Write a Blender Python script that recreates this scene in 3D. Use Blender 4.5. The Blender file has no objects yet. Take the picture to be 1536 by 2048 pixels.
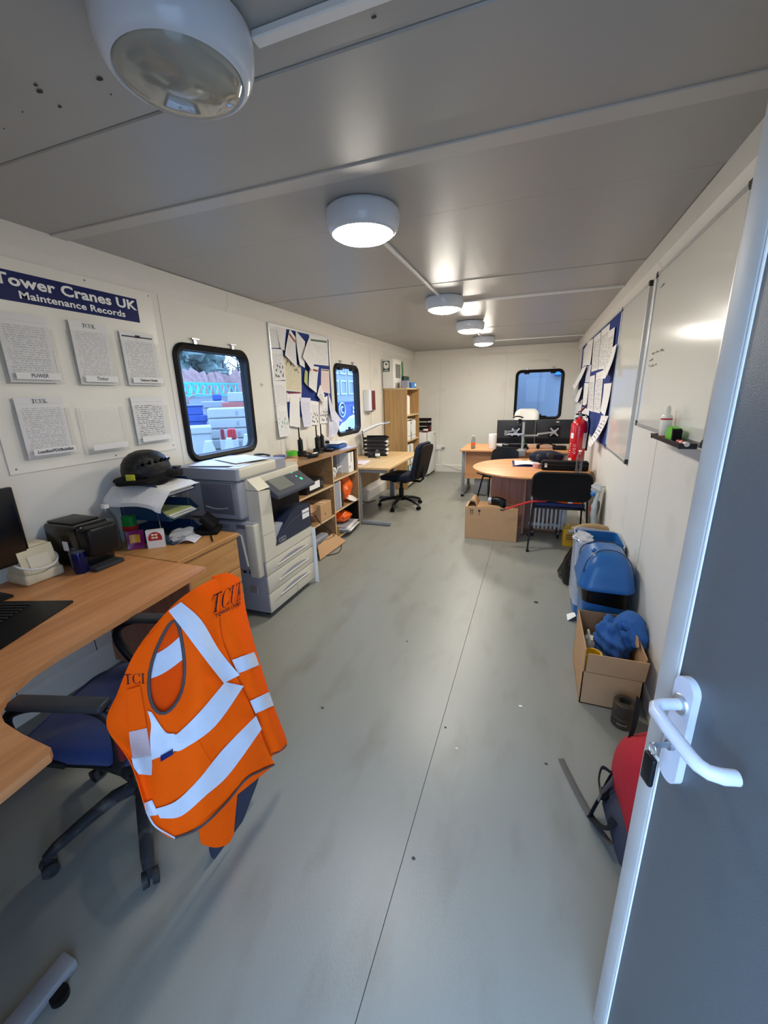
# Site cabin office, built object by object.  Units: metres.  X right, Y into the room, Z up.
import bpy, bmesh, math, random
from mathutils import Vector, Matrix
random.seed(11)
PI = math.pi
sc = bpy.context.scene
C = sc.collection
# ------------------------------------------------------------------ camera
CAM_H = 1.5502
YAW, PITCH, ROLL, FPX = -0.353335, 0.280064, 0.02511, 813.95
def _cam_axes():
    cy, sy = math.cos(YAW), math.sin(YAW)
    f = Vector((sy*math.cos(PITCH), cy*math.cos(PITCH), -math.sin(PITCH)))
    r0 = Vector((cy, -sy, 0)); d0 = f.cross(r0)
    r = r0*math.cos(ROLL) + d0*math.sin(ROLL); d = -r0*math.sin(ROLL) + d0*math.cos(ROLL)
    return r, d, f
RGT, DWN, FWD = _cam_axes()
cam = bpy.data.cameras.new('camera'); cam.sensor_fit = 'HORIZONTAL'; cam.sensor_width = 36
cam.lens = 36*FPX/1536; cam.clip_start = .02; cam.clip_end = 200
camo = bpy.data.objects.new('camera', cam); C.objects.link(camo)
camo.matrix_world = Matrix(((RGT.x, -DWN.x, -FWD.x, 0), (RGT.y, -DWN.y, -FWD.y, 0), (RGT.z, -DWN.z, -FWD.z, CAM_H), (0, 0, 0, 1)))
sc.camera = camo
# ------------------------------------------------------------------ world, exposure
sc.view_settings.view_transform = 'Standard'; sc.view_settings.look = 'None'
sc.view_settings.exposure = 0.0; sc.view_settings.gamma = 1; sc.view_settings.use_curve_mapping = False
SKY = (0.60, 0.96, 1.60); SKY_STRENGTH = 5.9
LAMP = (1.0, 0.94, 0.82); LAMP_STRENGTH = 158.0; NEAR_LAMP = 92.0
w = bpy.data.worlds.new('overcast_sky'); sc.world = w; w.use_nodes = True
bgn = w.node_tree.nodes['Background']; bgn.inputs[0].default_value = (*SKY, 1); bgn.inputs[1].default_value = SKY_STRENGTH
# ------------------------------------------------------------------ measured room
XL, XR, YN, YF, H = -2.345, 0.632, -0.14, 8.25, 2.35
def ray(px, py):
    return RGT*((px-768)/FPX) + DWN*((py-1024)/FPX) + FWD
def PX(px, py, x=None, y=None, z=None):
    """the point where the sight line of a pixel meets the plane x=, y= or z="""
    r = ray(px, py)
    t = x/r.x if x is not None else y/r.y if y is not None else (z-CAM_H)/r.z
    return Vector((r.x*t, r.y*t, CAM_H + r.z*t))
# ------------------------------------------------------------------ materials
def lin(c):
    return tuple(((v/255)/12.92 if v/255 <= .04045 else ((v/255+.055)/1.055)**2.4) for v in c)
MATS = {}
def N(nt, typ, **kw):
    n = nt.nodes.new(typ)
    for k, v in kw.items():
        if hasattr(n, k) and k not in ('Scale',): setattr(n, k, v)
        else: n.inputs[k].default_value = v
    return n
def MA(nt, op, a, b=None):
    n = nt.nodes.new('ShaderNodeMath'); n.operation = op
    for i, s in enumerate((a, b)):
        if s is None: continue
        if isinstance(s, (int, float)): n.inputs[i].default_value = s
        else: nt.links.new(s, n.inputs[i])
    return n.outputs[0]
def MIX(nt, fac, a, b):
    n = nt.nodes.new('ShaderNodeMix'); n.data_type = 'RGBA'
    for i, s in ((0, fac), (6, a), (7, b)):
        if isinstance(s, (int, float)): n.inputs[i].default_value = s
        elif isinstance(s, tuple): n.inputs[i].default_value = (*s[:3], 1)
        else: nt.links.new(s, n.inputs[i])
    return n.outputs[2]
def mat(name, col, rough=.5, metal=0, var=.10, scale=14, bump=0, bscale=200, spec=.5, stretch=(1, 1, 1), emit=None, alpha=1, trans=0, coat=0, sheen=0, dirt=None):
    """principled surface with slight procedural colour variation and fine relief; col in 0-255 sRGB"""
    if name in MATS: return MATS[name]
    m = bpy.data.materials.new(name); m.use_nodes = True; nt = m.node_tree; b = nt.nodes['Principled BSDF']
    c = lin(col)
    tc = nt.nodes.new('ShaderNodeTexCoord'); mp = nt.nodes.new('ShaderNodeMapping'); nt.links.new(tc.outputs['Object'], mp.inputs[0])
    mp.inputs['Scale'].default_value = stretch
    nz = N(nt, 'ShaderNodeTexNoise', Scale=scale, Detail=4.0); nz.inputs['Scale'].default_value = scale
    nt.links.new(mp.outputs[0], nz.inputs['Vector'])
    lo = tuple(max(0, v*(1-var)) for v in c); hi = tuple(min(1, v*(1+var)) for v in c)
    out = MIX(nt, nz.outputs[0], lo, hi)
    if dirt:
        dcol, dscale, dlo, dhi, damt = dirt
        n2 = N(nt, 'ShaderNodeTexNoise'); n2.inputs['Scale'].default_value = dscale; n2.inputs['Detail'].default_value = 6
        nt.links.new(mp.outputs[0], n2.inputs['Vector'])
        mr = nt.nodes.new('ShaderNodeMapRange'); mr.inputs[1].default_value = dlo; mr.inputs[2].default_value = dhi; mr.inputs[4].default_value = damt
        nt.links.new(n2.outputs[0], mr.inputs[0])
        out = MIX(nt, mr.outputs[0], out, lin(dcol))
    nt.links.new(out, b.inputs['Base Color'])
    b.inputs['Roughness'].default_value = rough; b.inputs['Metallic'].default_value = metal
    b.inputs['Specular IOR Level'].default_value = min(spec, .22) if max(col) < 60 and rough > .3 else spec
    b.inputs['Alpha'].default_value = alpha; b.inputs['Transmission Weight'].default_value = trans
    b.inputs['Coat Weight'].default_value = coat; b.inputs['Sheen Weight'].default_value = sheen
    if emit: b.inputs['Emission Color'].default_value = (*lin(emit[0]), 1); b.inputs['Emission Strength'].default_value = emit[1]
    if bump:
        n3 = N(nt, 'ShaderNodeTexNoise'); n3.inputs['Scale'].default_value = bscale; n3.inputs['Detail'].default_value = 3
        nt.links.new(mp.outputs[0], n3.inputs['Vector'])
        bp = nt.nodes.new('ShaderNodeBump'); bp.inputs['Strength'].default_value = bump; bp.inputs['Distance'].default_value = .004
        nt.links.new(n3.outputs[0], bp.inputs['Height']); nt.links.new(bp.outputs[0], b.inputs['Normal'])
    MATS[name] = m; return m
def wood(name, c1, c2, axis='y', rough=.45):
    st = {'x': (.06, 1, 1), 'y': (1, .06, 1), 'z': (1, 1, .06)}[axis]
    m = mat(name, c1, rough, var=.05, scale=60, stretch=st)
    nt = m.node_tree; b = nt.nodes['Principled BSDF']
    tc = nt.nodes.new('ShaderNodeTexCoord'); mp = nt.nodes.new('ShaderNodeMapping'); nt.links.new(tc.outputs['Object'], mp.inputs[0]); mp.inputs['Scale'].default_value = st
    n = N(nt, 'ShaderNodeTexNoise'); n.inputs['Scale'].default_value = 26; n.inputs['Detail'].default_value = 5; n.inputs['Distortion'].default_value = .6
    nt.links.new(mp.outputs[0], n.inputs['Vector'])
    mr = nt.nodes.new('ShaderNodeMapRange'); mr.inputs[1].default_value = .35; mr.inputs[2].default_value = .68; nt.links.new(n.outputs[0], mr.inputs[0])
    nt.links.new(MIX(nt, mr.outputs[0], lin(c1), lin(c2)), b.inputs['Base Color'])
    return m
def glassy(name, tint=(235, 245, 250), keep=.88, rough=.02):
    """thin clear sheet: mostly lets light straight through, with a glossy surface reflection"""
    m = bpy.data.materials.new(name); m.use_nodes = True; nt = m.node_tree; nt.nodes.clear()
    o = nt.nodes.new('ShaderNodeOutputMaterial'); t = nt.nodes.new('ShaderNodeBsdfTransparent'); g = nt.nodes.new('ShaderNodeBsdfGlossy')
    nz = nt.nodes.new('ShaderNodeTexNoise'); nz.inputs['Scale'].default_value = 9
    tl = lin(tint)
    nt.links.new(MIX(nt, nz.outputs[0], tuple(v*.97 for v in tl), tl), t.inputs[0]); g.inputs['Roughness'].default_value = rough
    lw = nt.nodes.new('ShaderNodeLayerWeight'); lw.inputs[0].default_value = .35
    mx = nt.nodes.new('ShaderNodeMixShader')
    fac = MA(nt, 'ADD', MA(nt, 'MULTIPLY', lw.outputs['Fresnel'], .22), max(0.0, .94-keep)*.5)
    nt.links.new(fac, mx.inputs[0]); nt.links.new(t.outputs[0], mx.inputs[1]); nt.links.new(g.outputs[0], mx.inputs[2]); nt.links.new(mx.outputs[0], o.inputs[0])
    MATS[name] = m; return m
def milky(name, col, keep=.6, rough=.3):
    """translucent film or plastic: part see-through, part diffuse"""
    m = bpy.data.materials.new(name); m.use_nodes = True; nt = m.node_tree; b = nt.nodes['Principled BSDF']; o = nt.nodes['Material Output']
    t = nt.nodes.new('ShaderNodeBsdfTransparent'); mx = nt.nodes.new('ShaderNodeMixShader'); nz = nt.nodes.new('ShaderNodeTexNoise'); nz.inputs['Scale'].default_value = 30
    b.inputs['Base Color'].default_value = (*lin(col), 1); b.inputs['Roughness'].default_value = rough
    nt.links.new(MA(nt, 'ADD', MA(nt, 'MULTIPLY', nz.outputs[0], .2), 1-keep-.1), mx.inputs[0])
    nt.links.new(t.outputs[0], mx.inputs[1]); nt.links.new(b.outputs[0], mx.inputs[2]); nt.links.new(mx.outputs[0], o.inputs[0])
    MATS[name] = m; return m
def paper(name, rows=34, base=(228, 226, 224), ink=(96, 98, 108), amount=.45, header=None, hbar=(.86, .96), pics=False, words=26, boxes=False, margin=.09, rows_to=.84):
    """printed sheet: rows of word-like marks, an optional header band, pictures or table rules (flat print, UV 0-1)"""
    if name in MATS: return MATS[name]
    m = bpy.data.materials.new(name); m.use_nodes = True; nt = m.node_tree; b = nt.nodes['Principled BSDF']
    uv = nt.nodes.new('ShaderNodeUVMap'); sp = nt.nodes.new('ShaderNodeSeparateXYZ'); nt.links.new(uv.outputs[0], sp.inputs[0])
    u, v = sp.outputs[0], sp.outputs[1]
    vr = MA(nt, 'MULTIPLY', v, rows); fr = MA(nt, 'FRACT', vr); fl = MA(nt, 'FLOOR', vr)
    line = MA(nt, 'MULTIPLY', MA(nt, 'GREATER_THAN', fr, .3), MA(nt, 'LESS_THAN', fr, .72))
    cx = nt.nodes.new('ShaderNodeCombineXYZ'); nt.links.new(MA(nt, 'MULTIPLY', u, words), cx.inputs[0]); nt.links.new(MA(nt, 'MULTIPLY', fl, 3.7), cx.inputs[1])
    nz = nt.nodes.new('ShaderNodeTexNoise'); nz.inputs['Scale'].default_value = 1; nz.inputs['Detail'].default_value = 1; nt.links.new(cx.outputs[0], nz.inputs['Vector'])
    wd = MA(nt, 'GREATER_THAN', nz.outputs[0], .47)
    def band(s, a, c): return MA(nt, 'MULTIPLY', MA(nt, 'GREATER_THAN', s, a), MA(nt, 'LESS_THAN', s, c))
    mask = MA(nt, 'MULTIPLY', MA(nt, 'MULTIPLY', line, wd), MA(nt, 'MULTIPLY', band(u, margin, 1-margin), band(v, .06, rows_to)))
    mask = MA(nt, 'MULTIPLY', mask, amount)
    if boxes:
        rule = MA(nt, 'LESS_THAN', MA(nt, 'FRACT', MA(nt, 'MULTIPLY', v, 9)), .05)
        mask = MA(nt, 'MAXIMUM', mask, MA(nt, 'MULTIPLY', MA(nt, 'MULTIPLY', rule, band(u, .06, .94)), .55*amount))
    col = MIX(nt, mask, lin(base), lin(ink))
    if pics:
        vo = nt.nodes.new('ShaderNodeTexVoronoi'); vo.inputs['Scale'].default_value = 7; nt.links.new(uv.outputs[0], vo.inputs['Vector'])
        pm = MA(nt, 'MULTIPLY', MA(nt, 'LESS_THAN', vo.outputs['Distance'], .38), band(v, pics[0], pics[1]))
        col = MIX(nt, MA(nt, 'MULTIPLY', pm, MA(nt, 'MULTIPLY', band(u, .1, .9), .85)), col, lin(pics[2]))
    if header:
        col = MIX(nt, MA(nt, 'MULTIPLY', band(v, *hbar), band(u, .05, .95)), col, lin(header))
    nt.links.new(col, b.inputs['Base Color']); b.inputs['Roughness'].default_value = .65
    MATS[name] = m; return m
# ------------------------------------------------------------------ mesh helpers
class MB:
    def __init__(s): s.v = []; s.f = []; s.uv = {}
    def add(s, vs, fs, uvs=None):
        o = len(s.v); s.v += [tuple(p) for p in vs]; s.f += [tuple(i+o for i in f) for f in fs]
        if uvs:
            for i, q in enumerate(uvs): s.uv[o+i] = q
        return s
    def box(s, x0, x1, y0, y1, z0, z1):
        vs = [(x, y, z) for z in (z0, z1) for y in (y0, y1) for x in (x0, x1)]
        return s.add(vs, [(0, 2, 3, 1), (4, 5, 7, 6), (0, 1, 5, 4), (2, 6, 7, 3), (0, 4, 6, 2), (1, 3, 7, 5)])
    def rbox(s, x0, x1, y0, y1, z0, z1, r=.006, seg=2):
        bm = bmesh.new(); bmesh.ops.create_cube(bm, size=1)
        for v in bm.verts: v.co = Vector(((x0+x1)/2+v.co.x*(x1-x0), (y0+y1)/2+v.co.y*(y1-y0), (z0+z1)/2+v.co.z*(z1-z0)))
        r = min(r, .49*min(abs(x1-x0), abs(y1-y0), abs(z1-z0)))
        bmesh.ops.bevel(bm, geom=bm.edges[:], offset=r, segments=seg, affect='EDGES', profile=.5)
        return s.bm(bm)
    def bm(s, bm):
        bm.verts.ensure_lookup_table(); bm.verts.index_update()
        s.add([v.co[:] for v in bm.verts], [tuple(v.index for v in f.verts) for f in bm.faces]); bm.free(); return s
    def obox(s, c, X, Y, Z, hx, hy, hz):
        c, X, Y, Z = Vector(c), Vector(X).normalized(), Vector(Y).normalized(), Vector(Z).normalized()
        vs = [c+X*a*hx+Y*b*hy+Z*d*hz for d in (-1, 1) for b in (-1, 1) for a in (-1, 1)]
        return s.add(vs, [(0, 2, 3, 1), (4, 5, 7, 6), (0, 1, 5, 4), (2, 6, 7, 3), (0, 4, 6, 2), (1, 3, 7, 5)])
    def bar(s, a, b, wd, ht, up=(0, 0, 1)):
        a, b = Vector(a), Vector(b); d = (b-a); L = d.length; d.normalize(); sd = d.cross(Vector(up))
        if sd.length < 1e-4: sd = d.cross(Vector((0, 1, 0)))
        sd.normalize(); u2 = sd.cross(d)
        return s.obox((a+b)/2, d, sd, u2, L/2, wd/2, ht/2)
    def cyl(s, a, b, r, r2=None, n=16):
        return s.tube([a, b], [r, r if r2 is None else r2], n)
    def tube(s, pts, r, n=8, closed=False, flat=1.0, up=None):
        pts = [Vector(p) for p in pts]; K = len(pts); rs = r if isinstance(r, (list, tuple)) else [r]*K
        vs = []; prev = None
        for i, p in enumerate(pts):
            if closed: t = pts[(i+1) % K]-pts[i-1]
            else: t = pts[min(i+1, K-1)]-pts[max(i-1, 0)]
            t.normalize()
            ref = Vector(up) if up else (prev if prev else (Vector((0, 0, 1)) if abs(t.z) < .9 else Vector((1, 0, 0))))
            a = ref-t*ref.dot(t)
            if a.length < 1e-5: a = t.orthogonal()
            a.normalize(); b = t.cross(a); prev = a
            for k in range(n):
                an = 2*PI*k/n; vs.append(p+(a*math.cos(an)*flat+b*math.sin(an))*rs[i])
        fs = []
        for i in range(K if closed else K-1):
            j = (i+1) % K
            for k in range(n): fs.append((i*n+k, i*n+(k+1) % n, j*n+(k+1) % n, j*n+k))
        if not closed: fs.append(tuple(range(n-1, -1, -1))); fs.append(tuple((K-1)*n+k for k in range(n)))
        return s.add(vs, fs)
    def lathe(s, prof, c=(0, 0, 0), n=24, sx=1, sy=1, axis='z'):
        vs = []
        for r, h in prof:
            for k in range(n):
                a = 2*PI*k/n; p = (r*math.cos(a)*sx, r*math.sin(a)*sy, h)
                if axis == 'x': p = (p[2], p[0], p[1])
                if axis == 'y': p = (p[1], p[2], p[0])
                vs.append((p[0]+c[0], p[1]+c[1], p[2]+c[2]))
        fs = [(i*n+k, i*n+(k+1) % n, (i+1)*n+(k+1) % n, (i+1)*n+k) for i in range(len(prof)-1) for k in range(n)]
        if prof[0][0] > 1e-6: fs.append(tuple(range(n-1, -1, -1)))
        if prof[-1][0] > 1e-6: fs.append(tuple((len(prof)-1)*n+k for k in range(n)))
        return s.add(vs, fs)
    def _ax(s, p, d, axis):
        return {'z': (p[0], p[1], d), 'x': (d, p[0], p[1]), 'y': (p[0], d, p[1])}[axis]
    def prism(s, poly, d0, d1, axis='z'):
        n = len(poly)
        vs = [s._ax(p, d0, axis) for p in poly]+[s._ax(p, d1, axis) for p in poly]
        return s.add(vs, [tuple(range(n-1, -1, -1)), tuple(range(n, 2*n))]+[(i, (i+1) % n, n+(i+1) % n, n+i) for i in range(n)])
    def frame(s, po, pi, d0, d1, axis='z'):
        n = len(po)
        vs = [s._ax(p, d, axis) for d in (d0, d1) for q in (po, pi) for p in q]
        fs = []
        for i in range(n):
            j = (i+1) % n
            fs += [(i, j, 2*n+j, 2*n+i), (n+j, n+i, 3*n+i, 3*n+j), (2*n+i, 2*n+j, 3*n+j, 3*n+i), (j, i, n+i, n+j)]
        return s.add(vs, fs)
    def grid(s, fn, nu, nv, skip=None):
        vs = []; uvs = []
        for j in range(nv+1):
            for i in range(nu+1): vs.append(fn(i/nu, j/nv)); uvs.append((i/nu, j/nv))
        fs = [(j*(nu+1)+i, j*(nu+1)+i+1, (j+1)*(nu+1)+i+1, (j+1)*(nu+1)+i) for j in range(nv) for i in range(nu) if not (skip and skip((i+.5)/nu, (j+.5)/nv))]
        return s.add(vs, fs, uvs)
    def sheet(s, fn, nu, nv, t=.001, skip=None):
        """a thin solid sheet following fn(u, v)"""
        P = [[Vector(fn(i/nu, j/nv)) for i in range(nu+1)] for j in range(nv+1)]
        def nrm(i, j):
            a = P[j][min(i+1, nu)]-P[j][max(i-1, 0)]; b = P[min(j+1, nv)][i]-P[max(j-1, 0)][i]
            n = a.cross(b); return n.normalized() if n.length > 1e-12 else Vector((0, 0, 1))
        NN = [[nrm(i, j) for i in range(nu+1)] for j in range(nv+1)]
        W = nu+1; M = W*(nv+1)
        vs = [P[j][i]+NN[j][i]*t/2 for j in range(nv+1) for i in range(W)]+[P[j][i]-NN[j][i]*t/2 for j in range(nv+1) for i in range(W)]
        uvs = [(i/nu, j/nv) for j in range(nv+1) for i in range(W)]*2
        keep = {(i, j) for j in range(nv) for i in range(nu) if not (skip and skip((i+.5)/nu, (j+.5)/nv))}
        fs = []
        for (i, j) in keep:
            a, b, c, d = j*W+i, j*W+i+1, (j+1)*W+i+1, (j+1)*W+i
            fs += [(a, b, c, d), (M+d, M+c, M+b, M+a)]
            for (di, dj, p, q) in ((0, -1, a, b), (1, 0, b, c), (0, 1, c, d), (-1, 0, d, a)):
                if (i+di, j+dj) not in keep: fs.append((q, p, M+p, M+q))
        return s.add(vs, fs, uvs)
    def ell(s, c, rx, ry, rz, n=16, m=10, fn=None):
        prof = [(math.sin(PI*i/m), -math.cos(PI*i/m)) for i in range(m+1)]
        o = len(s.v); s.lathe([(max(r, 1e-7), h) for r, h in prof], (0, 0, 0), n)
        for k in range(o, len(s.v)):
            p = Vector(s.v[k]); q = fn(p) if fn else 1
            s.v[k] = (c[0]+p.x*rx*q, c[1]+p.y*ry*q, c[2]+p.z*rz*q)
        return s
    def xf(s, M):
        s.v = [tuple(M @ Vector(p)) for p in s.v]; return s
    def obj(s, name, m, parent=None, smooth=35):
        me = bpy.data.meshes.new(name); me.from_pydata([tuple(p) for p in s.v], [], s.f)
        if s.uv:
            ul = me.uv_layers.new(name='UVMap')
            for lp in me.loops: ul.data[lp.index].uv = s.uv.get(lp.vertex_index, (0, 0))
        me.materials.append(MATS[m] if isinstance(m, str) else m)
        me.validate()
        if smooth:
            for p in me.polygons: p.use_smooth = True
            me.set_sharp_from_angle(angle=math.radians(smooth))
        o = bpy.data.objects.new(name, me); C.objects.link(o)
        if parent: o.parent = parent
        return o
def rrect(x0, x1, y0, y1, r, n=5):
    out = []
    for (cx, cy, a0) in ((x1-r, y1-r, 0), (x0+r, y1-r, 90), (x0+r, y0+r, 180), (x1-r, y0+r, 270)):
        for k in range(n+1):
            a = math.radians(a0+90*k/n); out.append((cx+r*math.cos(a), cy+r*math.sin(a)))
    return out
def tag(o, label, cat, group=None):
    o['label'] = label; o['category'] = cat
    if group: o['group'] = group
    return o
def thing(name, label, cat, loc=(0, 0, 0), rz=0, group=None):
    o = bpy.data.objects.new(name, None); C.objects.link(o); o.empty_display_size = .05
    o.location = loc; o.rotation_euler = (0, 0, math.radians(rz))
    return tag(o, label, cat, group)
def struct(o, label=None):
    o['kind'] = 'structure'
    if label: o['label'] = label
    return o
def copy_tree(o, parent=None):
    c = o.copy(); C.objects.link(c)
    if parent: c.parent = parent
    for ch in [x for x in bpy.data.objects if x.parent == o]: copy_tree(ch, c)
    return c
def text_mb(body, size, place, bold=0.0, shear=0, align='CENTER', spacing=1.0, depth=.001, wide=1.0):
    """lettering as a thin solid; place(x, y) -> (point, normal) maps the flat text onto a surface"""
    cu = bpy.data.curves.new('lettering', 'FONT'); cu.body = body; cu.size = size; cu.offset = bold; cu.shear = shear
    cu.align_x = align; cu.space_character = spacing; cu.resolution_u = 3
    ob = bpy.data.objects.new('lettering', cu); C.objects.link(ob)
    bpy.context.view_layer.update()
    me = ob.evaluated_get(bpy.context.evaluated_depsgraph_get()).to_mesh()
    vs = [(v.co.x*wide, v.co.y) for v in me.vertices]; fs = [tuple(p.vertices) for p in me.polygons]
    bpy.data.objects.remove(ob); bpy.data.curves.remove(cu)
    return flat_mb(vs, fs, place, depth)
def letters(mb, name, m, parent):
    """one part for each connected letter shape"""
    par = list(range(len(mb.v)))
    def find(i):
        while par[i] != i: par[i] = par[par[i]]; i = par[i]
        return i
    for f in mb.f:
        for j in f[1:]: par[find(f[0])] = find(j)
    comp = {}
    for f in mb.f: comp.setdefault(find(f[0]), []).append(f)
    for fs in comp.values():
        ids = sorted({i for f in fs for i in f}); mp = {i: k for k, i in enumerate(ids)}
        LP(MB().add([mb.v[i] for i in ids], [tuple(mp[i] for i in f) for f in fs]), name, m, parent, 0)
def flat_mb(vs, fs, place, depth=.001):
    mb = MB(); top = []
    for (x, y) in vs:
        p, n = place(x, y); top.append(Vector(p)+Vector(n)*depth)
    mb.add(top, fs); return mb
def on_plane(o, ux, uy):
    o, ux, uy = Vector(o), Vector(ux).normalized(), Vector(uy).normalized(); n = ux.cross(uy)
    return lambda x, y: (o+ux*x+uy*y, n)
def lump(c, rx, ry, rz, seed=0, amp=.22, n=20, m=12, f=2.3):
    """crumpled soft heap"""
    rnd = random.Random(seed); ph = [rnd.uniform(0, 6) for _ in range(6)]
    def fn(p):
        return 1+amp*(math.sin(f*p.x*2+ph[0])*math.cos(f*p.y*2+ph[1])+.6*math.sin(f*4*p.z+ph[2]+p.x*3)+.4*math.cos(f*5*p.y+ph[3]))*.6
    return MB().ell(c, rx, ry, rz, n, m, fn)
# ------------------------------------------------------------------ palette
mat('wall_paint', (230, 226, 215), .42, var=.03, scale=6, bump=.25, bscale=700, dirt=((150, 135, 112), 2.2, .60, .82, .30))
mat('batten_paint', (184, 182, 178), .36, var=.03)
mat('ceiling_paint', (164, 163, 160), .34, var=.03, scale=5, bump=.12, bscale=500, dirt=((120, 112, 100), 1.6, .62, .85, .25))
mat('trim_white', (226, 222, 212), .38, var=.03)
mat('conduit_white', (226, 225, 222), .4, var=.02)
mat('vinyl', (138, 139, 131), .36, var=.07, scale=5, bump=.10, bscale=260, stretch=(1, .35, 1), dirt=((104, 99, 86), 7, .52, .78, .45))
mat('seam_dark', (60, 60, 56), .8)
mat('joint_grey', (176, 172, 162), .6)
mat('rubber_black', (13, 13, 14), .5, var=.15, spec=.3)
mat('black_plastic', (20, 20, 22), .38, var=.12)
mat('black_gloss', (12, 12, 14), .12, var=.1)
mat('screen_black', (8, 8, 10), .10, var=.05)
mat('charcoal', (52, 53, 56), .42, var=.1)
mat('dusty_black', (46, 46, 48), .6, var=.25, scale=30, dirt=((130, 125, 115), 20, .5, .75, .5))
mat('grey_plastic', (128, 130, 136), .45, var=.05)
mat('steel', (170, 172, 176), .32, metal=.85, var=.06)
mat('steel_paint', (132, 134, 138), .42, var=.06, dirt=((90, 88, 84), 12, .55, .8, .4))
mat('alu', (196, 198, 200), .35, metal=.7, var=.05)
mat('white_plastic', (232, 230, 224), .35, var=.03)
mat('cream_plastic', (216, 204, 172), .45, var=.08, dirt=((150, 130, 96), 10, .5, .8, .5))
wood('beech', (206, 146, 94), (184, 122, 74), 'y')
wood('beech_x', (214, 156, 104), (190, 128, 80), 'x')
wood('beech_z', (190, 132, 104), (170, 114, 88), 'z')
wood('oak', (214, 182, 132), (196, 160, 110), 'y')
wood('oak_z', (190, 152, 100), (168, 130, 82), 'z')
wood('ped_wood', (196, 146, 88), (176, 124, 70), 'y')
wood('shelf_wood', (164, 126, 86), (140, 106, 70), 'y')
mat('wood_edge', (206, 180, 138), .5, var=.06)
mat('cardboard', (186, 146, 104), .75, var=.08, scale=20, bump=.1, bscale=90)
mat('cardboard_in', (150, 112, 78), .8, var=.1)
mat('blue_fabric', (24, 42, 92), .9, var=.2, scale=120, bump=.4, bscale=500, sheen=.1)
mat('navy_fabric', (22, 28, 46), .9, var=.25, scale=100, bump=.4, bscale=420, sheen=.08)
mat('black_fabric', (18, 18, 20), .9, var=.2, scale=140, bump=.4, bscale=600)
mat('jacket_navy', (42, 48, 66), .75, var=.15, scale=30, bump=.3, bscale=160)
mat('hivis', (255, 92, 0), .8, var=.03, scale=40, bump=.6, bscale=42, spec=.12)
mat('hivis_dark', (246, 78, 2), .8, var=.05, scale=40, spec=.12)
mat('tape_silver', (206, 214, 226), .35, var=.04, scale=60, bump=.45, bscale=55)
mat('piping_grey', (74, 66, 66), .7)
mat('ink_black', (26, 18, 34), .7)
mat('sign_blue', (12, 26, 88), .45, var=.04, spec=.2)
mat('sign_white', (236, 232, 220), .32, var=.02)
mat('lettering_white', (240, 240, 236), .4, var=.02)
mat('pin_blue', (26, 52, 124), .92, var=.15, scale=220, bump=.3, bscale=800)
mat('board_white', (232, 229, 218), .16, var=.02, scale=4, coat=.3, dirt=((196, 170, 150), 2.0, .58, .8, .22))
mat('marker_grey', (110, 110, 116), .6)
mat('copier_cream', (206, 199, 180), .42, var=.03, bump=.05, bscale=900)
mat('copier_side', (150, 150, 158), .45, var=.05, bump=.05, bscale=900)
mat('copier_grey', (96, 98, 108), .42, var=.06)
mat('copier_navy', (36, 44, 66), .35, var=.08)
mat('copier_panel', (66, 70, 78), .3, var=.05)
mat('lcd_grey', (116, 118, 112), .2, var=.05)
mat('led_green', (40, 190, 140), .4, emit=((60, 220, 160), .6))
mat('paper_white', (232, 230, 228), .6, var=.02)
mat('paper_cream', (226, 216, 190), .6, var=.04)
mat('paper_green', (168, 176, 110), .65, var=.06)
mat('tray_blue', (16, 52, 84), .4, var=.1)
mat('tray_black', (30, 28, 30), .4, var=.1)
mat('tumbler_blue', (16, 28, 86), .14, metal=.5, var=.08)
mat('purple', (122, 24, 96), .35, var=.15, scale=60)
mat('snack_gold', (206, 150, 50), .4, var=.3, scale=80)
mat('choc_red', (176, 34, 36), .35, var=.2, scale=50)
mat('choc_cream', (232, 222, 196), .45, var=.05)
mat('green_plastic', (24, 122, 52), .35, var=.1)
mat('green_bright', (92, 190, 40), .4, var=.08)
mat('teal_dark', (24, 62, 54), .5, var=.15)
mat('blue_plastic', (34, 96, 158), .36, var=.06, bump=.05, bscale=300)
mat('blue_case', (22, 82, 158), .4, var=.08)
mat('blue_box', (52, 120, 190), .5, var=.1)
mat('bag_black', (14, 14, 15), .22, var=.2, bump=.5, bscale=60)
mat('red_paint', (190, 14, 26), .25, var=.05, coat=.4)
mat('red_fabric', (176, 24, 42), .85, var=.15, scale=60, bump=.3, bscale=300)
mat('red_plastic', (196, 30, 34), .4, var=.08)
mat('maroon', (104, 24, 34), .4, var=.1)
mat('yellow_plastic', (214, 168, 26), .42, var=.08)
mat('yellow_tag', (190, 190, 50), .6, var=.1)
mat('orange_bag', (232, 96, 20), .35, var=.15, scale=20, bump=.4, bscale=40)
mat('gold_foil', (186, 150, 70), .3, metal=.7, var=.2)
mat('blue_towel', (48, 96, 158), .95, var=.35, scale=60, bump=1.0, bscale=70)
mat('glove_grey', (150, 158, 160), .8, var=.12, scale=50)
mat('bristle', (150, 126, 92), .9, var=.35, scale=180, stretch=(1, 1, .2))
mat('old_iron', (74, 66, 58), .55, metal=.5, var=.25, dirt=((120, 92, 60), 14, .45, .7, .5))
mat('strap_grey', (92, 88, 84), .85, var=.15, scale=60)
mat('strap_black', (26, 27, 32), .8, var=.2, scale=60)
mat('door_face', (92, 96, 98), .42, var=.04, scale=8, bump=.25, bscale=520, dirt=((72, 74, 76), 2.5, .55, .85, .4))
mat('door_edge', (186, 183, 176), .45, var=.04, dirt=((150, 150, 146), 9, .5, .8, .4))
mat('handle_white', (214, 216, 224), .3, var=.05, dirt=((150, 140, 136), 8, .52, .8, .5))
mat('lamp_shell', (206, 214, 226), .16, var=.02, coat=.3)
mat('lamp_off', (150, 150, 142), .10, var=.04, coat=.5)
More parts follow.
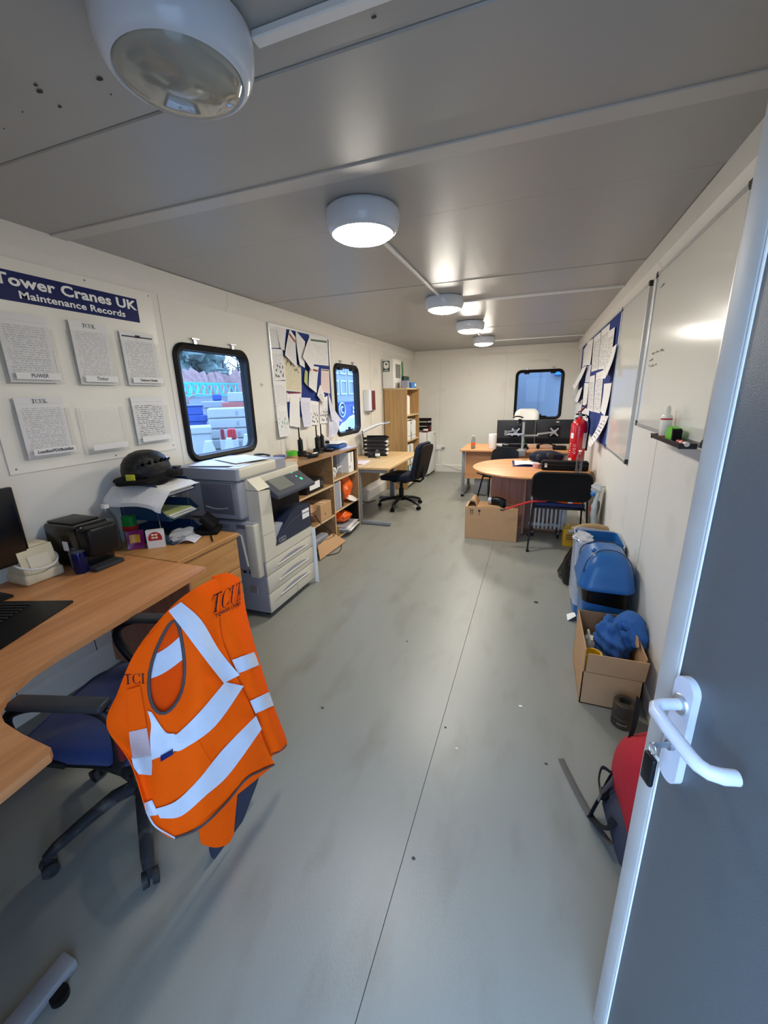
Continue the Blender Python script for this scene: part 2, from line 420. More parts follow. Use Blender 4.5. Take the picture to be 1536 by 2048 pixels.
mat('helmet_black', (26, 27, 29), .5, var=.3, scale=30, dirt=((92, 90, 84), 22, .5, .72, .5))
mat('skin_pink', (208, 150, 140), .6, var=.1)
mat('radiator_white', (206, 206, 202), .4, var=.04)
mat('ground', (128, 126, 120), .9, var=.2, scale=1.2, bump=.4, bscale=20)
mat('concrete', (140, 140, 136), .85, var=.1, scale=4)
mat('concrete_red', (150, 82, 74), .85, var=.1, scale=4)
mat('crane_cyan', (60, 160, 164), .5, var=.08)
mat('ext_blue', (30, 56, 120), .55, var=.1, scale=3)
mat('ext_grey', (116, 118, 120), .6, var=.1, scale=3)
mat('hedge', (128, 98, 92), .9, var=.4, scale=5)
mat('leaf_dark', (86, 98, 90), .9, var=.4, scale=6)
mat('bark', (92, 90, 86), .9, var=.25)
mat('ext_white', (160, 162, 160), .8, var=.08)
mat('ext_panel', (112, 114, 118), .5, var=.05, scale=2, stretch=(6, 1, 1))
glassy('pane', (222, 232, 244), .94)
glassy('pet', (226, 234, 238), .82, .05)
milky('acrylic', (230, 230, 226), .92, .08)
milky('film', (220, 222, 226), .55, .15)
milky('liner_clear', (206, 214, 226), .45, .2)
em = bpy.data.materials.new('lamp_lit'); em.use_nodes = True; _nt = em.node_tree; _b = _nt.nodes['Principled BSDF']
_b.inputs['Base Color'].default_value = (.9, .88, .82, 1); _b.inputs['Emission Color'].default_value = (*LAMP, 1); _b.inputs['Emission Strength'].default_value = LAMP_STRENGTH
_nz = _nt.nodes.new('ShaderNodeTexNoise'); _nz.inputs['Scale'].default_value = 3; _nt.links.new(MIX(_nt, _nz.outputs[0], (.9, .88, .82), (.88, .86, .8)), _b.inputs['Base Color'])
MATS['lamp_lit'] = em
em2 = em.copy(); em2.name = 'lamp_lit_weak'; em2.node_tree.nodes['Principled BSDF'].inputs['Emission Strength'].default_value = NEAR_LAMP; MATS['lamp_lit_weak'] = em2
# ------------------------------------------------------------------ floor
SEAM = -.3226
floor = struct(MB().box(XL-.06, XR+.06, YN-.06, YF+.06, -.09, -.003).obj('floor', 'seam_dark', smooth=0), 'grey vinyl sheet floor of the cabin')
for a, b in ((XL-.06, SEAM-.0012), (SEAM+.0012, XR+.06)):
    MB().box(a, b, YN-.06, YF+.06, -.003, 0).obj('vinyl_sheet', 'vinyl', floor, 0)
# ------------------------------------------------------------------ ceiling
ceil = struct(MB().box(XL-.06, XR+.06, YN-.06, YF+.06, H+.012, H+.07).obj('ceiling', 'seam_dark', smooth=0), 'grey panelled ceiling with cross battens')
JY = [YN, 1.15, 2.15, 3.38, 4.68, 5.80, 7.0, YF]
for i in range(7):
    dz = .0 if i % 2 else .003
    MB().rbox(XL-.05, XR+.05, JY[i]+.001, JY[i+1]-.001, H+dz, H+dz+.03, .004, 1).obj('ceiling_panel', 'ceiling_paint', ceil)
MB().rbox(XL, XR, 1.615, 1.70, H-.006, H+.004, .003, 1).obj('ceiling_batten', 'batten_paint', ceil)
for k, (px, py) in enumerate(((8, 258), (72, 172), (80, 185), (45, 225), (120, 215), (200, 160), (222, 190), (748, 36), (868, 296), (278, 440))):
    p = PX(px, py, z=H-.001); r = .002+.0022*(k % 3)
    MB().lathe([(r, 0), (r*.6, -.0015)], (p.x, p.y, H+.0006), 9, 1.6, 1).obj('screw_mark', 'seam_dark', ceil)
# ------------------------------------------------------------------ walls
WIN = [(2.285, 3.085, 1.10, 1.935), (4.70, 5.45, 1.05, 1.94)]        # left wall: y0 y1 z0 z1 of the rubber frame, outside edge
ins = .036
wl = MB(); T = .055
ys = [YN]
for (a, b, c, d) in WIN:
    wl.box(XL-T, XL, ys[-1], a+ins, 0, H+.02); wl.box(XL-T, XL, a+ins, b-ins, 0, c+ins); wl.box(XL-T, XL, a+ins, b-ins, d-ins, H+.02); ys.append(b-ins)
wl.box(XL-T, XL, ys[-1], YF+T, 0, H+.02)
wall_left = struct(wl.obj('wall_left', 'wall_paint', smooth=0), 'off-white panelled left wall with two windows')
FW = (-.392, .437, 1.045, 1.925)                                      # far window x0 x1 z0 z1
wf = MB(); a, b, c, d = FW
wf.box(XL, a+ins, YF, YF+T, 0, H+.02); wf.box(b-ins, XR, YF, YF+T, 0, H+.02); wf.box(a+ins, b-ins, YF, YF+T, 0, c+ins); wf.box(a+ins, b-ins, YF, YF+T, d-ins, H+.02)
wall_back = struct(wf.obj('wall_back', 'wall_paint', smooth=0), 'off-white far end wall with a window')
wall_right = struct(MB().box(XR, XR+T, YN, YF+T, 0, H+.02).obj('wall_right', 'wall_paint', smooth=0), 'off-white right wall with whiteboards')
DX0, DX1, DH = -.42, .560, 2.04
wall_front = struct(MB().box(XL, DX0, YN-T, YN, 0, H+.02).box(DX1, XR, YN-T, YN, 0, H+.02).box(DX0, DX1, YN-T, YN, DH, H+.02).obj('wall_front', 'wall_paint', smooth=0), 'near end wall around the open doorway')
for y in (1.02, 2.24, 3.46, 4.68, 5.90, 7.12):
    MB().box(XL, XL+.0012, y-.0015, y+.0015, .17, 2.21).obj('panel_joint', 'joint_grey', wall_left, 0)
for y in (2.6, 5.05, 6.3, 7.5): MB().box(XR-.0012, XR, y-.0015, y+.0015, .1, 2.2).obj('panel_joint', 'joint_grey', wall_right, 0)
for x in (-1.80, -.56): MB().box(x-.0015, x+.0015, YF-.0012, YF, .17, 2.21).obj('panel_joint', 'joint_grey', wall_back, 0)
# cornice trunking with a bevelled foot, in lengths
def cornice_profile(s): return [(0, H), (s*.030, H), (s*.030, H-.100), (s*.002, H-.142), (0, H-.142)]
n = 0
def cornice(side, y0, y1):
    global n; n += 1
    X = XL if side < 0 else XR
    pts = [(X-side*p[0]*1.0 if side > 0 else X+p[0]*1.0, p[1]) for p in cornice_profile(1)]
    o = MB(); o.prism([(p[0], p[1]) for p in pts], y0, y1, 'y'); struct(o.obj('trim_%d' % n, 'trim_white', smooth=20))
for a, b in ((YN, 2.875), (2.878, 5.33), (5.333, YF)): cornice(-1, a, b)
for a, b in ((YN, 3.03), (3.033, 5.42), (5.423, YF)): cornice(1, a, b)
n += 1; struct(MB().prism([(YF, H), (YF-.022, H), (YF-.022, H-.095), (YF-.002, H-.142), (YF, H-.142)], XL, XR, 'x').obj('trim_%d' % n, 'trim_white', smooth=20))
# the far corner joint covers
for x in (XL+.024, XR-.024):
    n += 1; struct(MB().rbox(x-.006, x+.006, YF-.034, YF-.02, H-.145, H, .002, 1).obj('trim_%d' % n, 'trim_white'))
# dado / skirting trunking
def skirting(name, mb): struct(mb.obj(name, 'trim_white', smooth=20))
sk = [(0, 0), (.03, 0), (.03, .13), (.018, .15), (0, .15)]
skirting('baseboard_back', MB().prism([(YF-p[0], p[1]) for p in sk], XL, XR, 'x'))
skirting('baseboard_right', MB().prism([(XR-p[0]*.4, p[1]*.6) for p in sk], YN, YF, 'y'))
skirting('baseboard_left', MB().prism([(XL+p[0], p[1]) for p in sk], YN, YF, 'y'))
# mini trunking above the skirting, left wall under the desks
n += 1; t = struct(MB().rbox(XL, XL+.05, .0, 2.1, .165, .265, .006).obj('trim_%d' % n, 'trim_white'))
for y in (.55, .95, 1.35, 1.75): MB().box(XL+.05, XL+.0515, y-.002, y+.002, .167, .263).obj('joint_line', 'seam_dark', t, 0)
# small trim on the back wall above the window
struct(MB().rbox(-.13, .17, YF-.02, YF, 2.055, 2.09, .005).obj('trim_%d' % (n+1), 'trim_white'))
# ------------------------------------------------------------------ windows
def window(name, label, to, u0, u1, v0, v1, clips, latch):
    """to(u, v, d): u along the wall, v up, d into the room"""
    po, pi, pm = rrect(u0, u1, v0, v1, .10, 8), rrect(u0+.045, u1-.045, v0+.045, v1-.045, .065, 8), rrect(u0+.018, u1-.018, v0+.018, v1-.018, .085, 8)
    def ring(a, da, b, db):
        k = len(a); mb = MB(); mb.add([to(*p, da) for p in a]+[to(*p, db) for p in b], [(i, (i+1) % k, k+(i+1) % k, k+i) for i in range(k)]); return mb
    R = MB()
    for (A, da, B_, db) in ((po, 0, po, .012), (po, .012, pm, .026), (pm, .026, pi, .016), (pi, .016, pi, -.055)):
        r = ring(A, da, B_, db); R.add(r.v, r.f)
    fr = struct(R.obj(name, 'rubber_black', smooth=50), label)
    k = len(pi); MB().add([to(*p, -.035) for p in pi], [tuple(range(k))]).obj('pane', 'pane', fr, 0)
    pk = rrect(u0+.052, u1-.052, v0+.052, v1-.052, .058, 8)
    r = ring(pi, -.02, pk, -.03); r.obj('bead', 'charcoal', fr)
    for c in clips:
        q = MB()
        def bx(ua, ub, va, vb, da, db): q.add([to(u, v, d) for d in (da, db) for v in (va, vb) for u in (ua, ub)], [(0, 2, 3, 1), (4, 5, 7, 6), (0, 1, 5, 4), (2, 6, 7, 3), (0, 4, 6, 2), (1, 3, 7, 5)])
        bx(c-.035, c+.035, v1+.028, v1+.036, 0, .022); bx(c-.014, c+.014, v1-.004, v1+.028, 0, .014)
        q.obj('hinge_clip', 'steel', fr, 0)
        if latch: q = MB(); bx(c-.045, c+.045, v1-.075, v1-.040, -.03, .012); q.obj('hinge_block', 'rubber_black', fr, 0)
    if latch:
        q = MB(); c = (u0+u1)/2+.06
        bx(c-.11, c+.11, v0+.052, v0+.066, -.03, -.012); bx(c-.018, c+.018, v0+.05, v0+.095, -.03, -.006)
        q.obj('latch', 'black_plastic', fr, 0)
    return fr
L_to = lambda u, v, d: (XL+d, u, v)
window('window_1', 'near cabin window with rounded black rubber frame behind the photocopier', L_to, *WIN[0], (2.50, 2.90), False)
window('window_2', 'far cabin window with rounded black rubber frame beside the noticeboard', L_to, *WIN[1], (4.90, 5.27), True)
window('window_3', 'window with rounded black rubber frame in the far end wall', lambda u, v, d: (u, YF-d, v), *FW, (-.20, .25), True)
# ------------------------------------------------------------------ door, swung open into the room
fe = Vector((.252, .773)); hg = Vector((.548, -.095)); dv = (fe-hg); DL = dv.length
door = bpy.data.objects.new('door_1', None); C.objects.link(door); door.location = (hg.x, hg.y, 0); door.rotation_euler = (0, 0, math.atan2(dv.y, dv.x))
struct(door, 'grey cabin door swung open with white lever handle')
# local: x from hinge (0) to free edge (DL); +y side faces the room / camera
MB().rbox(.0, DL-.006, -.040, 0, .012, 2.02, .003).obj('door_leaf', 'door_face', door)
MB().rbox(DL-.040, DL, -.044, .0045, .010, 2.022, .003).obj('edge_trim', 'door_edge', door)
MB().rbox(DL-.046, DL-.041, 0, .0025, .010, 2.022, .001, 1).obj('edge_bead', 'lettering_white', door)
hx, hz = DL-.075, 0.985
hnd = MB().prism(rrect(hx-.022, hx+.022, hz-.105, hz+.105, .0215, 8), 0, .013, 'y').obj('handle_plate', 'handle_white', door)
MB().cyl((hx, .012, hz+.055), (hx, .0165, hz+.055), .019, .017, 20).obj('rose', 'alu', hnd)
lp = [(hx, .012, hz+.055), (hx, .045, hz+.055), (hx-.004, .057, hz+.055), (hx-.014, .063, hz+.054), (hx-.05, .064, hz+.052), (hx-.10, .064, hz+.050), (hx-.112, .062, hz+.049), (hx-.122, .055, hz+.048), (hx-.128, .040, hz+.047), (hx-.130, .022, hz+.047)]
MB().tube(lp, [.0095]*3+[.0105]*5+[.011, .0105], 14).obj('lever', 'handle_white', hnd)
lk = MB().cyl((hx, .013, hz-.030), (hx, .020, hz-.030), .009, .009, 14).obj('key_cylinder', 'steel', hnd)
# hinges
for z in (.25, 1.05, 1.80): MB().cyl((.0, .004, z), (.0, .004, z+.10), .007, None, 10).obj('hinge', 'steel', door)
key = thing('door_key', 'door key with black plastic fob hanging from the door lock', 'key')
key.matrix_world = door.matrix_basis.copy()
key.location = door.location; key.rotation_euler = door.rotation_euler
MB().rbox(hx-.0015, hx+.0015, .017, .045, hz-.036, hz-.024, .001, 1).obj('key_blade', 'steel', key)
MB().tube([(hx+.009*math.cos(a), .045, hz-.038+.011*math.sin(a)) for a in [2*PI*i/14 for i in range(14)]], .0011, 6, closed=True).obj('key_ring', 'steel', key)
fob = MB().rbox(hx-.014, hx+.014, .040, .050, hz-.112, hz-.052, .005, 3).obj('fob', 'black_plastic', key)
MB().rbox(hx-.013, hx+.013, .0395, .0405, hz-.053, hz-.047, .0004, 1).obj('fob_cap', 'white_plastic', fob)
# door frame lining
struct(MB().box(DX0-.0, DX0+.035, YN-T-.01, YN+.012, 0, DH).box(DX0, DX1, YN-T-.01, YN+.012, DH-.035, DH).obj('trim_%d' % (n+2), 'door_edge', smooth=0))
# ------------------------------------------------------------------ ceiling lamps and their conduits
def lamp(x, y, lit, label):
    t = thing('ceiling_lamp', label, 'lamp', (x, y, H), 0, 'round ceiling lamps')
    MB().lathe([(.150, 0), (.156, -.004), (.156, -.010), (.165, -.014), (.168, -.03), (.165, -.060), (.156, -.084), (.146, -.096), (.138, -.099), (.134, -.094)], n=48).obj('bezel', 'lamp_shell', t, 50)
    MB().lathe([(.136, -.092), (.132, -.100), (.115, -.112), (.075, -.124), (.03, -.129), (1e-6, -.130)], n=48).obj('diffuser', ('lamp_off', 'lamp_lit', 'lamp_lit_weak')[lit], t, 60)
    return t
LAMPS = [(-.815, .945, 0, 'round white bulkhead ceiling lamp, unlit, nearest the camera'), (-.797, 1.975, 2, 'lit round ceiling lamp just past the first batten, largest of the lit lamps'),
         (-.816, 3.856, 1, 'lit round ceiling lamp, second of the four lit ones'), (-.800, 5.251, 1, 'lit round ceiling lamp, third of the four lit ones'), (-.812, 6.72, 1, 'lit round ceiling lamp nearest the far wall')]
for x, y, l, lab in LAMPS: lamp(x, y, l, lab)
def conduit(a, b, label, w_=.024):
    c = MB()
    if abs(a[0]-b[0]) > abs(a[1]-b[1]): c.rbox(min(a[0], b[0]), max(a[0], b[0]), a[1]-w_/2, a[1]+w_/2, H-.016, H+.002, .003, 1)
    else: c.rbox(a[0]-w_/2, a[0]+w_/2, min(a[1], b[1]), max(a[1], b[1]), H-.016, H+.002, .003, 1)
    tag(c.obj('cable_trunking', 'conduit_white'), label, 'trunking', 'white cable trunking on the ceiling')
conduit((-.67, 1.035), (XR-.024, 1.035), 'white cable trunking from the unlit ceiling lamp to the right wall', .032)
conduit((-.835, 2.12), (-.835, 3.70), 'white cable trunking between the two nearest lit ceiling lamps')
conduit((-.70, 4.075), (XR-.024, 4.075), 'white cable trunking from the second lit lamp to the right wall', .03)
conduit((-.83, 5.40), (-.83, 6.56), 'white cable trunking between the two farthest lit lamps')
conduit((-.70, 7.21), (XR-.024, 7.21), 'white cable trunking across the ceiling nearest the far wall', .03)
# ------------------------------------------------------------------ lettering helper (serif capitals T C U K as outlines)
def serif(letter, ox=0.0, s=1.0):
    """list of quads (4 points each) in letter space, height 1"""
    q = []
    def r(x0, x1, y0, y1): q.append([(x0, y0), (x1, y0), (x1, y1), (x0, y1)])
    def arc(cx, cy, rx, ry, a0, a1, thick, n=14):
        for i in range(n):
            A = math.radians(a0+(a1-a0)*i/n); Bn = math.radians(a0+(a1-a0)*(i+1)/n)
            def p(a, o): t = thick(a) if o else 0; return (cx+(rx-t)*math.cos(a), cy+(ry-t*.55)*math.sin(a))
            q.append([p(A, 0), p(Bn, 0), p(Bn, 1), p(A, 1)])
    if letter == 'T':
        r(0, .76, .93, 1); r(.31, .45, .05, .95); r(.2, .56, 0, .05); q.append([(0, .93), (.05, .72), (.02, .72), (0, 1)]); q.append([(.71, .72), (.76, .93), (.76, 1), (.74, .72)]); W = .82
    if letter == 'C':
        arc(.42, .5, .42, .52, 40, 320, lambda a: .035+.11*abs(math.cos(a))**1.5); r(.72, .76, .68, .98); r(.72, .76, .06, .26); W = .86
    if letter == 'U':
        r(.1, .23, .3, .97); r(.62, .66, .3, .97); r(0, .33, .95, 1); r(.52, .76, .95, 1); arc(.38, .3, .28, .32, 180, 360, lambda a: .04+.09*max(0, -math.cos(a))); W = .82
    if letter == 'K':
        r(.1, .23, .02, .98); r(0, .33, 0, .05); r(0, .33, .95, 1); q.append([(.23, .42), (.28, .48), (.68, .97), (.62, .97)]); q.append([(.30, .55), (.38, .62), (.76, .03), (.60, .03)]); r(.54, .84, 0, .05); r(.5, .78, .95, 1); W = .88
    if letter == 'I': r(.1, .23, .03, .97); r(0, .33, 0, .05); r(0, .33, .95, 1); W = .40
    return [[(ox+x*s, y*s) for x, y in f] for f in q], W*s
def serif_word(word, place, s, gap=.03, depth=.0012):
    mb = MB(); ox = 0; tot = []
    for ch in word:
        qs, wd = serif(ch, ox, s); tot += qs; ox += wd+gap*s
    for f in tot:   # subdivide along the tall direction so the letter can follow a curved surface
        a, b, c, d = [Vector((x-ox/2, y, 0)) for x, y in f]; K = 5
        for i in range(K):
            f0, f1 = i/K, (i+1)/K
            pts = [a.lerp(d, f0), b.lerp(c, f0), b.lerp(c, f1), a.lerp(d, f1)]
            vs = []
            for p in pts:
                P, n = place(p.x, p.y); vs.append(Vector(P)+Vector(n)*depth)
            mb.add(vs, [(0, 1, 2, 3)])
    return mb
# ------------------------------------------------------------------ printed sheets
paper('print_form', 30, boxes=True); paper('print_text', 40); paper('print_photos', 26, pics=(.1, .55, (40, 40, 44))); paper('print_red', 34, header=(140, 30, 36), hbar=(.80, .88))
paper('print_cream', 30, base=(214, 204, 176), ink=(120, 112, 90), pics=(.72, .95, (92, 92, 60))); paper('print_plain', 30, amount=.16)
paper('print_cert', 18, amount=.25, header=(84, 112, 88), hbar=(.80, .87), rows_to=.7); paper('print_poster', 12, amount=.0, header=(128, 22, 34), hbar=(.86, 1.0))
paper('print_map', 22, amount=.3, pics=(.30, .62, (120, 160, 140))); paper('print_grid', 26, words=26, amount=.9, margin=.05, ink=(60, 60, 68)); paper('print_bold', 9, words=9, amount=.9)
paper('print_pink', 30, base=(222, 204, 200), ink=(150, 90, 90), amount=.4, header=(60, 44, 48), hbar=(.93, .97)); paper('print_blueish', 34, base=(214, 214, 230), amount=.5, boxes=True)
paper('print_draped', 46, amount=.22, words=60); paper('print_head', 32, amount=.5, header=(36, 40, 70), hbar=(.90, .925)); paper('print_table', 24, words=22, amount=.8, boxes=True, ink=(66, 66, 74))
def wsheet(name, label, quad, m, wall='L', off=.004, curl=0.0, bulge=0.0, cat='paper', group=None, nu=6, nv=10, t=.0008, parent=None, twist=0):
    """sheet on a wall: quad of pixels TL TR BR BL placed on the wall plane; curl lifts the lower edge off the wall"""
    kw = dict(x=XL+off) if wall == 'L' else dict(x=XR-off)
    tl, tr, br, bl = [PX(*q, **kw) for q in quad]; s = 1 if wall == 'L' else -1
    def fn(u, v):
        p = (bl*(1-u)+br*u)*(1-v)+(tl*(1-u)+tr*u)*v
        p = p+Vector((s*(curl*(1-v)**2*(1+twist*(u-.5))+bulge*math.sin(PI*u)*math.sin(PI*min(1, v*1.1))), 0, 0)); return p
    mb = MB().sheet(fn, nu, nv, t)
    if parent: return mb.obj(name, m, parent)
    return tag(mb.obj(name, m), label, cat, group)
# ------------------------------------------------------------------ records board on the left wall
BY0, BY1, BZ0, BZ1 = 1.195, 2.185, 1.222, 2.203
board = thing('records_board', 'large white wall board headed Tower Cranes UK Maintenance Records', 'notice board', (XL, (BY0+BY1)/2, BZ0))
def LP(mb, name, m, par, sm=35):
    o = mb.obj(name, m, None, sm); o.parent = par; o.matrix_parent_inverse = Matrix.Translation(par.location).inverted(); return o
LP(MB().rbox(XL, XL+.006, BY0, BY1, BZ0, BZ1, .0015, 1), 'board_panel', 'sign_white', board)
hT, hB = PX(272, 598, x=XL+.007), PX(276, 645, x=XL+.007)
hz1, hz0, hy1 = PX(270, 598, x=XL+.007).z, PX(276, 645, x=XL+.007).z, hT.y
LP(MB().box(XL+.006, XL+.0075, BY0+.035, hy1, hz0, hz1), 'header_band', 'sign_blue', board, 0)
hc = (PX(0, 0, x=XL).y)
ty = hy1-.014
wd_ = hz1-hz0
pl = on_plane((XL+.0076, ty, hz0+wd_*.53), (0, 1, 0), (0, 0, 1))
letters(text_mb('Tower Cranes UK', wd_*.52, pl, bold=wd_*.016, align='RIGHT', spacing=1.03, wide=1.35), 'letter', 'lettering_white', board)
pl = on_plane((XL+.0076, ty-.080, hz0+wd_*.14), (0, 1, 0), (0, 0, 1))
letters(text_mb('Maintenance Records', wd_*.345, pl, bold=wd_*.008, align='RIGHT', spacing=1.03, wide=1.35), 'letter', 'lettering_white', board)
for (y, z) in ((BY1-.02, BZ1-.02), (BY1-.018, BZ0+.03), (BY0+.03, BZ0+.025), ((BY0+BY1)/2+.05, BZ0+.02), (BY1-.42, BZ1-.02)):
    LP(MB().cyl((XL+.006, y, z), (XL+.0085, y, z), .005, .004, 10), 'screw', 'steel_paint', board)
Xb = XL+.006
pk = [  # pocket: bottom-left, bottom-right, top-right pixels; label text; handwriting; paper material; curl of the sheet; label of the sheet; logo
    ((12, 765), (122, 770), (97, 660), 'PUWER', 'print_form', 'thick printed form pack bulging from the top-left board pocket', None, .05),
    ((155, 771), (234, 772), (220, 672), 'Timber', 'print_text', 'headed form curling in the board pocket, top row middle', 'TCUK', .05),
    ((251, 772), (323, 773), (313, 690), 'Delivery Notes', 'print_head', 'delivery note sheet in the board pocket labelled Delivery Notes', 'BMi', .02),
    ((47, 915), (152, 913), (138, 815), 'Loadlist/PDI/Buildlist', 'print_form', 'headed form in the pocket labelled Loadlist PDI Buildlist', 'TCUK', .03),
    ((171, 912), (253, 896), (245, 813), '', None, None, None, 0),
    ((270, 887), (339, 886), (330, 810), '', 'print_table', 'table sheet bowed inside the bottom-right board pocket', None, .035)]
for (bl, br, tr, txt, pm, plab, logo, curl) in pk:
    a, b, c = PX(*bl, x=Xb), PX(*br, x=Xb), PX(*tr, x=Xb)
    y0, y1, z0, z1 = a.y, b.y, (a.z+b.z)/2, c.z
    pocket = LP(MB().box(Xb+.034, Xb+.0365, y0, y1, z0, z1), 'pocket', 'acrylic', board, 0)
    for mb in (MB().box(Xb, Xb+.034, y0, y0+.0025, z0, z1), MB().box(Xb, Xb+.034, y1-.0025, y1, z0, z1), MB().box(Xb, Xb+.034, y0, y1, z0, z0+.0025)):
        o = mb.obj('pocket_side', 'acrylic', pocket, 0)
    lbz = z0+.035; yl0, yl1 = y0+(y1-y0)*.12, y1-.012
    o = MB().box(Xb+.0365, Xb+.0372, yl0, yl1, lbz-.016, lbz+.016).obj('pocket_label', 'paper_white', pocket, 0)
    if txt:
        sz = .026 if len(txt) < 12 else .020
        if len(txt) > 18: sz = .0205
        tm = text_mb(txt, sz, on_plane((Xb+.0373, (yl0+yl1)/2, lbz-.007), (0, 1, 0), (0, 0, 1)), bold=.0004 if 'D' in txt else 0, shear=.15, wide=1.0 if len(txt) > 8 else .9)
        o = tm.obj('label_writing', 'ink_black', pocket, 0)
    if pm:
        sy0, sy1, sz0, sz1 = y0+.012, y1-.018, z0+.006, z1+.055
        def fn(u, v, sy0=sy0, sy1=sy1, sz0=sz0, sz1=sz1, curl=curl):
            return (Xb+.012+curl*.32*(1-math.cos(v*PI*1.1))/2*(.4+.6*u)*(1 if v < .8 else 1)+.018*(1-v)*.3, sy0+(sy1-sy0)*u-.012*curl*20*(v-.3)*v*0, sz0+(sz1-sz0)*v)
        sh = thing('record_sheet', plab, 'paper', (Xb+.012, (sy0+sy1)/2, sz0), 0, 'forms in the wall board pockets')
        LP(MB().sheet(fn, 6, 10, .004 if 'thick' in plab else .0012), 'sheet', pm, sh)
        if logo:
            f = lambda x, y, fn=fn, sy0=sy0, sy1=sy1, sz0=sz0, sz1=sz1: (Vector(fn(min(1, max(0, .5+x/(sy1-sy0))), min(1, .90+y/(sz1-sz0))))+Vector((.003, 0, 0)), Vector((1, 0, 0)))
            if logo == 'TCUK': LP(serif_word('TCUK', f, .020, depth=.0005), 'sheet_logo', 'ink_black', sh, 0)
            else: LP(text_mb(logo, .022, f, bold=.0006), 'sheet_logo', 'ink_black', sh, 0)
# ------------------------------------------------------------------ pinboard on the left wall between the windows
PY0, PY1, PZ0, PZ1 = 3.41, 4.605, 1.33, 2.205
pb = thing('pinboard', 'blue felt pinboard in a metal frame crowded with notices, left wall', 'pinboard', (XL, 4.0, PZ0))
LP(MB().box(XL, XL+.010, PY0+.01, PY1-.01, PZ0+.01, PZ1-.01), 'felt', 'pin_blue', pb, 0)
LP(MB().frame(rrect(PY0, PY1, PZ0, PZ1, .004, 1), rrect(PY0+.018, PY1-.018, PZ0+.018, PZ1-.018, .002, 1), XL, XL+.016, 'x'), 'frame', 'alu', pb)
def Z4(x, y): return (520+x/7.314, 630+y/7.314)      # reading grid over the noticeboard
NL = [
 ([(110, 130), (240, 165), (330, 480), (145, 480)], 'print_text', .013, 0, 'printed letter at the top left of the left pinboard'),
 ([(230, 150), (385, 195), (345, 520), (290, 490)], 'print_plain', .0145, .01, 'plain notice beside the top-left letter on the left pinboard'),
 ([(150, 490), (330, 500), (375, 950), (190, 960)], 'print_photos', .0155, 0, 'white notice with small photos under the top-left letter, left pinboard'),
 ([(190, 960), (375, 965), (395, 1340), (235, 1330)], 'print_text', .0165, 0, 'typed notice in the left column of the left pinboard'),
 ([(235, 1335), (395, 1330), (425, 1760), (265, 1790)], 'print_map', .018, .02, 'site map sheet hanging below the left pinboard frame'),
 ([(345, 600), (600, 760), (610, 1130), (375, 1110)], 'print_cream', .0135, 0, 'cream notice with a photo strip in the middle of the left pinboard'),
 ([(435, 205), (520, 330), (520, 770), (340, 590)], 'print_red', .022, .02, 'sheet with red heading pinned askew on the left pinboard'),
 ([(520, 225), (660, 390), (620, 775), (545, 730)], 'print_plain', .026, .03, 'folded blank sheet hanging from the top of the left pinboard'),
 ([(720, 330), (830, 580), (735, 830), (590, 620)], 'print_plain', .034, .03, 'plastic-sleeved sheet hanging diagonally on the left pinboard'),
 ([(715, 290), (985, 325), (1005, 745), (780, 720)], 'print_cert', .013, 0, 'white certificate with green bands on the left pinboard'),
 ([(735, 740), (860, 760), (805, 1140), (690, 1050)], 'print_red', .030, .02, 'tilted cream sheet with a red tab on the left pinboard'),
 ([(660, 800), (700, 830), (690, 1050), (635, 980)], 'paper_green', .026, .01, 'green edged card behind the tilted sheet on the left pinboard'),
 ([(895, 785), (1010, 800), (1025, 1150), (890, 1120)], 'print_pink', .014, .0, 'pink tinted notice at the right of the left pinboard'),
 ([(880, 1020), (945, 1170), (920, 1310), (815, 1180)], 'print_photos', .028, .02, 'photo sheet pinned at an angle on the left pinboard'),
 ([(390, 1135), (605, 1130), (605, 1260), (395, 1270)], 'print_poster', .014, 0, 'dark red poster strip on the left pinboard'),
 ([(440, 1215), (578, 1215), (580, 1650), (420, 1620)], 'print_plain', .019, .01, 'white poster with blank panel under the red strip, left pinboard'),
 ([(590, 1205), (740, 1215), (725, 1620), (610, 1640)], 'print_blueish', .021, .03, 'curled sheets with pale blue backs on the left pinboard'),
 ([(740, 1250), (860, 1270), (865, 1610), (730, 1605)], 'print_photos', .018, .0, 'white notice with four black pictures on the left pinboard'),
 ([(870, 1240), (990, 1180), (1000, 1580), (875, 1590)], 'print_photos', .0155, .0, 'grey notice with pictures at the bottom right of the left pinboard'),
 ([(1000, 1130), (1050, 1300), (1160, 1560), (1000, 1540)], 'print_blueish', .024, .05, 'loose sheet hanging over the corner of the far left window'),
]
for i, (q, m, off, curl, lab) in enumerate(NL):
    wsheet('notice', lab, [Z4(*p) for p in q], m, 'L', off, curl, cat='notice', group='notices on the left pinboard')
# hanging carrier bag / sheet below the corner of the board, over the shelf
def fn(u, v):
    a = PX(*Z4(1005, 1480), x=XL+.03); b = PX(*Z4(1165, 1560), x=XL+.10); c = PX(*Z4(1125, 1740), x=XL+.10); d = PX(*Z4(1010, 1800), x=XL+.04)
    p = (d*(1-u)+c*u)*(1-v)+(a*(1-u)+b*u)*v; p.x += .02*math.sin(u*9)*math.sin(v*4); return p
tag(MB().sheet(fn, 10, 10, .0012).obj('crumpled_sheet', 'print_blueish'), 'crumpled sheet drooping in front of the far left window corner', 'paper')
t = thing('wall_button', 'small round white button on the wall between window and pinboard', 'switch', (XL, 3.245, 1.665))
MB().lathe([(.016, 0), (.016, .006), (.011, .009)], axis='x', n=20).obj('plate', 'white_plastic', t); MB().lathe([(.009, .009), (.009, .014), (.006, .017)], axis='x', n=16).obj('knob', 'cream_plastic', t)
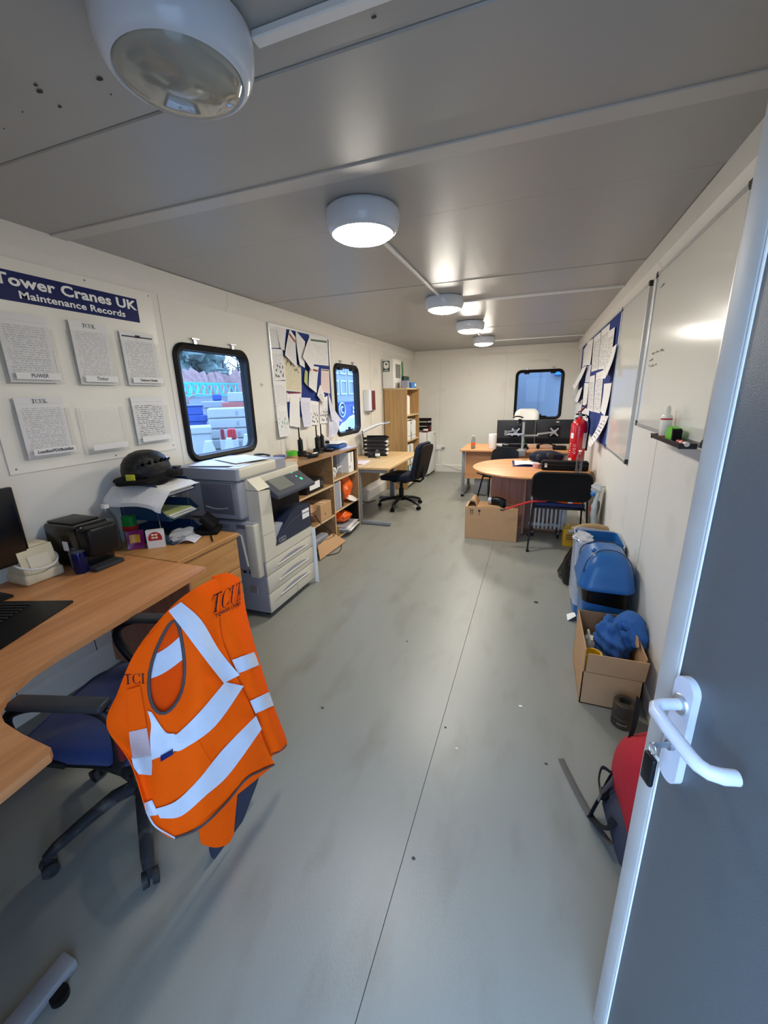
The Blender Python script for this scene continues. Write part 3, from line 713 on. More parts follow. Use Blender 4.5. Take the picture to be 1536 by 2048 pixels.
# wall dispenser between window and bookcase
t = thing('wall_dispenser', 'white and dark red dispenser mounted on the wall beyond the far left window', 'dispenser', (XL, 5.76, 1.33))
MB().rbox(0, .10, -.15, .13, 0, .30, .015, 3).obj('body', 'white_plastic', t); MB().rbox(.098, .108, -.07, .06, .012, .285, .008, 2).obj('front_panel', 'maroon', t); MB().rbox(.03, .09, -.03, .03, -.012, 0, .004, 1).obj('nozzle', 'black_plastic', t)
# ------------------------------------------------------------------ near corner desk
DZ = .73
ol = [(XL+.012, 1.492), (-1.522, 1.485), (-1.512, 1.47), (-1.478, .92), (-1.468, .74), (-1.455, .66), (-1.42, .575), (-1.36, .515), (-1.28, .488), (-1.19, .478), (-1.07, .473), (-1.055, .46), (-1.045, .35), (-1.035, -.095), (XL+.012, -.095)]
desk = thing('corner_desk', 'beech L-shaped corner desk with a curved inner edge, left foreground', 'desk', (-1.7, .7, 0))
top = LP(MB().prism(ol, DZ-.025, DZ), 'desk_top', 'beech', desk, 30)
LP(MB().rbox(XL+.03, -1.62, 1.452, 1.472, .03, DZ-.026, .002, 1), 'end_panel', 'beech_z', desk)
LP(MB().rbox(XL+.12, XL+.138, .12, 1.45, .33, DZ-.026, .002, 1), 'modesty_panel', 'ped_wood', desk)
LP(MB().rbox(-2.22, -1.14, -.075, -.06, .33, DZ-.026, .002, 1), 'modesty_panel', 'ped_wood', desk)
LP(MB().rbox(-1.165, -1.110, -.06, .405, .006, .038, .006), 'foot_bar', 'steel_paint', desk)
LP(MB().rbox(-1.160, -1.115, .04, .12, .038, DZ-.05, .006), 'leg_column', 'steel_paint', desk)
LP(MB().rbox(-1.165, -1.110, -.05, .36, DZ-.05, DZ-.0255, .004), 'top_rail', 'steel_paint', desk)
LP(MB().cyl((-1.098, .345, 0), (-1.098, .345, .018), .022, None, 16), 'levelling_foot', 'rubber_black', desk)
# ------------------------------------------------------------------ wooden drawer pedestal
pedx = -1.735
pd = thing('drawer_pedestal', 'wooden drawer pedestal between the corner desk and the photocopier', 'drawers', (-2.02, 1.74, 0))
LP(MB().rbox(XL+.03, pedx+.012, 1.497, 1.985, DZ-.025, DZ, .002, 1), 'top', 'ped_wood', pd)
LP(MB().rbox(XL+.04, pedx-.018, 1.503, 1.98, .03, DZ-.026, .002, 1), 'carcass', 'ped_wood', pd)
for z0, z1 in ((.50, .70), (.275, .495), (.04, .27)): LP(MB().rbox(pedx-.018, pedx, 1.506, 1.977, z0, z1, .002, 1), 'drawer', 'ped_wood', pd)
LP(MB().prism([(1.945, .665), (1.965, .665), (1.955, .650)], pedx, pedx+.002, 'x'), 'lock_mark', 'steel_paint', pd, 0)
LP(MB().cyl((pedx, 1.86, .60), (pedx+.003, 1.86, .60), .004, None, 10), 'lock', 'steel_paint', pd)
for y in (1.52, 1.96):
    for x in (-2.28, -1.78): LP(MB().cyl((x, y, 0), (x, y, .032), .02, None, 12), 'castor', 'rubber_black', pd)
# ------------------------------------------------------------------ things on the corner desk
t = thing('monitor', 'black computer monitor at the left edge, on the corner desk', 'monitor', (-2.2, .85, DZ))
MB().rbox(-.022, .0, -.30, .268, .108, .462, .006).obj('casing', 'black_plastic', t); MB().box(0, .0012, -.288, .256, .122, .450).obj('screen', 'screen_black', t, 0)
MB().rbox(-.05, -.018, -.03, .03, .01, .2, .006).obj('stand_neck', 'black_plastic', t); MB().rbox(-.09, .09, -.12, .12, 0, .012, .005).obj('stand_base', 'black_plastic', t)
# ribbed keyboard-sized mat
A, Bk = Vector((-1.801, 1.022, 0)), Vector((-.947, -.322, 0)).normalized(); Rt = Vector((.322, -.947, 0))
t = thing('desk_mat', 'black mat with raised ribs on the corner desk, cut by the left edge', 'mat', (A.x, A.y, DZ))
def loc_mb(mb): return mb.xf(Matrix(((Rt.x, Bk.x, 0, 0), (Rt.y, Bk.y, 0, 0), (0, 0, 1, 0), (0, 0, 0, 1))))
loc_mb(MB().prism(rrect(0, .50, 0, .44, .012, 4), 0, .006)).obj('mat_base', 'black_plastic', t)
for k in range(9): loc_mb(MB().rbox(.03+.022*k, .040+.022*k, .16, .42, .006, .011, .002, 1)).obj('rib', 'charcoal', t)
# tumbler
t = thing('tumbler', 'dark blue metal tumbler with a clear lid on the corner desk', 'cup', (-2.085, 1.250, DZ))
MB().lathe([(.024, 0), (.030, .003), (.036, .03), (.038, .07), (.038, .105), (.036, .112), (.034, .112), (.034, .100)], n=28).obj('cup', 'tumbler_blue', t)
MB().lathe([(.034, .108), (.0375, .112), (.0375, .122), (.034, .126), (.030, .124), (1e-6, .122)], n=28).obj('lid', 'acrylic', t)
# coffee machine
t = thing('coffee_machine', 'black pod coffee machine with a white sticker beside the blue tumbler', 'coffee machine', (-2.17, 1.345, DZ))
MB().rbox(-.16, .10, -.085, .085, .005, .235, .022, 4).obj('body', 'black_gloss', t)
MB().rbox(.02, .165, -.080, .080, .075, .225, .022, 3).obj('brew_head', 'black_plastic', t)
MB().rbox(.02, .165, -.078, .078, .0, .022, .008, 2).obj('drip_tray', 'charcoal', t)
MB().rbox(.055, .07, -.06, .06, .022, .14, .005).obj('column_face', 'black_gloss', t)
MB().rbox(-.03, .01, -.0862, -.0848, .10, .15, .0005, 1).obj('sticker', 'paper_white', t); MB().rbox(.07, .088, -.0815, -.0800, .155, .17, .0005, 1).obj('badge', 'lettering_white', t)
MB().rbox(-.14, .05, -.07, .07, .235, .243, .004).obj('lid', 'black_plastic', t); MB().cyl((.13, 0, .135), (.13, 0, .118), .018, .014, 14).obj('spout', 'black_plastic', t)
# cream carry box
t = thing('cream_radio', 'small cream plastic box with a hoop handle beside the coffee machine', 'box', (-2.235, 1.135, DZ))
MB().rbox(-.075, .075, -.085, .085, 0, .05, .012, 3).obj('base', 'cream_plastic', t)
MB().prism([(-.065, .05), (.06, .05), (.035, .165), (-.05, .165)], -.075, .075, 'y').obj('body', 'cream_plastic', t)
MB().prism([(.0605, .06), (.0622, .06), (.0475, .13), (.0455, .13)], -.045, .045, 'y').obj('front_recess', 'paper_cream', t, 0)
MB().rbox(-.045, .03, -.062, .062, .164, .178, .006).obj('lid', 'cream_plastic', t)
MB().tube([(.02+.075*math.sin(a), -.088*math.cos(a), .105-.035*math.sin(a)) for a in [PI*i/16 for i in range(17)]], .005, 8).obj('handle', 'white_plastic', t)
# ------------------------------------------------------------------ letter trays on the pedestal
TR = thing('letter_trays', 'stack of blue letter trays full of papers under the helmet', 'letter trays', (-2.12, 1.80, DZ), 6)
def tray(z, h=.078, m='tray_blue'):
    q = MB(); q.box(-.17, .165, -.13, .13, z, z+.003)
    q.prism([(-.17, z), (.10, z), (.165, z+.018), (.10, z+h), (-.17, z+h)], -.132, -.128, 'y'); q.prism([(-.17, z), (.10, z), (.165, z+.018), (.10, z+h), (-.17, z+h)], .128, .132, 'y'); q.box(-.173, -.169, -.13, .13, z, z+h)
    return q.obj('tray', m, TR, 0)
for z in (.0, .145, .285): tray(z)
for (x, y) in ((.09, -.13), (.09, .13), (-.15, -.13), (-.15, .13)): MB().cyl((x, y, .01), (x, y, .31), .0025, None, 8).obj('support_rod', 'steel', TR)
def pile(name, lab, x0, x1, y0, y1, z, n, dz, mats, rz, loc, group=None, cat='papers', jit=.015):
    o = thing(name, lab, cat, loc, rz, group)
    rnd = random.Random(len(lab))
    for k in range(n):
        a, b, r = rnd.uniform(-jit, jit), rnd.uniform(-jit, jit), rnd.uniform(-.06, .06)
        f = lambda u, v, a=a, b=b, k=k, r=r: (x0+a+(x1-x0)*u+r*(v-.5)*(y1-y0), y0+b+(y1-y0)*v-r*(u-.5)*(x1-x0), z+dz*(k+.5)+.25*dz*math.sin(3*u+k)*math.sin(3*v))
        MB().sheet(f, 5, 5, dz*.7).obj('sheet', mats[k % len(mats)], o)
    return o
def onT(x, y, z): # tray frame -> world
    a = math.radians(6); return (-2.12+x*math.cos(a)-y*math.sin(a), 1.80+x*math.sin(a)+y*math.cos(a), DZ+z)
pile('paper_pile', 'green and white papers in the middle blue letter tray', -.13, .14, -.10, .10, 0, 6, .005, ['paper_white', 'paper_green', 'paper_white', 'paper_green'], 6, onT(.01, 0, .150))
pile('paper_pile', 'thick wad of papers in the top blue letter tray', -.13, .15, -.105, .105, 0, 8, .0052, ['paper_white', 'print_text', 'paper_cream'], 6, onT(.01, .01, .290))
# sheets draped over the trays towards the camera
def fn(u, v):
    x, y = -.19+.40*u, -.25+.36*v
    z = .345+.008*math.sin(4*u)
    if y < -.135: z -= (1.1*(-.135-y))**1.12+.02*math.sin(7*u)*(-.135-y)*3
    if u > .92: z -= .01
    return onT(x, max(y, -.215-.02*u) if y < -.215 else y, z)
tag(MB().sheet(fn, 14, 16, .0012).obj('draped_sheet', 'print_draped'), 'white printed sheets draped over the top letter tray under the helmet', 'papers')
# black cloth and helmet
c = onT(-.03, -.03, .352)
t = thing('folded_cloth', 'folded black beanie cloth under the helmet', 'cloth', c, 10)
MB().ell((.015, .02, .028), .15, .20, .030, 36, 12, lambda p: 1+.13*math.sin(5*p.x+3*p.y)+.10*math.cos(8*p.y+2*p.x)+.06*math.sin(13*p.x)).obj('fold', 'black_fabric', t)
MB().ell((.04, .05, .048), .125, .155, .026, 32, 10, lambda p: 1+.14*math.sin(6*p.y+2*p.x)+.08*math.cos(9*p.x)).obj('fold', 'black_fabric', t)
t = thing('climbing_helmet', 'scuffed black climbing safety helmet on the letter trays', 'helmet', (c[0]-.005, c[1]+.005, c[2]+.045), 20)
hp = [(.120, .0), (.126, .012), (.127, .04), (.120, .075), (.102, .106), (.075, .130), (.04, .144), (1e-6, .148)]
MB().lathe(hp, n=36, sx=1.0, sy=1.18).obj('shell', 'helmet_black', t, 60)
MB().lathe([(.112, .0), (.116, .03), (.1, .09), (1e-6, .12)], n=28, sx=1, sy=1.18).obj('liner', 'black_fabric', t)
for k in range(6):
    a = math.radians(-62+16*k); MB().obox((.121*math.cos(a), .121*1.18*math.sin(a), .080+.012*math.cos(2.2*(a+.3))), (-math.sin(a), math.cos(a), 0), (math.cos(a)*.6, math.sin(a)*.6, .8), (math.cos(a), math.sin(a), -.6), .008, .014, .005).obj('vent_slot', 'black_gloss', t)
MB().tube([(.128*math.cos(a), .128*1.18*math.sin(a), .012+.02*math.sin(3*a)) for a in [math.radians(-100+13*k) for k in range(17)]], .005, 8).obj('rim_bead', 'black_plastic', t)
MB().rbox(.09, .15, .06, .12, .022, .034, .004).obj('peak', 'black_plastic', t)
MB().rbox(-.03, .02, -.165, -.155, -.028, .03, .003).obj('strap_tag', 'yellow_tag', t)
# sweets, packets, bottles on the pedestal
t = thing('snack_packet', 'purple foil snack packet leaning on the letter trays', 'packet', (-2.105, 1.575, DZ), 42)
MB().sheet(lambda u, v: (-.045+.09*u, .02*v+.014*math.sin(PI*u)*math.sin(PI*v), .002+.105*v), 8, 8, .012).obj('bag', 'purple', t); MB().sheet(lambda u, v: (-.026+.052*u, -.004+.02*v*.7+.008*math.sin(PI*u), .040+.045*v), 6, 6, .004).xf(Matrix.Translation((0, -.004, 0))).obj('print_nuts', 'snack_gold', t)
t = thing('chocolate_box', 'white chocolate box with a red arched window beside the purple packet', 'box', (-2.02, 1.640, DZ), 40)
MB().box(-.045, .045, -.016, .016, 0, .105).obj('carton', 'white_plastic', t, 0)
MB().prism([(-.034, .045)]+[(.036*math.cos(a), .058+.038*math.sin(a)) for a in [PI*(1-k/10) for k in range(11)]]+[(.034, .045)], -.0175, -.0162, 'y').obj('window_print', 'choc_red', t, 0)
for k in range(4): MB().ell((-.012+.018*(k % 2), -.018, .062+.017*(k//2)), .009, .003, .006, 10, 6).obj('sweet_print', 'choc_cream', t)
def bottle(name, lab, loc, h, r, body, capm, label=None, group=None, fill=None, rz=0):
    o = thing(name, lab, 'bottle', loc, rz, group)
    MB().lathe([(r*.85, 0), (r, .006), (r, h*.42), (r*.95, h*.46), (r, h*.5), (r, h*.64), (r*.8, h*.76), (r*.42, h*.87), (r*.38, h*.93)], n=22).obj('body', body, o, 50)
    MB().lathe([(r*.44, h*.925), (r*.44, h), (r*.3, h)], n=18).obj('cap', capm, o)
    if label: MB().lathe([(r*1.012, h*.26), (r*1.012, h*.46)], n=22).obj('label_band', label, o)
    if fill: MB().lathe([(r*.82, .003), (r*.96, .008), (r*.96, h*fill), (1e-6, h*fill)], n=20).obj('liquid', 'pet', o)
    return o
bottle('plastic_bottle', 'empty clear plastic bottle behind the coffee machine', (-2.225, 1.530, DZ), .27, .044, 'pet', 'white_plastic')
t = thing('green_carton', 'green carton standing behind the purple packet', 'carton', (-2.175, 1.615, DZ), 20); MB().rbox(-.03, .03, -.025, .025, 0, .185, .004).obj('carton', 'green_plastic', t); MB().box(-.0305, .0305, -.0256, .0256, .10, .125).obj('print_band', 'choc_red', t, 0)
tag(lump((-1.97, 1.775, DZ+.032), .060, .085, .036, 3, .28).obj('plastic_wrap', 'film'), 'crumpled clear plastic wrap in front of the letter trays', 'wrapping')
t = thing('paper_leaflet', 'folded white leaflet half inside the plastic wrap on the pedestal', 'leaflet', (-1.915, 1.78, DZ+.004), 25); MB().sheet(lambda u, v: (-.05+.1*u, -.06+.12*v, .018*math.sin(PI*u)), 8, 6, .001).obj('sheet', 'print_blueish', t)
t = thing('zip_case', 'black zipped case leaning beside the photocopier on the pedestal', 'case', (-1.905, 1.945, DZ), 28)
MB().rbox(-.05, .05, -.075, .075, -.02, .02, .014, 3).xf(Matrix.Translation((0, 0, .075)) @ Matrix.Rotation(math.radians(48), 4, 'Y')).obj('case', 'black_fabric', t)
MB().rbox(-.09, .06, -.07, .08, 0, .032, .012, 3).obj('flap', 'black_fabric', t)
tag(MB().tube([(-1.76, 1.80, DZ+.006), (-1.83, 1.865, DZ+.006), (-1.865, 1.90, DZ+.006)], .004, 8).tube([(-1.76, 1.80, DZ+.006), (-1.755, 1.795, DZ+.012), (-1.758, 1.788, DZ+.022)], .004, 8).obj('hex_key', 'black_plastic'), 'black bent hex key lying on the drawer pedestal', 'tool')
# ------------------------------------------------------------------ photocopier
CX0, CX1, CY0, CY1 = -2.295, -1.690, 2.180, 2.825     # back, front (faces +x), near side, far side
cp = thing('photocopier', 'large cream and grey office photocopier beside the wooden shelf unit', 'photocopier', (-2.0, 2.5, 0))
def cpart(mb, name, m, par=None, sm=35):
    o = mb.obj(name, m, par or cp, sm)
    if not par: o.matrix_parent_inverse = Matrix.Translation(cp.location).inverted()
    return o
cpart(MB().rbox(CX0, CX1-.012, CY0+.006, CY1-.004, .045, .66, .008), 'lower_body', 'copier_side')
cpart(MB().rbox(CX0, CX1-.10, CY0+.006, CY1-.004, .655, 1.02, .008), 'upper_body', 'copier_side')
cpart(MB().rbox(CX1-.36, CX1-.06, CY0+.04, CY0+.05, .02, .045, .002, 1), 'plinth', 'rubber_black')
for x in (CX0+.08, CX1-.07):
    for y in (CY0+.07, CY1-.07): cpart(MB().cyl((x, y-.012, .024), (x, y+.012, .024), .024, None, 16), 'castor', 'rubber_black')
# front drawers with scooped grips
for i, (z0, z1) in enumerate(((.052, .197), (.202, .335), (.340, .440))):
    d = cpart(MB().rbox(CX1-.014, CX1, CY0+.004, CY1-.004, z0, z1, .004), 'paper_drawer', 'copier_cream')
    zc = (z0+z1)/2+(.01 if i else .035); a, b = CY0+.13, CY1-.09
    pts = [(a+(b-a)*k/10, zc-.022+.012*math.sin(PI*k/10)*0) for k in range(11)]+[(b-(b-a)*k/10, zc-.022+.034*math.sin(PI*k/10)**.7) for k in range(1, 10)]
    cpart(MB().prism(pts, CX1-.004, CX1+.0012, 'x'), 'grip_recess', 'copier_side', d, 0)
    cpart(MB().tube([(CX1+.002, y, z) for (y, z) in pts[:11]], .005, 6), 'grip_lip', 'copier_cream', d)
cpart(MB().box(CX1, CX1+.001, CY0+.36, CY0+.3615, .052, .12), 'seam', 'copier_grey', None, 0); cpart(MB().box(CX1, CX1+.001, CY0+.05, CY0+.36, .119, .1205), 'seam', 'copier_grey', None, 0)
# front cover sweeping up on the left into the corner column
poly = [(CY0+.004, .446), (CY1-.004, .446), (CY1-.004, .520)] + [(CY0+.21-.065*math.sin(PI/2*k/6), .52+.065*(1-math.cos(PI/2*k/6))) for k in range(7)] + [(CY0+.13, .94), (CY0+.004, .955)]
cpart(MB().prism(poly, CX1-.10, CX1, 'x'), 'front_cover', 'copier_cream', None, 25)
cpart(MB().box(CX1, CX1+.001, CY0+.004, CY0+.135, .640, .642), 'seam', 'copier_grey', None, 0)
# dark output bay
cpart(MB().box(CX1-.32, CX1-.094, CY0+.14, CY1-.003, .66, .94), 'output_bay', 'black_plastic', None, 0)
pts = [(CY0+.135, .524), (CY1-.004, .524), (CY1-.004, .715), (CY0+.47, .735), (CY0+.35, .715), (CY0+.24, .64), (CY0+.15, .56)]
nav = cpart(MB().prism(pts, CX1-.28, CX1+.004, 'x'), 'output_tray_front', 'copier_navy', None, 25)
cpart(MB().tube([(CX1+.004, y, z) for (y, z) in ((CY0+.15, .565), (CY0+.24, .60), (CY0+.36, .645), (CY0+.5, .66), (CY1-.01, .655))], .004, 6), 'cover_crease', 'copier_navy', nav)
cpart(MB().rbox(CX1+.004, CX1+.0055, CY1-.135, CY1-.03, .612, .685, .0005, 1), 'notice_sticker', 'paper_white', nav)
cpart(MB().frame(rrect(CY0+.172, CY0+.262, .535, .566, .014, 5), rrect(CY0+.177, CY0+.257, .540, .561, .010, 5), CX1+.003, CX1+.0062, 'x'), 'badge_ring', 'alu', nav)
cpart(text_mb('xerox', .020, on_plane((CX1+.0052, CY0+.217, .5445), (0, 1, 0), (0, 0, 1)), bold=.0003), 'badge_lettering', 'alu', nav, 0)
# scanner head
cpart(MB().rbox(CX0, CX1-.075, CY0+.002, CY1-.004, .955, 1.035, .010), 'scanner_body', 'copier_cream')
cpart(MB().prism([(CX1+.0, .958), (CX1-.10, .958), (CX1-.10, 1.035), (CX1-.085, 1.035)], CY0+.004, CY0+.135, 'y'), 'scanner_cheek', 'copier_cream')
# sloping control panel
A = (CX1+.055, .895); Bp = (CX1-.115, 1.010)
pan = cpart(MB().prism([(CX1+.055, .870), (CX1+.062, .888), (CX1-.115, 1.008), (CX1-.115, .93)], CY0+.135, CY1+.005, 'y'), 'control_panel', 'copier_navy', None, 25)
pn = Vector((.120, 0, .177)).normalized()
def onpanel(y0, y1, f0, f1, d0, d1, name, m):
    a, b = Vector((CX1+.062, 0, .888)), Vector((CX1-.115, 0, 1.008)); q = MB(); vs = []
    for d in (d0, d1):
        for f in (f0, f1):
            for y in (y0, y1): p = a.lerp(b, f)+pn*d; vs.append((p.x, y, p.z))
    q.add(vs, [(0, 2, 3, 1), (4, 5, 7, 6), (0, 1, 5, 4), (2, 6, 7, 3), (0, 4, 6, 2), (1, 3, 7, 5)]); return cpart(q, name, m, pan, 0)
onpanel(CY0+.145, CY1-.002, .05, .97, 0, .002, 'panel_face', 'copier_panel')
onpanel(CY0+.21, CY0+.41, .22, .86, .002, .004, 'touch_screen', 'lcd_grey')
for (y, f, rr) in ((CY0+.53, .78, .008), (CY0+.55, .38, .014), (CY0+.53, .55, .007)):
    p = Vector((CX1+.062, 0, .888)).lerp(Vector((CX1-.115, 0, 1.008)), f); cpart(MB().lathe([(rr, .002), (rr, .006), (rr*.7, .007)], n=14).xf(Matrix.Translation((p.x, y, p.z)) @ pn.to_track_quat('Z', 'Y').to_matrix().to_4x4()), 'start_button', 'led_green', pan)
for k in range(9):
    p = Vector((CX1+.062, 0, .888)).lerp(Vector((CX1-.115, 0, 1.008)), .25+.16*(k % 3)); cpart(MB().cyl((p.x, CY0+.44+.022*(k//3), p.z+.002), tuple(Vector((p.x, CY0+.44+.022*(k//3), p.z+.002))+pn*.003), .005, None, 10), 'key', 'copier_grey', pan)
# document feeder lid
poly = rrect(CX0+.0, CX1-.08, CY0-.085, CY1-.16, .02, 4)
cpart(MB().prism(poly, 1.038, 1.112, 'z'), 'document_feeder', 'copier_side', None, 25)
cpart(MB().rbox(CX1-.19, CX1-.075, CY0-.07, CY1-.30, 1.040, 1.118, .016, 3), 'feeder_front', 'copier_cream')
cpart(MB().prism([(CY0+.30, 1.035), (CY1-.004, 1.035), (CY1-.004, 1.052), (CY0+.46, 1.085), (CY0+.30, 1.105)], CX0+.06, CX1-.085, 'x'), 'feeder_tray', 'copier_cream', None, 25)
# grey side units facing the camera
cpart(MB().rbox(CX0+.02, CX1-.095, CY0-.075, CY0+.006, .770, 1.030, .014, 3), 'side_finisher', 'copier_side')
fin = cpart(MB().rbox(CX0+.21, CX1-.13, CY0-.088, CY0-.07, .805, 1.020, .012, 3), 'finisher_door', 'copier_grey')
cpart(MB().tube([(CX0+.24, CY0-.090, .855), (CX0+.30, CY0-.090, .842), (CX0+.36, CY0-.090, .842), (CX0+.42, CY0-.090, .852)], .004, 6), 'door_pull', 'copier_side', fin)
cpart(MB().rbox(CX0+.03, CX1-.03, CY0-.050, CY0+.008, .40, .745, .010, 3), 'side_door', 'copier_side')
cpart(MB().rbox(CX1-.10, CX1-.018, CY0-.056, CY0+.004, .345, .735, .012, 3), 'side_door_post', 'copier_cream')
cpart(MB().tube([(CX0+.22, CY0-.053, .655), (CX1-.16, CY0-.053, .660), (CX1-.135, CY0-.054, .65), (CX1-.105, CY0-.056, .43)], .007, 8), 'side_door_rail', 'copier_cream')
for k in range(12): cpart(MB().box(CX0+.18+.017*k, CX0+.187+.017*k, CY0-.052, CY0-.049, .695, .725), 'vent_slot', 'copier_grey', None, 0)
cpart(MB().rbox(CX1-.17, CX1-.09, CY0-.052, CY0-.048, .70, .728, .002, 1), 'side_label', 'copier_grey')
cpart(MB().rbox(CX1-.16, CX1-.10, CY0+.002, CY0+.008, .19, .25, .002, 1), 'side_latch', 'alu')
for k in range(5): cpart(MB().box(CX0+.30+.05*k, CX0+.325+.05*k, CY0+.003, CY0+.008, .345, .36), 'vent_slot', 'black_plastic', None, 0)
# papers on the copier
for (lab, m, cx, cy, rz, z) in (('white sheets on the photocopier lid, nearest the camera', 'paper_white', -2.07, 2.30, 12, 1.112), ('white sheet lying askew on the photocopier lid by the window', 'print_plain', -2.02, 2.46, -24, 1.121)):
    t = thing('loose_sheets', lab, 'papers', (cx, cy, z), rz, 'papers on the photocopier')
    for k in range(4): MB().sheet(lambda u, v, k=k: (-.18+.36*u+.012*k, -.125+.25*v-.01*k, .0016+.0019*k+.003*u*v), 4, 4, .0012).obj('sheet', m if k == 3 else 'paper_white', t)
t = thing('cable_bundle', 'black leads and a white plug heaped at the back of the photocopier', 'cables', (-2.05, 2.745, 1.045)); MB().tube([(.09*math.cos(a)*(1-.02*a), .05*math.sin(a), .012+.0035*a) for a in [.55*k for k in range(34)]], .007, 7).obj('lead', 'rubber_black', t); MB().rbox(.07, .11, -.02, .02, .0, .03, .006).obj('plug', 'white_plastic', t)
# white strip standing against the copier's far front corner
tag(MB().rbox(-1.70, -1.665, 2.835, 2.839, .0, .50, .001, 1).obj('plastic_strip', 'lettering_white'), 'white plastic strip standing against the photocopier corner', 'strip')
# ------------------------------------------------------------------ shelf unit
SX, SB, ST = -1.955, XL+.012, .975
sh = thing('shelf_unit', 'low wooden open shelf unit under the pinboard', 'shelf', (-2.15, 3.65, 0))
def spart(mb, name, m='shelf_wood', sm=0): return LP(mb, name, m, sh, sm)
spart(MB().box(SB, SX+.004, 2.850, 4.445, ST-.022, ST), 'top')
for y in (2.855, 3.775, 4.425): spart(MB().box(SB, SX, y, y+.018, 0, ST-.022), 'upright'); spart(MB().box(SX, SX+.0012, y, y+.018, 0, ST-.022), 'edge_strip', 'wood_edge')
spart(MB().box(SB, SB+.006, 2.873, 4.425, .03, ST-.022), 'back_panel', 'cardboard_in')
SHV = [(2.873, 3.775, .655), (2.873, 3.775, .325), (3.793, 4.425, .692), (3.793, 4.425, .348), (2.873, 3.775, .05), (3.793, 4.425, .05)]
for a, b, z in SHV: spart(MB().box(SB+.006, SX-.004, a, b, z-.02, z), 'shelf_board'); spart(MB().box(SX-.004, SX-.0028, a, b, z-.02, z), 'edge_strip', 'wood_edge')
for (y, z) in ((3.74, .62), (4.39, .657), (3.74, .29)): spart(MB().box(SB+.02, SX-.02, y, y+.035, z-.03, z+.014), 'batten')
spart(MB().box(SB+.01, SX-.012, 4.418, 4.4245, .052, .325), 'added_black_end', 'black_plastic'); spart(MB().box(SB+.007, SB+.012, 3.80, 4.418, .052, .66), 'added_black_back', 'black_plastic')  # black sheets added to darken the right bay's inner end and back
# ---- right bay
t = thing('white_carton', 'white archive carton on the top right shelf of the shelf unit', 'box', (-2.10, 4.30, .692)); MB().rbox(-.13, .12, -.07, .075, 0, .235, .002, 1).obj('carton', 'white_plastic', t); MB().box(.1202, .1212, .0, .012, .12, .235).obj('slot', 'charcoal', t, 0); MB().box(.1202, .1212, -.055, -.02, .06, .075).obj('print_mark', 'grey_plastic', t, 0)
t = thing('white_binder', 'white lever binder behind the carton on the top right shelf', 'binder', (-2.14, 4.19, .692)); MB().rbox(-.15, .05, -.035, .03, 0, .24, .002, 1).obj('cover', 'copier_side', t)
t = thing('paper_roll_heap', 'heap of rolled white papers on the top right shelf of the shelf unit', 'papers', (-2.08, 3.93, .692))
for k in range(7): MB().tube([(-.14, -.085+.027*k, .025+.022*(k % 3)), (.10-.01*k, -.08+.026*k, .03+.026*(k % 3))], [.020+.004*(k % 2)]*2, 12).obj('roll', 'paper_white' if k % 2 else 'copier_side', t)
MB().tube([(.105, -.08, .03), (.125, -.03, .12), (.125, .06, .12), (.11, .11, .02)], .006, 8).obj('white_cable', 'white_plastic', t)
t = thing('black_folder', 'black folder upright at the right end of the top shelf', 'folder', (-2.10, 4.40, .692)); MB().rbox(-.15, .12, -.012, .012, 0, .25, .003, 1).obj('cover', 'black_plastic', t)
t = thing('white_box_file', 'tall white box file on the middle right shelf', 'box file', (-2.09, 3.90, .348)); MB().rbox(-.15, .12, -.075, .055, 0, .30, .002, 1).obj('body', 'copier_side', t); MB().rbox(-.15, .122, .056, .072, 0, .305, .002, 1).obj('spine', 'white_plastic', t)
t = thing('orange_bag', 'orange plastic bag stuffed on the middle right shelf', 'bag', (-2.10, 4.26, .348)); lump((.0, .04, .165), .10, .115, .155, 5, .16, 26, 16).obj('bag', 'orange_bag', t); lump((.06, -.04, .11), .05, .05, .09, 9, .2).obj('fold', 'orange_bag', t)
t = thing('grey_card', 'grey card leaning in front of the orange bag on the middle shelf', 'card', (-1.99, 4.05, .348), 20); MB().rbox(-.006, .006, -.04, .04, 0, .16, .002, 1).obj('card', 'charcoal', t)
t = thing('white_plate', 'white plate leaning on the middle right shelf', 'plate', (-1.985, 4.25, .348)); MB().lathe([(.012, 0), (.055, .004), (.075, .014), (.073, .017), (.05, .008), (1e-6, .005)], n=24).xf(Matrix.Translation((0, 0, .03)) @ Matrix.Rotation(math.radians(24), 4, 'Y')).obj('plate', 'white_plastic', t)
t = thing('orange_bag', 'crumpled orange plastic bag on the bottom right shelf', 'bag', (-2.06, 4.12, .125)); lump((.0, .02, .07), .10, .14, .062, 12, .22, 26, 14).obj('bag', 'orange_bag', t); lump((-.03, -.1, .12), .07, .06, .06, 15, .2).obj('fold', 'hivis_dark', t)
pile('paper_pile', 'loose white papers spilling from the bottom right shelf', -.13, .13, -.19, .16, 0, 9, .008, ['paper_white', 'print_text', 'copier_side'], 8, (-2.05, 4.14, .05), jit=.03)
t = thing('gold_tin', 'small gold foil tin on the bottom right shelf beside the divider', 'tin', (-2.0, 3.87, .05)); MB().lathe([(.03, 0), (.034, .004), (.034, .075), (.036, .078), (.036, .088), (1e-6, .09)], n=20).obj('tin', 'gold_foil', t)
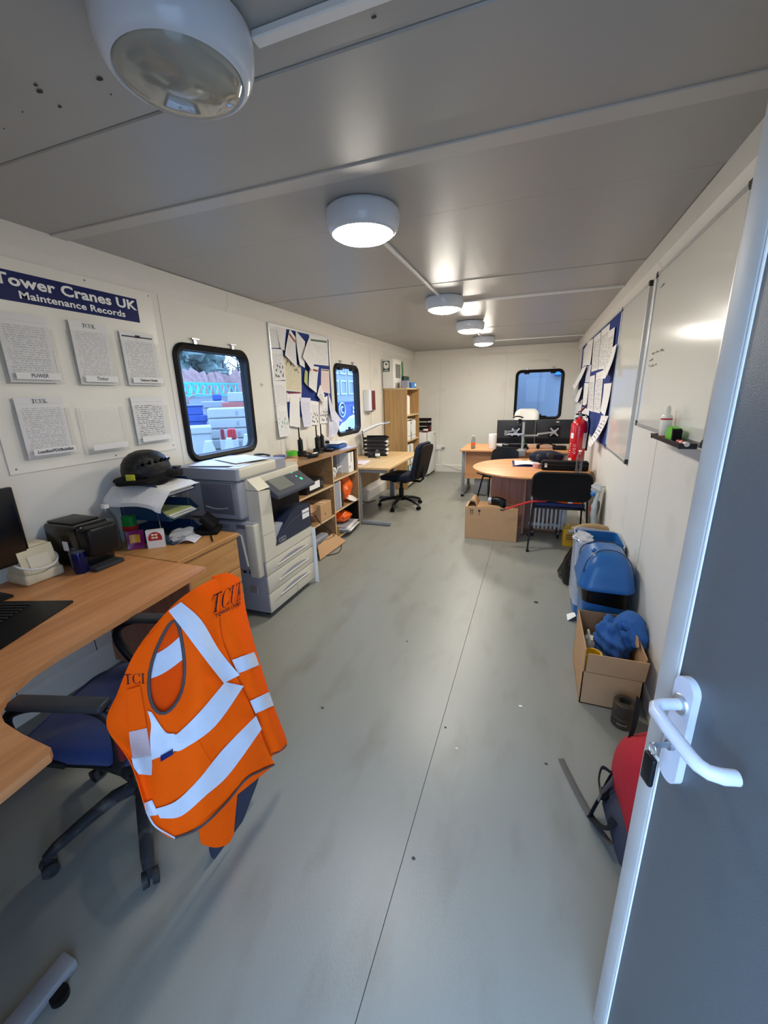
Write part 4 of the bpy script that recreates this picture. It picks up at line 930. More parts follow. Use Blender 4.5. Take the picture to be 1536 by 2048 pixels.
# ---- left bay
t = thing('black_box', 'black box with a white label on the top left shelf of the shelf unit', 'box', (-2.08, 3.42, .655)); MB().rbox(-.13, .105, -.16, .18, 0, .12, .006).obj('body', 'black_plastic', t); MB().box(.1055, .107, -.10, .10, .03, .10).obj('label_card', 'paper_white', t, 0); MB().tube([(.106, .14+.018*math.cos(a), .06+.018*math.sin(a)) for a in [2*PI*k/14 for k in range(14)]], .003, 6, closed=True).obj('ring', 'steel', t)
t = thing('torn_carton', 'torn brown paper packaging on the middle left shelf', 'packaging', (-2.06, 3.18, .325))
lump((0, 0, .10), .10, .16, .10, 21, .18).obj('crumple', 'cardboard', t)
for k in range(5): MB().sheet(lambda u, v, k=k: (.06+.09*u, -.15+.06*k+.09*v, .20+.03*math.sin(2*u+k)+.04*v*math.cos(k*1.7)), 4, 4, .003).obj('torn_flap', 'cardboard', t)
t = thing('brown_carton', 'brown cardboard box on the middle left shelf next to the divider', 'box', (-2.08, 3.60, .325)); MB().rbox(-.13, .115, -.115, .12, 0, .175, .003, 1).obj('carton', 'cardboard', t); MB().box(-.13, .116, -.012, .012, .1752, .1758).obj('tape', 'paper_cream', t, 0); MB().lathe([(.010, 0), (.010, .001)], axis='x', n=12).xf(Matrix.Translation((.1155, -.02, .06))).obj('print_mark', 'seam_dark', t, 0)
t = thing('grey_case', 'grey plastic tool case on the bottom left shelf', 'case', (-2.07, 3.45, .05)); MB().rbox(-.13, .11, -.18, .18, 0, .12, .03, 3).obj('case', 'grey_plastic', t); MB().rbox(.10, .125, -.04, .04, .05, .075, .006).obj('handle', 'charcoal', t)
# flat cardboard sheet leaning out on the floor and the black cable beside it
def fn(u, v):
    a, b, c, d = PX(635, 1092, z=.13), PX(665, 1066, z=.13), PX(692, 1082, z=.012), PX(640, 1120, z=.012)
    return (d*(1-u)+c*u)*(1-v)+(a*(1-u)+b*u)*v
tag(MB().sheet(fn, 4, 4, .006).obj('cardboard_sheet', 'cardboard'), 'flat piece of brown cardboard leaning out of the shelf unit onto the floor', 'cardboard')
pts = [PX(630, 1030, x=-1.94), PX(640, 1046, x=-1.93), PX(660, 1062, x=-1.90), PX(676, 1080, z=.006), PX(683, 1092, z=.006), PX(678, 1104, z=.006), PX(660, 1110, z=.006), PX(640, 1112, z=.006)]
def smooth(P, K=5):
    out = []
    for i in range(len(P)-1):
        p0, p1, p2, p3 = P[max(i-1, 0)], P[i], P[i+1], P[min(i+2, len(P)-1)]
        for k in range(K):
            t_ = k/K; out.append(.5*((2*p1)+(-p0+p2)*t_+(2*p0-5*p1+4*p2-p3)*t_*t_+(-p0+3*p1-3*p2+p3)*t_**3))
    return out+[P[-1]]
tag(MB().tube(smooth(pts), .004, 8).obj('power_cable', 'rubber_black'), 'black power cable looping from the shelf unit onto the floor', 'cable')
# ---- on top of the shelf unit
def radio(x, y, rz, lab):
    t = thing('walkie_talkie', lab, 'radio', (x, y, ST+.032), rz, 'two-way radios in chargers')
    MB().rbox(-.018, .018, -.028, .028, 0, .135, .006, 2).obj('body', 'black_plastic', t); MB().cyl((0, -.014, .133), (0, -.014, .255), .0075, .006, 10).obj('antenna', 'rubber_black', t)
    MB().cyl((0, .014, .135), (0, .014, .152), .008, .007, 12).obj('knob', 'charcoal', t); MB().rbox(.018, .021, -.020, .020, .03, .10, .002, 1).obj('grille', 'charcoal', t)
    MB().rbox(-.035, .045, -.045, .045, -.032, .020, .008, 2).obj('charger_base', 'black_plastic', t)
radio(-2.20, 3.585, 10, 'black walkie-talkie in its charger, left of the three'); radio(-2.13, 3.815, -6, 'black walkie-talkie in its charger, middle of the three'); radio(-2.16, 3.965, 4, 'black walkie-talkie in its charger, right of the three')
t = thing('charging_lead', 'tangle of black charger leads at the front of the shelf top', 'cables', (-2.04, 3.52, ST)); rnd = random.Random(4)
P = [Vector((.055*math.cos(.9*k)*(1+.3*rnd.random()), .13*math.sin(.62*k), .010+.034*abs(math.sin(k*.8)))) for k in range(26)]
MB().tube(smooth(P, 4), .0065, 7).obj('lead', 'rubber_black', t); MB().rbox(-.03, .03, -.05, .05, .0, .035, .01).obj('adapter', 'black_plastic', t); MB().rbox(.01, .04, -.02, .05, .036, .046, .003).obj('adapter_label', 'white_plastic', t)
t = thing('adapter_heap', 'black mains adapters lying right of the walkie-talkies', 'adapter', (-2.07, 3.96, ST), 15); MB().rbox(-.04, .04, -.05, .05, 0, .03, .01).obj('adapter', 'black_plastic', t); MB().tube(smooth([Vector(p) for p in ((.04, 0, .01), (.08, .04, .03), (.05, .12, .02), (-.02, .13, .04), (-.06, .07, .02))]), .005, 7).obj('lead', 'rubber_black', t)
def roll(name, lab, x, y, m1, z=ST, h=.045, r=.05):
    t = thing(name, lab, 'tape roll', (x, y, z)); MB().lathe([(r*.6, 0), (r, 0), (r, h), (r*.6, h), (r*.6, 0)], n=26).obj('tape', m1, t); MB().lathe([(r*.56, 0), (r*.6, 0), (r*.6, h), (r*.56, h), (r*.56, 0)], n=22).obj('core', 'cardboard', t)
roll('tape_roll', 'bright green roll of tape on top of the shelf unit', -2.16, 3.36, 'green_bright', ST+.04); roll('tape_roll', 'brown roll of tape under the green one', -2.16, 3.36, 'cardboard', ST, .04, .052); roll('tape_roll', 'dark blue roll of tape beside the green one', -2.21, 3.22, 'blue_case', ST, .06, .055)
t = thing('small_packet', 'small crumpled brown packet at the near end of the shelf top', 'packet', (-2.05, 3.12, ST)); lump((0, 0, .022), .06, .10, .022, 8, .25).obj('packet', 'cardboard', t)
t = thing('first_aid_case', 'flat blue plastic case on the shelf top near the far window', 'case', (-2.13, 4.22, ST), 6); MB().rbox(-.10, .10, -.13, .13, .002, .045, .014, 3).obj('case', 'blue_case', t); MB().rbox(-.075, .085, -.085, .11, .046, .052, .002, 1).obj('lid_panel', 'copier_navy', t)
pile('paper_pile', 'white sheets lying under and beyond the blue case on the shelf top', -.10, .12, -.10, .20, 0, 2, .001, ['paper_white', 'print_plain'], 0, (-2.13, 4.20, ST), jit=.004)
pile('paper_pile', 'white sheet on top of the blue plastic case', -.09, .09, -.10, .20, 0, 3, .003, ['paper_white'], 8, (-2.15, 4.22, ST+.054))
t = thing('sanding_tool', 'small black and white hand tool on the papers by the far left window', 'tool', (-2.20, 4.16, ST+.063), 30); MB().rbox(-.025, .025, -.05, .05, 0, .03, .01).obj('grip', 'black_plastic', t); MB().rbox(-.02, .02, -.03, .02, .03, .065, .01).obj('head', 'white_plastic', t); MB().cyl((0, .05, .015), (0, .085, .02), .010, None, 10).obj('nozzle', 'steel', t)
# ------------------------------------------------------------------ middle desk by the left wall
md = thing('office_desk', 'pale oak desk with grey legs beyond the shelf unit', 'desk', (-1.95, 5.1, 0))
LP(MB().rbox(XL+.012, -1.565, 4.452, 5.87, .697, .722, .003, 1), 'desk_top', 'oak', md)
for y in (4.50, 5.78):
    LP(MB().rbox(-2.20, -1.575, y-.026, y+.026, .006, .045, .005), 'foot_bar', 'steel_paint', md); LP(MB().rbox(-2.02, -1.95, y-.022, y+.022, .045, .66, .005), 'leg_column', 'steel_paint', md); LP(MB().rbox(-2.25, -1.62, y-.026, y+.026, .655, .696, .005), 'top_rail', 'steel_paint', md)
LP(MB().rbox(-2.19, -2.172, 4.53, 5.75, .32, .69, .003, 1), 'modesty_panel', 'oak_z', md)
# black letter trays on it
t = thing('letter_trays', 'stack of black letter trays with papers on the oak desk', 'letter trays', (-2.10, 5.46, .722), 12)
for k in range(5):
    z = .012+.055*k; q = MB(); q.prism([(-.16, z), (.16, z), (.17, z+.012), (.12, z+.036), (-.16, z+.036)], -.125, -.121, 'y'); q.prism([(-.16, z), (.16, z), (.17, z+.012), (.12, z+.036), (-.16, z+.036)], .121, .125, 'y'); q.box(-.16, .16, -.125, .125, z, z+.003); q.obj('tray', 'tray_black', t, 0)
MB().box(-.15, .15, -.12, .12, 0, .012).obj('base', 'tray_black', t, 0)
for k in range(4):
    z = .016+.055*k; pile('paper_pile', 'papers in the black letter trays, %s shelf' % ('lowest', 'second', 'third', 'fourth')[k], -.14, .155, -.10, .10, 0, 4, .006, ['paper_white', 'paper_cream', 'print_text'], 12, (-2.10, 5.46, .722+z), 'papers in the black trays')
t = thing('clipboard', 'white clipboard sticking up from the black letter trays', 'clipboard', (-2.14, 5.40, 1.022), 15)
MB().sheet(lambda u, v: (-.12+.36*u, -.13+.24*v, .06+.10*u+.02*math.sin(PI*u)), 8, 4, .006).obj('board', 'white_plastic', t); MB().sheet(lambda u, v: (-.15+.36*u, -.11+.22*v, .012+.16*u), 6, 4, .003).obj('backing', 'copier_side', t); MB().rbox(.20, .26, -.04, .03, .155, .170, .004).obj('clip', 'steel', t)
t = thing('tape_dispenser', 'black tape dispenser on the oak desk in front of the trays', 'dispenser', (-2.09, 5.22, .722), 20); MB().rbox(-.05, .07, -.03, .03, 0, .03, .008).obj('base', 'black_plastic', t); MB().lathe([(.012, -.014), (.036, -.014), (.036, .014), (.012, .014)], axis='y', n=22).xf(Matrix.Translation((-.01, 0, .05))).obj('reel', 'black_gloss', t); MB().rbox(.055, .075, -.02, .02, .03, .045, .003).obj('cutter', 'steel', t)
t = bottle('sanitiser_bottle', 'small clear sanitiser bottle with a white label on the oak desk', (-1.98, 5.17, .722), .135, .033, 'pet', 'black_plastic', 'paper_white')
pile('paper_pile', 'notes and pens scattered at the near end of the oak desk', -.10, .12, -.16, .14, 0, 3, .003, ['print_pink', 'paper_white'], 5, (-2.12, 4.78, .722), jit=.03)
t = thing('pen_pot', 'small dark pen pot at the near wall corner of the oak desk', 'pot', (-2.15, 4.66, .735)); MB().lathe([(.03, 0), (.034, .004), (.034, .085), (.031, .085), (.030, .006)], n=20).obj('pot', 'charcoal', t)
tag(MB().tube(smooth([Vector((XL+.05, 5.30, .70)), Vector((-2.31, 5.20, .30)), Vector((-2.29, 5.22, .12)), Vector((-2.25, 5.4, .02)), Vector((-2.2, 5.6, .012))]), .006, 8).obj('wall_cable', 'rubber_black'), 'black cable hanging behind the oak desk', 'cable')
# curtain-like black flex under window 2
tag(MB().tube(smooth([Vector((XL+.03, 5.46, 1.06)), Vector((XL+.04, 5.47, .95)), Vector((XL+.05, 5.45, .85)), Vector((XL+.045, 5.43, .80))]), .008, 8).obj('window_cord', 'rubber_black'), 'black cord hanging from the corner of the far left window', 'cord')
# ------------------------------------------------------------------ office chairs
def office_chair(lab, loc, rz, cast0, fab, arms=False, back=(.50, .44, .52), lean=12, seat=.47, base_m='black_plastic', bo=.24, wb=.44, sl=.24):
    """local +x is the way the chair faces"""
    t = thing('office_chair', lab, 'chair', loc, rz)
    for k in range(5):
        a = math.radians(cast0+72*k); c, s = math.cos(a), math.sin(a)
        pts = [(c*r, s*r, z) for r, z in ((.03, .125), (.10, .135), (.20, .112), (.285, .085), (.318, .066))]
        lg = MB().tube(pts, [.030, .028, .024, .021, .017], 10, flat=.8).obj('base_leg', base_m, t)
        px, py = c*.315, s*.315
        MB().cyl((px-s*.024, py+c*.024, .026), (px-s*.006, py+c*.006, .026), .026, .024, 16).cyl((px+s*.006, py-c*.006, .026), (px+s*.024, py-c*.024, .026), .024, .026, 16).cyl((px, py, .026), (px, py, .072), .009, None, 8).obj('castor', 'dusty_black' if base_m != 'black_plastic' else 'rubber_black', lg)
    MB().lathe([(.046, .10), (.046, .155), (.034, .165), (.034, .27), (.024, .275), (.024, seat-.075)], n=22).obj('gas_column', base_m, t)
    MB().rbox(-.13, .10, -.10, .10, seat-.095, seat-.045, .012).obj('mechanism', 'black_plastic', t); MB().cyl((.0, -.10, seat-.075), (.02, -.22, seat-.08), .008, None, 10).obj('lever', 'black_plastic', t); MB().cyl((-.02, .10, seat-.07), (-.02, .135, seat-.07), .024, None, 18).obj('tension_knob', 'grey_plastic', t)
    MB().prism(rrect(-sl, sl+.01, -wb/2, wb/2, .09, 6), seat-.048, seat-.025).obj('seat_shell', 'black_plastic', t)
    def sfn(p): return 1
    q = MB(); po = rrect(-sl-.005, sl+.015, -wb/2-.006, wb/2+.006, .10, 7); k = len(po)
    lay = [(1.0, seat-.028), (1.02, seat-.005), (1.0, seat+.02), (.92, seat+.034), (.6, seat+.036), (.2, seat+.030)]
    vs = [((x)*f_, y*f_, z-(.03*max(0, (x-.12)/.12) if z > seat else 0)) for f_, z in lay for (x, y) in po]
    fs = [(i*k+j, i*k+(j+1) % k, (i+1)*k+(j+1) % k, (i+1)*k+j) for i in range(len(lay)-1) for j in range(k)]+[tuple((len(lay)-1)*k+j for j in range(k)), tuple(range(k-1, -1, -1))]
    q.add(vs, fs); q.obj('seat', fab, t, 60)
    z0, wv, hv = back; L = math.radians(lean)
    Mx = Matrix.Translation((-bo, 0, z0)) @ Matrix.Rotation(-L, 4, 'Y')
    po = rrect(-wv/2, wv/2, 0, hv, .11, 7); k = len(po)
    lay = [(-.022, .94), (-.028, 1.0), (.0, 1.02), (.022, .98), (.034, .80), (.030, .4)]
    vs = [(xo+.03*((y/(wv/2))**2)-.025*math.sin(PI*min(1, z/hv*1.2)), y*f_, hv/2+(z-hv/2)*f_) for xo, f_ in lay for (y, z) in po]
    fs = [(i*k+(j+1) % k, i*k+j, (i+1)*k+j, (i+1)*k+(j+1) % k) for i in range(len(lay)-1) for j in range(k)]+[tuple((len(lay)-1)*k+j for j in range(k-1, -1, -1)), tuple(range(k))]
    MB().add(vs, fs).xf(Mx).obj('backrest', fab, t, 60)
    MB().prism(rrect(-wv/2+.015, wv/2-.015, .015, hv-.015, .10, 7), -.056, -.020, 'x').xf(Mx).obj('back_shell', 'black_plastic', t, 40)
    MB().tube([(-.10, 0, seat-.07), (-bo-.04, 0, seat-.072), (-bo-.085, 0, seat-.03), (-bo-.075, 0, z0+.06), (-bo-.09, 0, z0+.2)], [.024, .026, .028, .026, .022], 10, flat=.6).obj('back_bar', 'black_plastic', t)
    if arms:
        for s in (-1, 1):
            y = s*(wb/2+.02)
            pth = [Vector(p) for p in ((-.10, y-s*.03, seat-.04), (-.15, y, seat+.0), (-.165, y, seat+.10), (-.155, y, seat+.17), (-.10, y, seat+.205), (.0, y, seat+.212), (.10, y, seat+.202), (.17, y, seat+.165), (.18, y, seat+.10), (.13, y, seat+.01), (.05, y-s*.02, seat-.035))]
            ar = MB().tube(smooth(pth, 4), .018, 10, flat=.75).obj('armrest', 'black_plastic', t)
            MB().rbox(-.155, .145, y-.028, y+.028, seat+.203, seat+.228, .011, 3).obj('arm_pad', 'charcoal', ar)
            MB().rbox(-.188, -.168, y-.022, y+.022, seat+.03, seat+.175, .006).obj('arm_side', 'maroon', ar)
    return t
office_chair('dark blue swivel chair pulled up to the oak desk', (-1.72, 5.40, 0), 172, 20, 'navy_fabric', back=(.44, .42, .50), lean=14, seat=.46, bo=.25)
# ------------------------------------------------------------------ bookcase with binders
BX = -1.945
bc = thing('bookcase', 'tall narrow oak bookcase filled with white binders in the far left corner', 'bookcase', (-2.14, 6.83, 0))
def bpart(mb, name, m='oak_z', sm=0): return LP(mb, name, m, bc, sm)
bpart(MB().box(XL+.02, BX, 6.455, 6.475, 0, 1.625), 'side_panel'); bpart(MB().box(XL+.02, BX, 7.185, 7.205, 0, 1.625), 'side_panel'); bpart(MB().rbox(XL+.015, BX+.008, 6.445, 7.215, 1.625, 1.648, .002, 1), 'top', 'wood_edge'); bpart(MB().box(XL+.014, XL+.02, 6.455, 7.205, 0, 1.625), 'back_panel', 'shelf_wood')
for z in (.07, .415, .81, 1.225): bpart(MB().box(XL+.02, BX-.004, 6.475, 7.185, z-.02, z), 'shelf_board', 'wood_edge')
rnd = random.Random(9); ordn = ('first', 'second', 'third', 'fourth', 'fifth', 'sixth', 'seventh', 'eighth')
def binder(y, z, wdt, hgt, m, lab, tilt=0, hole=True):
    t = thing('ring_binder', lab, 'binder', (BX-.02, y, z), 0, 'binders in the tall bookcase')
    R = Matrix.Rotation(math.radians(tilt), 4, 'X')
    MB().rbox(-.27, 0, 0, wdt, .002, hgt, .003, 1).xf(R).obj('cover', m, t); MB().box(-.268, -.004, .006, wdt-.006, hgt, hgt+.001).xf(R).obj('sheets', 'paper_cream', t, 0)
    if hole:
        MB().lathe([(.011, 0), (.011, .0012)], axis='x', n=14).xf(R @ Matrix.Translation((0, wdt/2, .065))).obj('finger_hole', 'seam_dark', t, 0); MB().box(0, .0008, wdt*.2, wdt*.8, hgt*.45, hgt*.85).xf(R).obj('spine_label', 'print_plain', t, 0)
for (z, nm, items) in ((1.225, 'top', [(.075, .31, 'sign_white'), (.07, .31, 'white_plastic'), (.05, .29, 'sign_white')]), (.81, 'second', [(.078, .31, 'sign_white'), (.075, .31, 'white_plastic'), (.075, .31, 'sign_white'), (.08, .30, 'copier_side'), (.075, .31, 'sign_white'), (.075, .31, 'white_plastic'), (.07, .30, 'sign_white')]), (.415, 'third', [(.05, .29, 'sign_white'), (.06, .30, 'white_plastic'), (.05, .31, 'sign_white'), (.075, .31, 'copier_side'), (.075, .31, 'white_plastic'), (.07, .31, 'sign_white')]), (.07, 'bottom', [(.07, .31, 'sign_white'), (.06, .30, 'teal_dark'), (.075, .31, 'white_plastic'), (.07, .31, 'crane_cyan'), (.075, .31, 'sign_white')])):
    y = 6.482
    for i, (wdt, hgt, m) in enumerate(items):
        binder(y, z, wdt, hgt, m, '%s binder from the near side on the %s bookcase shelf' % (ordn[i], nm), 0, z == .81); y += wdt+.006
t = thing('flat_papers', 'papers laid flat on top of the second-shelf binders in the bookcase', 'papers', (-2.08, 6.75, 1.124)); MB().sheet(lambda u, v: (-.1+.22*u, -.2+.42*v, .006+.012*math.sin(5*v)+.012), 4, 10, .008).obj('sheets', 'paper_white', t)
# on the bookcase
t = thing('wall_cabinet', 'white wall cabinet with a dark green safety sign standing on the bookcase', 'cabinet', (-2.245, 6.62, 1.648)); MB().rbox(-.088, .095, -.21, .22, 0, .445, .008).obj('body', 'white_plastic', t); MB().rbox(.094, .100, -.17, .19, .02, .425, .004).obj('door', 'sign_white', t); MB().box(.100, .1015, -.11, .15, .16, .37).obj('window', 'lcd_grey', t, 0); MB().box(-.075, .035, -.2118, -.2102, .255, .415).obj('sign', 'teal_dark', t, 0); MB().prism(rrect(-.062, .022, .298, .405, .03, 5), -.2128, -.2116, 'y').obj('sign_field', 'sign_white', t, 0)
MB().prism([(-.02+.018*math.sin(a)**3*1.0, .365+.0011*(13*math.cos(a)-5*math.cos(2*a)-2*math.cos(3*a)-math.cos(4*a))) for a in [2*PI*k/24 for k in range(24)]], -.2136, -.2127, 'y').obj('sign_heart', 'teal_dark', t, 0); MB().box(-.055, .015, -.2128, -.2116, .268, .280).obj('sign_text', 'sign_white', t, 0)
t = thing('eyewash_station', 'green plastic case standing tall behind the blue boxes on the bookcase', 'case', (-2.17, 7.02, 1.648)); MB().rbox(-.10, .06, -.12, .15, 0, .20, .02, 3).obj('case', 'teal_dark', t); MB().prism([(-.12, .20), (-.02, .20), (.0, .26), (-.03, .42), (-.10, .43), (-.14, .30)], -.08, -.0, 'x').obj('green_shield', 'green_plastic', t)
t = thing('glove_box', 'pale blue box at the near front of the bookcase top', 'box', (-2.02, 6.62, 1.648), 8); MB().rbox(-.055, .055, -.10, .06, 0, .115, .003, 1).obj('carton', 'copier_side', t); MB().rbox(-.056, .056, .06, .10, 0, .125, .003, 1).obj('end_flap', 'blue_box', t)
t = thing('glove_box', 'blue box with a white label on the bookcase top, farther one', 'box', (-2.01, 6.90, 1.648), -4); MB().rbox(-.055, .055, -.12, .12, 0, .090, .003, 1).obj('carton', 'blue_box', t); MB().box(.0555, .0565, .04, .11, .03, .075).obj('label_card', 'paper_white', t, 0)
t = thing('flat_board', 'flat board sticking out from the far end of the bookcase top', 'board', (-2.02, 7.12, 1.648)); MB().rbox(-.06, .11, -.10, .11, 0, .012, .002, 1).obj('board', 'wood_edge', t)
# ------------------------------------------------------------------ fridge in the far left corner
fr = thing('fridge', 'small white fridge in the far left corner beside the bookcase', 'fridge', (-2.08, 7.92, 0))
LP(MB().rbox(XL+.03, -1.915, 7.62, 8.20, .02, .845, .01), 'cabinet', 'white_plastic', fr); LP(MB().rbox(-1.909, -1.858, 7.62, 8.20, .05, .845, .012, 3), 'door', 'white_plastic', fr); LP(MB().rbox(-1.857, -1.852, 8.02, 8.06, .77, .80, .002, 1), 'badge', 'charcoal', fr)
for x in (-2.27, -1.96):
    for y in (7.66, 8.16): LP(MB().cyl((x, y, 0), (x, y, .022), .018, None, 12), 'foot', 'rubber_black', fr)
t = thing('letter_trays', 'black letter trays on top of the white fridge', 'letter trays', (-2.06, 7.86, .845), -4)
for k in range(3):
    z = .03+.085*k; q = MB(); q.box(-.15, .15, -.12, .12, z, z+.003); q.box(-.15, .15, -.122, -.118, z, z+.05); q.box(-.15, .15, .118, .122, z, z+.05); q.box(-.152, -.148, -.12, .12, z, z+.05); q.obj('tray', 'tray_black', t, 0)
for (x, y) in ((-.14, -.115), (.14, -.115), (-.14, .115), (.14, .115)): MB().cyl((x, y, 0), (x, y, .24), .005, None, 8).obj('support_rod', 'tray_black', t)
t = thing('tea_box', 'dark red tea box with white lid at the front of the fridge top', 'box', (-1.95, 7.70, .845), 10); MB().rbox(-.05, .05, -.06, .06, 0, .03, .003).obj('base', 'maroon', t); MB().rbox(-.045, .045, -.05, .05, .03, .062, .006).obj('lid', 'white_plastic', t)
t = thing('tea_packet', 'small dark red packet at the far side of the fridge top', 'packet', (-1.93, 7.93, .845)); MB().rbox(-.03, .03, -.04, .05, 0, .11, .006).obj('packet', 'maroon', t)
tag(MB().prism([(0, 0), (.12, .02), (.0, .13)], 0, .006, 'y').xf(Matrix.Translation((-2.02, 7.6135, .45))).obj('orange_tag', 'hivis'), 'small orange triangle tag stuck on the side of the fridge', 'tag')
t = thing('wall_socket', 'white socket box with conduit on the far wall beside the fridge', 'socket', (-1.80, YF, .49)); MB().rbox(-.07, .07, -.04, 0, -.04, .045, .006).obj('box', 'white_plastic', t); MB().rbox(.05, .12, -.06, -.02, -.02, .01, .006).obj('plug', 'grey_plastic', t); MB().box(-.02, .02, -.022, 0, -.34, -.04).obj('conduit', 'conduit_white', t, 0)
tag(MB().tube(smooth([Vector((-1.70, YF-.05, .47)), Vector((-1.74, YF-.06, .30)), Vector((-1.72, YF-.05, .17)), Vector((-1.5, YF-.045, .10)), Vector((-1.25, YF-.05, .012))]), .005, 8).obj('wall_flex', 'white_plastic'), 'thin white flex drooping along the far skirting', 'cable')
# ------------------------------------------------------------------ far desk
FD = thing('office_desk', 'beech desk with two monitors near the far window', 'desk', (-.26, 6.5, 0))
LP(MB().rbox(-1.03, .49, 6.165, 6.98, .705, .73, .003, 1), 'desk_top', 'beech_x', FD)
LP(MB().rbox(-.965, .44, 6.30, 6.318, .27, .70, .002, 1), 'modesty_panel', 'beech_x', FD)
for x in (-.985, .45):
    LP(MB().rbox(x-.024, x+.024, 6.20, 6.92, .03, .065, .006), 'foot_bar', 'steel_paint', FD); LP(MB().rbox(x-.02, x+.02, 6.225, 6.275, .065, .70, .005), 'leg_column', 'steel_paint', FD); LP(MB().rbox(x-.02, x+.02, 6.80, 6.85, .065, .70, .005), 'leg_column', 'steel_paint', FD)
    for y in (6.215, 6.90): LP(MB().cyl((x, y, 0), (x, y, .03), .022, None, 14), 'levelling_foot', 'rubber_black', FD)
t = thing('computer_tower', 'grey computer tower under the far desk', 'computer', (-.72, 6.52, 0)); MB().rbox(-.10, .10, -.19, .19, .012, .40, .006).obj('case', 'steel_paint', t); MB().rbox(-.09, .09, -.17, .17, 0, .012, .002, 1).obj('feet', 'rubber_black', t); MB().box(-.07, .07, -.1915, -.1902, .28, .37).obj('drive_bay', 'charcoal', t, 0)
def monitor_arm(lab, cx, y, w_, zc, arm_x, rz=0):
    t = thing('monitor', lab, 'monitor', (cx, y, zc), rz, 'monitors on the far desk')
    MB().rbox(-w_/2, w_/2, -.02, .02, -.175, .175, .006).obj('casing', 'charcoal', t); MB().box(-w_/2+.01, w_/2-.01, .0202, .0212, -.165, .165).obj('screen', 'screen_black', t, 0)
    MB().rbox(-w_/2, w_/2, -.024, -.019, -.175, -.095, .003, 1).obj('lower_back', 'black_plastic', t); MB().rbox(.02, .06, -.0225, -.0195, .135, .15, .001, 1).obj('badge', 'lettering_white', t)
    MB().rbox(-.075, .075, -.045, -.018, -.075, .085, .01).obj('back_housing', 'black_plastic', t)
    v = MB()
    for sx in (-1, 1):
        for sz in (-1, 1): v.bar((0, -.052, 0), (sx*.055, -.052, sz*.055), .022, .006, (0, 1, 0))
    v.cyl((0, -.06, 0), (0, -.045, 0), .028, None, 18); v.obj('mount_plate', 'alu', t)
    return t
monitor_arm('left of the two black monitors seen from behind on the far desk', -.262, 6.56, .55, .965, -.17)
monitor_arm('right of the two black monitors, beside the fire extinguisher', .275, 6.62, .52, .965, -.17, 4)
t = thing('monitor_stand', 'grey pole stand with monitor arms clamped to the far desk edge', 'stand', (-.145, 6.30, .73))
MB().cyl((0, 0, -.0), (0, 0, .39), .018, None, 18).obj('pole', 'alu', t); MB().rbox(-.055, .055, -.155, .04, .0, .016, .004).obj('clamp_top', 'alu', t); MB().rbox(-.05, .05, -.155, -.138, -.075, .004, .004).obj('clamp_plate', 'steel_paint', t)
MB().cyl((0, 0, .385), (0, 0, .40), .021, .017, 18).obj('pole_cap', 'steel_paint', t); MB().cyl((0, 0, .19), (0, 0, .225), .027, None, 18).obj('collar', 'steel_paint', t)
MB().bar((0, 0, .225), (-.24, -.01, .225), .03, .022).obj('arm', 'alu', t); MB().bar((-.24, -.01, .250), (-.115, .17, .262), .03, .02).obj('arm', 'alu', t); MB().cyl((-.24, -.01, .205), (-.24, -.01, .275), .022, None, 16).obj('arm_joint', 'steel_paint', t); MB().bar((0, 0, .205), (.20, .06, .205), .03, .022).obj('arm', 'alu', t); MB().bar((.20, .06, .225), (.40, .24, .235), .03, .02).obj('arm', 'alu', t)
MB().tube(smooth([Vector(p) for p in ((.012, -.02, .19), (.03, -.03, .10), (.01, -.035, .04), (.02, -.02, .012))]), .004, 7).obj('cable', 'green_plastic', t)
t = thing('webcam', 'black webcam perched on the left monitor', 'webcam', (-.215, 6.555, 1.14)); MB().rbox(-.02, .03, -.025, .025, -.045, .015, .006).obj('clip', 'black_plastic', t); MB().tube(smooth([Vector(p) for p in ((-.10, -.01, .035), (-.06, -.01, .052), (0, 0, .05), (.05, 0, .03))]), .014, 10, flat=.7).obj('head', 'black_plastic', t)
bottle('plastic_bottle', 'small clear bottle of orange drink at the left end of the far desk', (-.86, 6.34, .73), .20, .032, 'pet', 'white_plastic', 'orange_bag', fill=.25)
t = thing('paper_towel_roll', 'white paper towel roll standing on the far desk', 'paper roll', (-.575, 6.35, .73)); MB().lathe([(.02, 0), (.058, 0), (.060, .003), (.060, .217), (.058, .22), (.02, .22), (.02, 0)], n=30).obj('roll', 'white_plastic', t)
t = thing('docking_station', 'flat black dock and keyboard under the left monitor', 'dock', (-.30, 6.42, .73)); MB().rbox(-.24, .24, -.075, .075, .002, .03, .006).obj('keyboard', 'black_plastic', t); MB().rbox(-.14, .22, .0, .12, .032, .058, .006).obj('dock', 'black_plastic', t); MB().rbox(-.12, -.05, -.0, .004, .040, .058, .001, 1).obj('label_card', 'paper_white', t)
t = thing('printed_sheets', 'thin stack of papers beside the paper towel roll', 'papers', (-.50, 6.52, .73)); MB().rbox(-.06, .10, -.08, .10, 0, .05, .002, 1).obj('stack', 'paper_white', t)
t = thing('headset', 'black headset lying under the right monitor', 'headset', (.18, 6.42, .73)); MB().tube([(.11*math.cos(a), .05*math.sin(a), .03+.05*math.sin(a)) for a in [PI*k/12 for k in range(13)]], .009, 8).obj('band', 'black_plastic', t); MB().ell((.11, 0, .035), .026, .03, .035, 14, 8).obj('ear_cup', 'black_fabric', t); MB().ell((-.11, 0, .035), .026, .03, .035, 14, 8).obj('ear_cup', 'black_fabric', t)
t = thing('small_box', 'low black box at the right end of the far desk', 'box', (.36, 6.40, .73)); MB().rbox(-.09, .09, -.06, .06, .002, .05, .006).obj('box', 'black_plastic', t); MB().rbox(-.05, .05, -.02, .02, .05, .058, .003).obj('lid', 'charcoal', t)
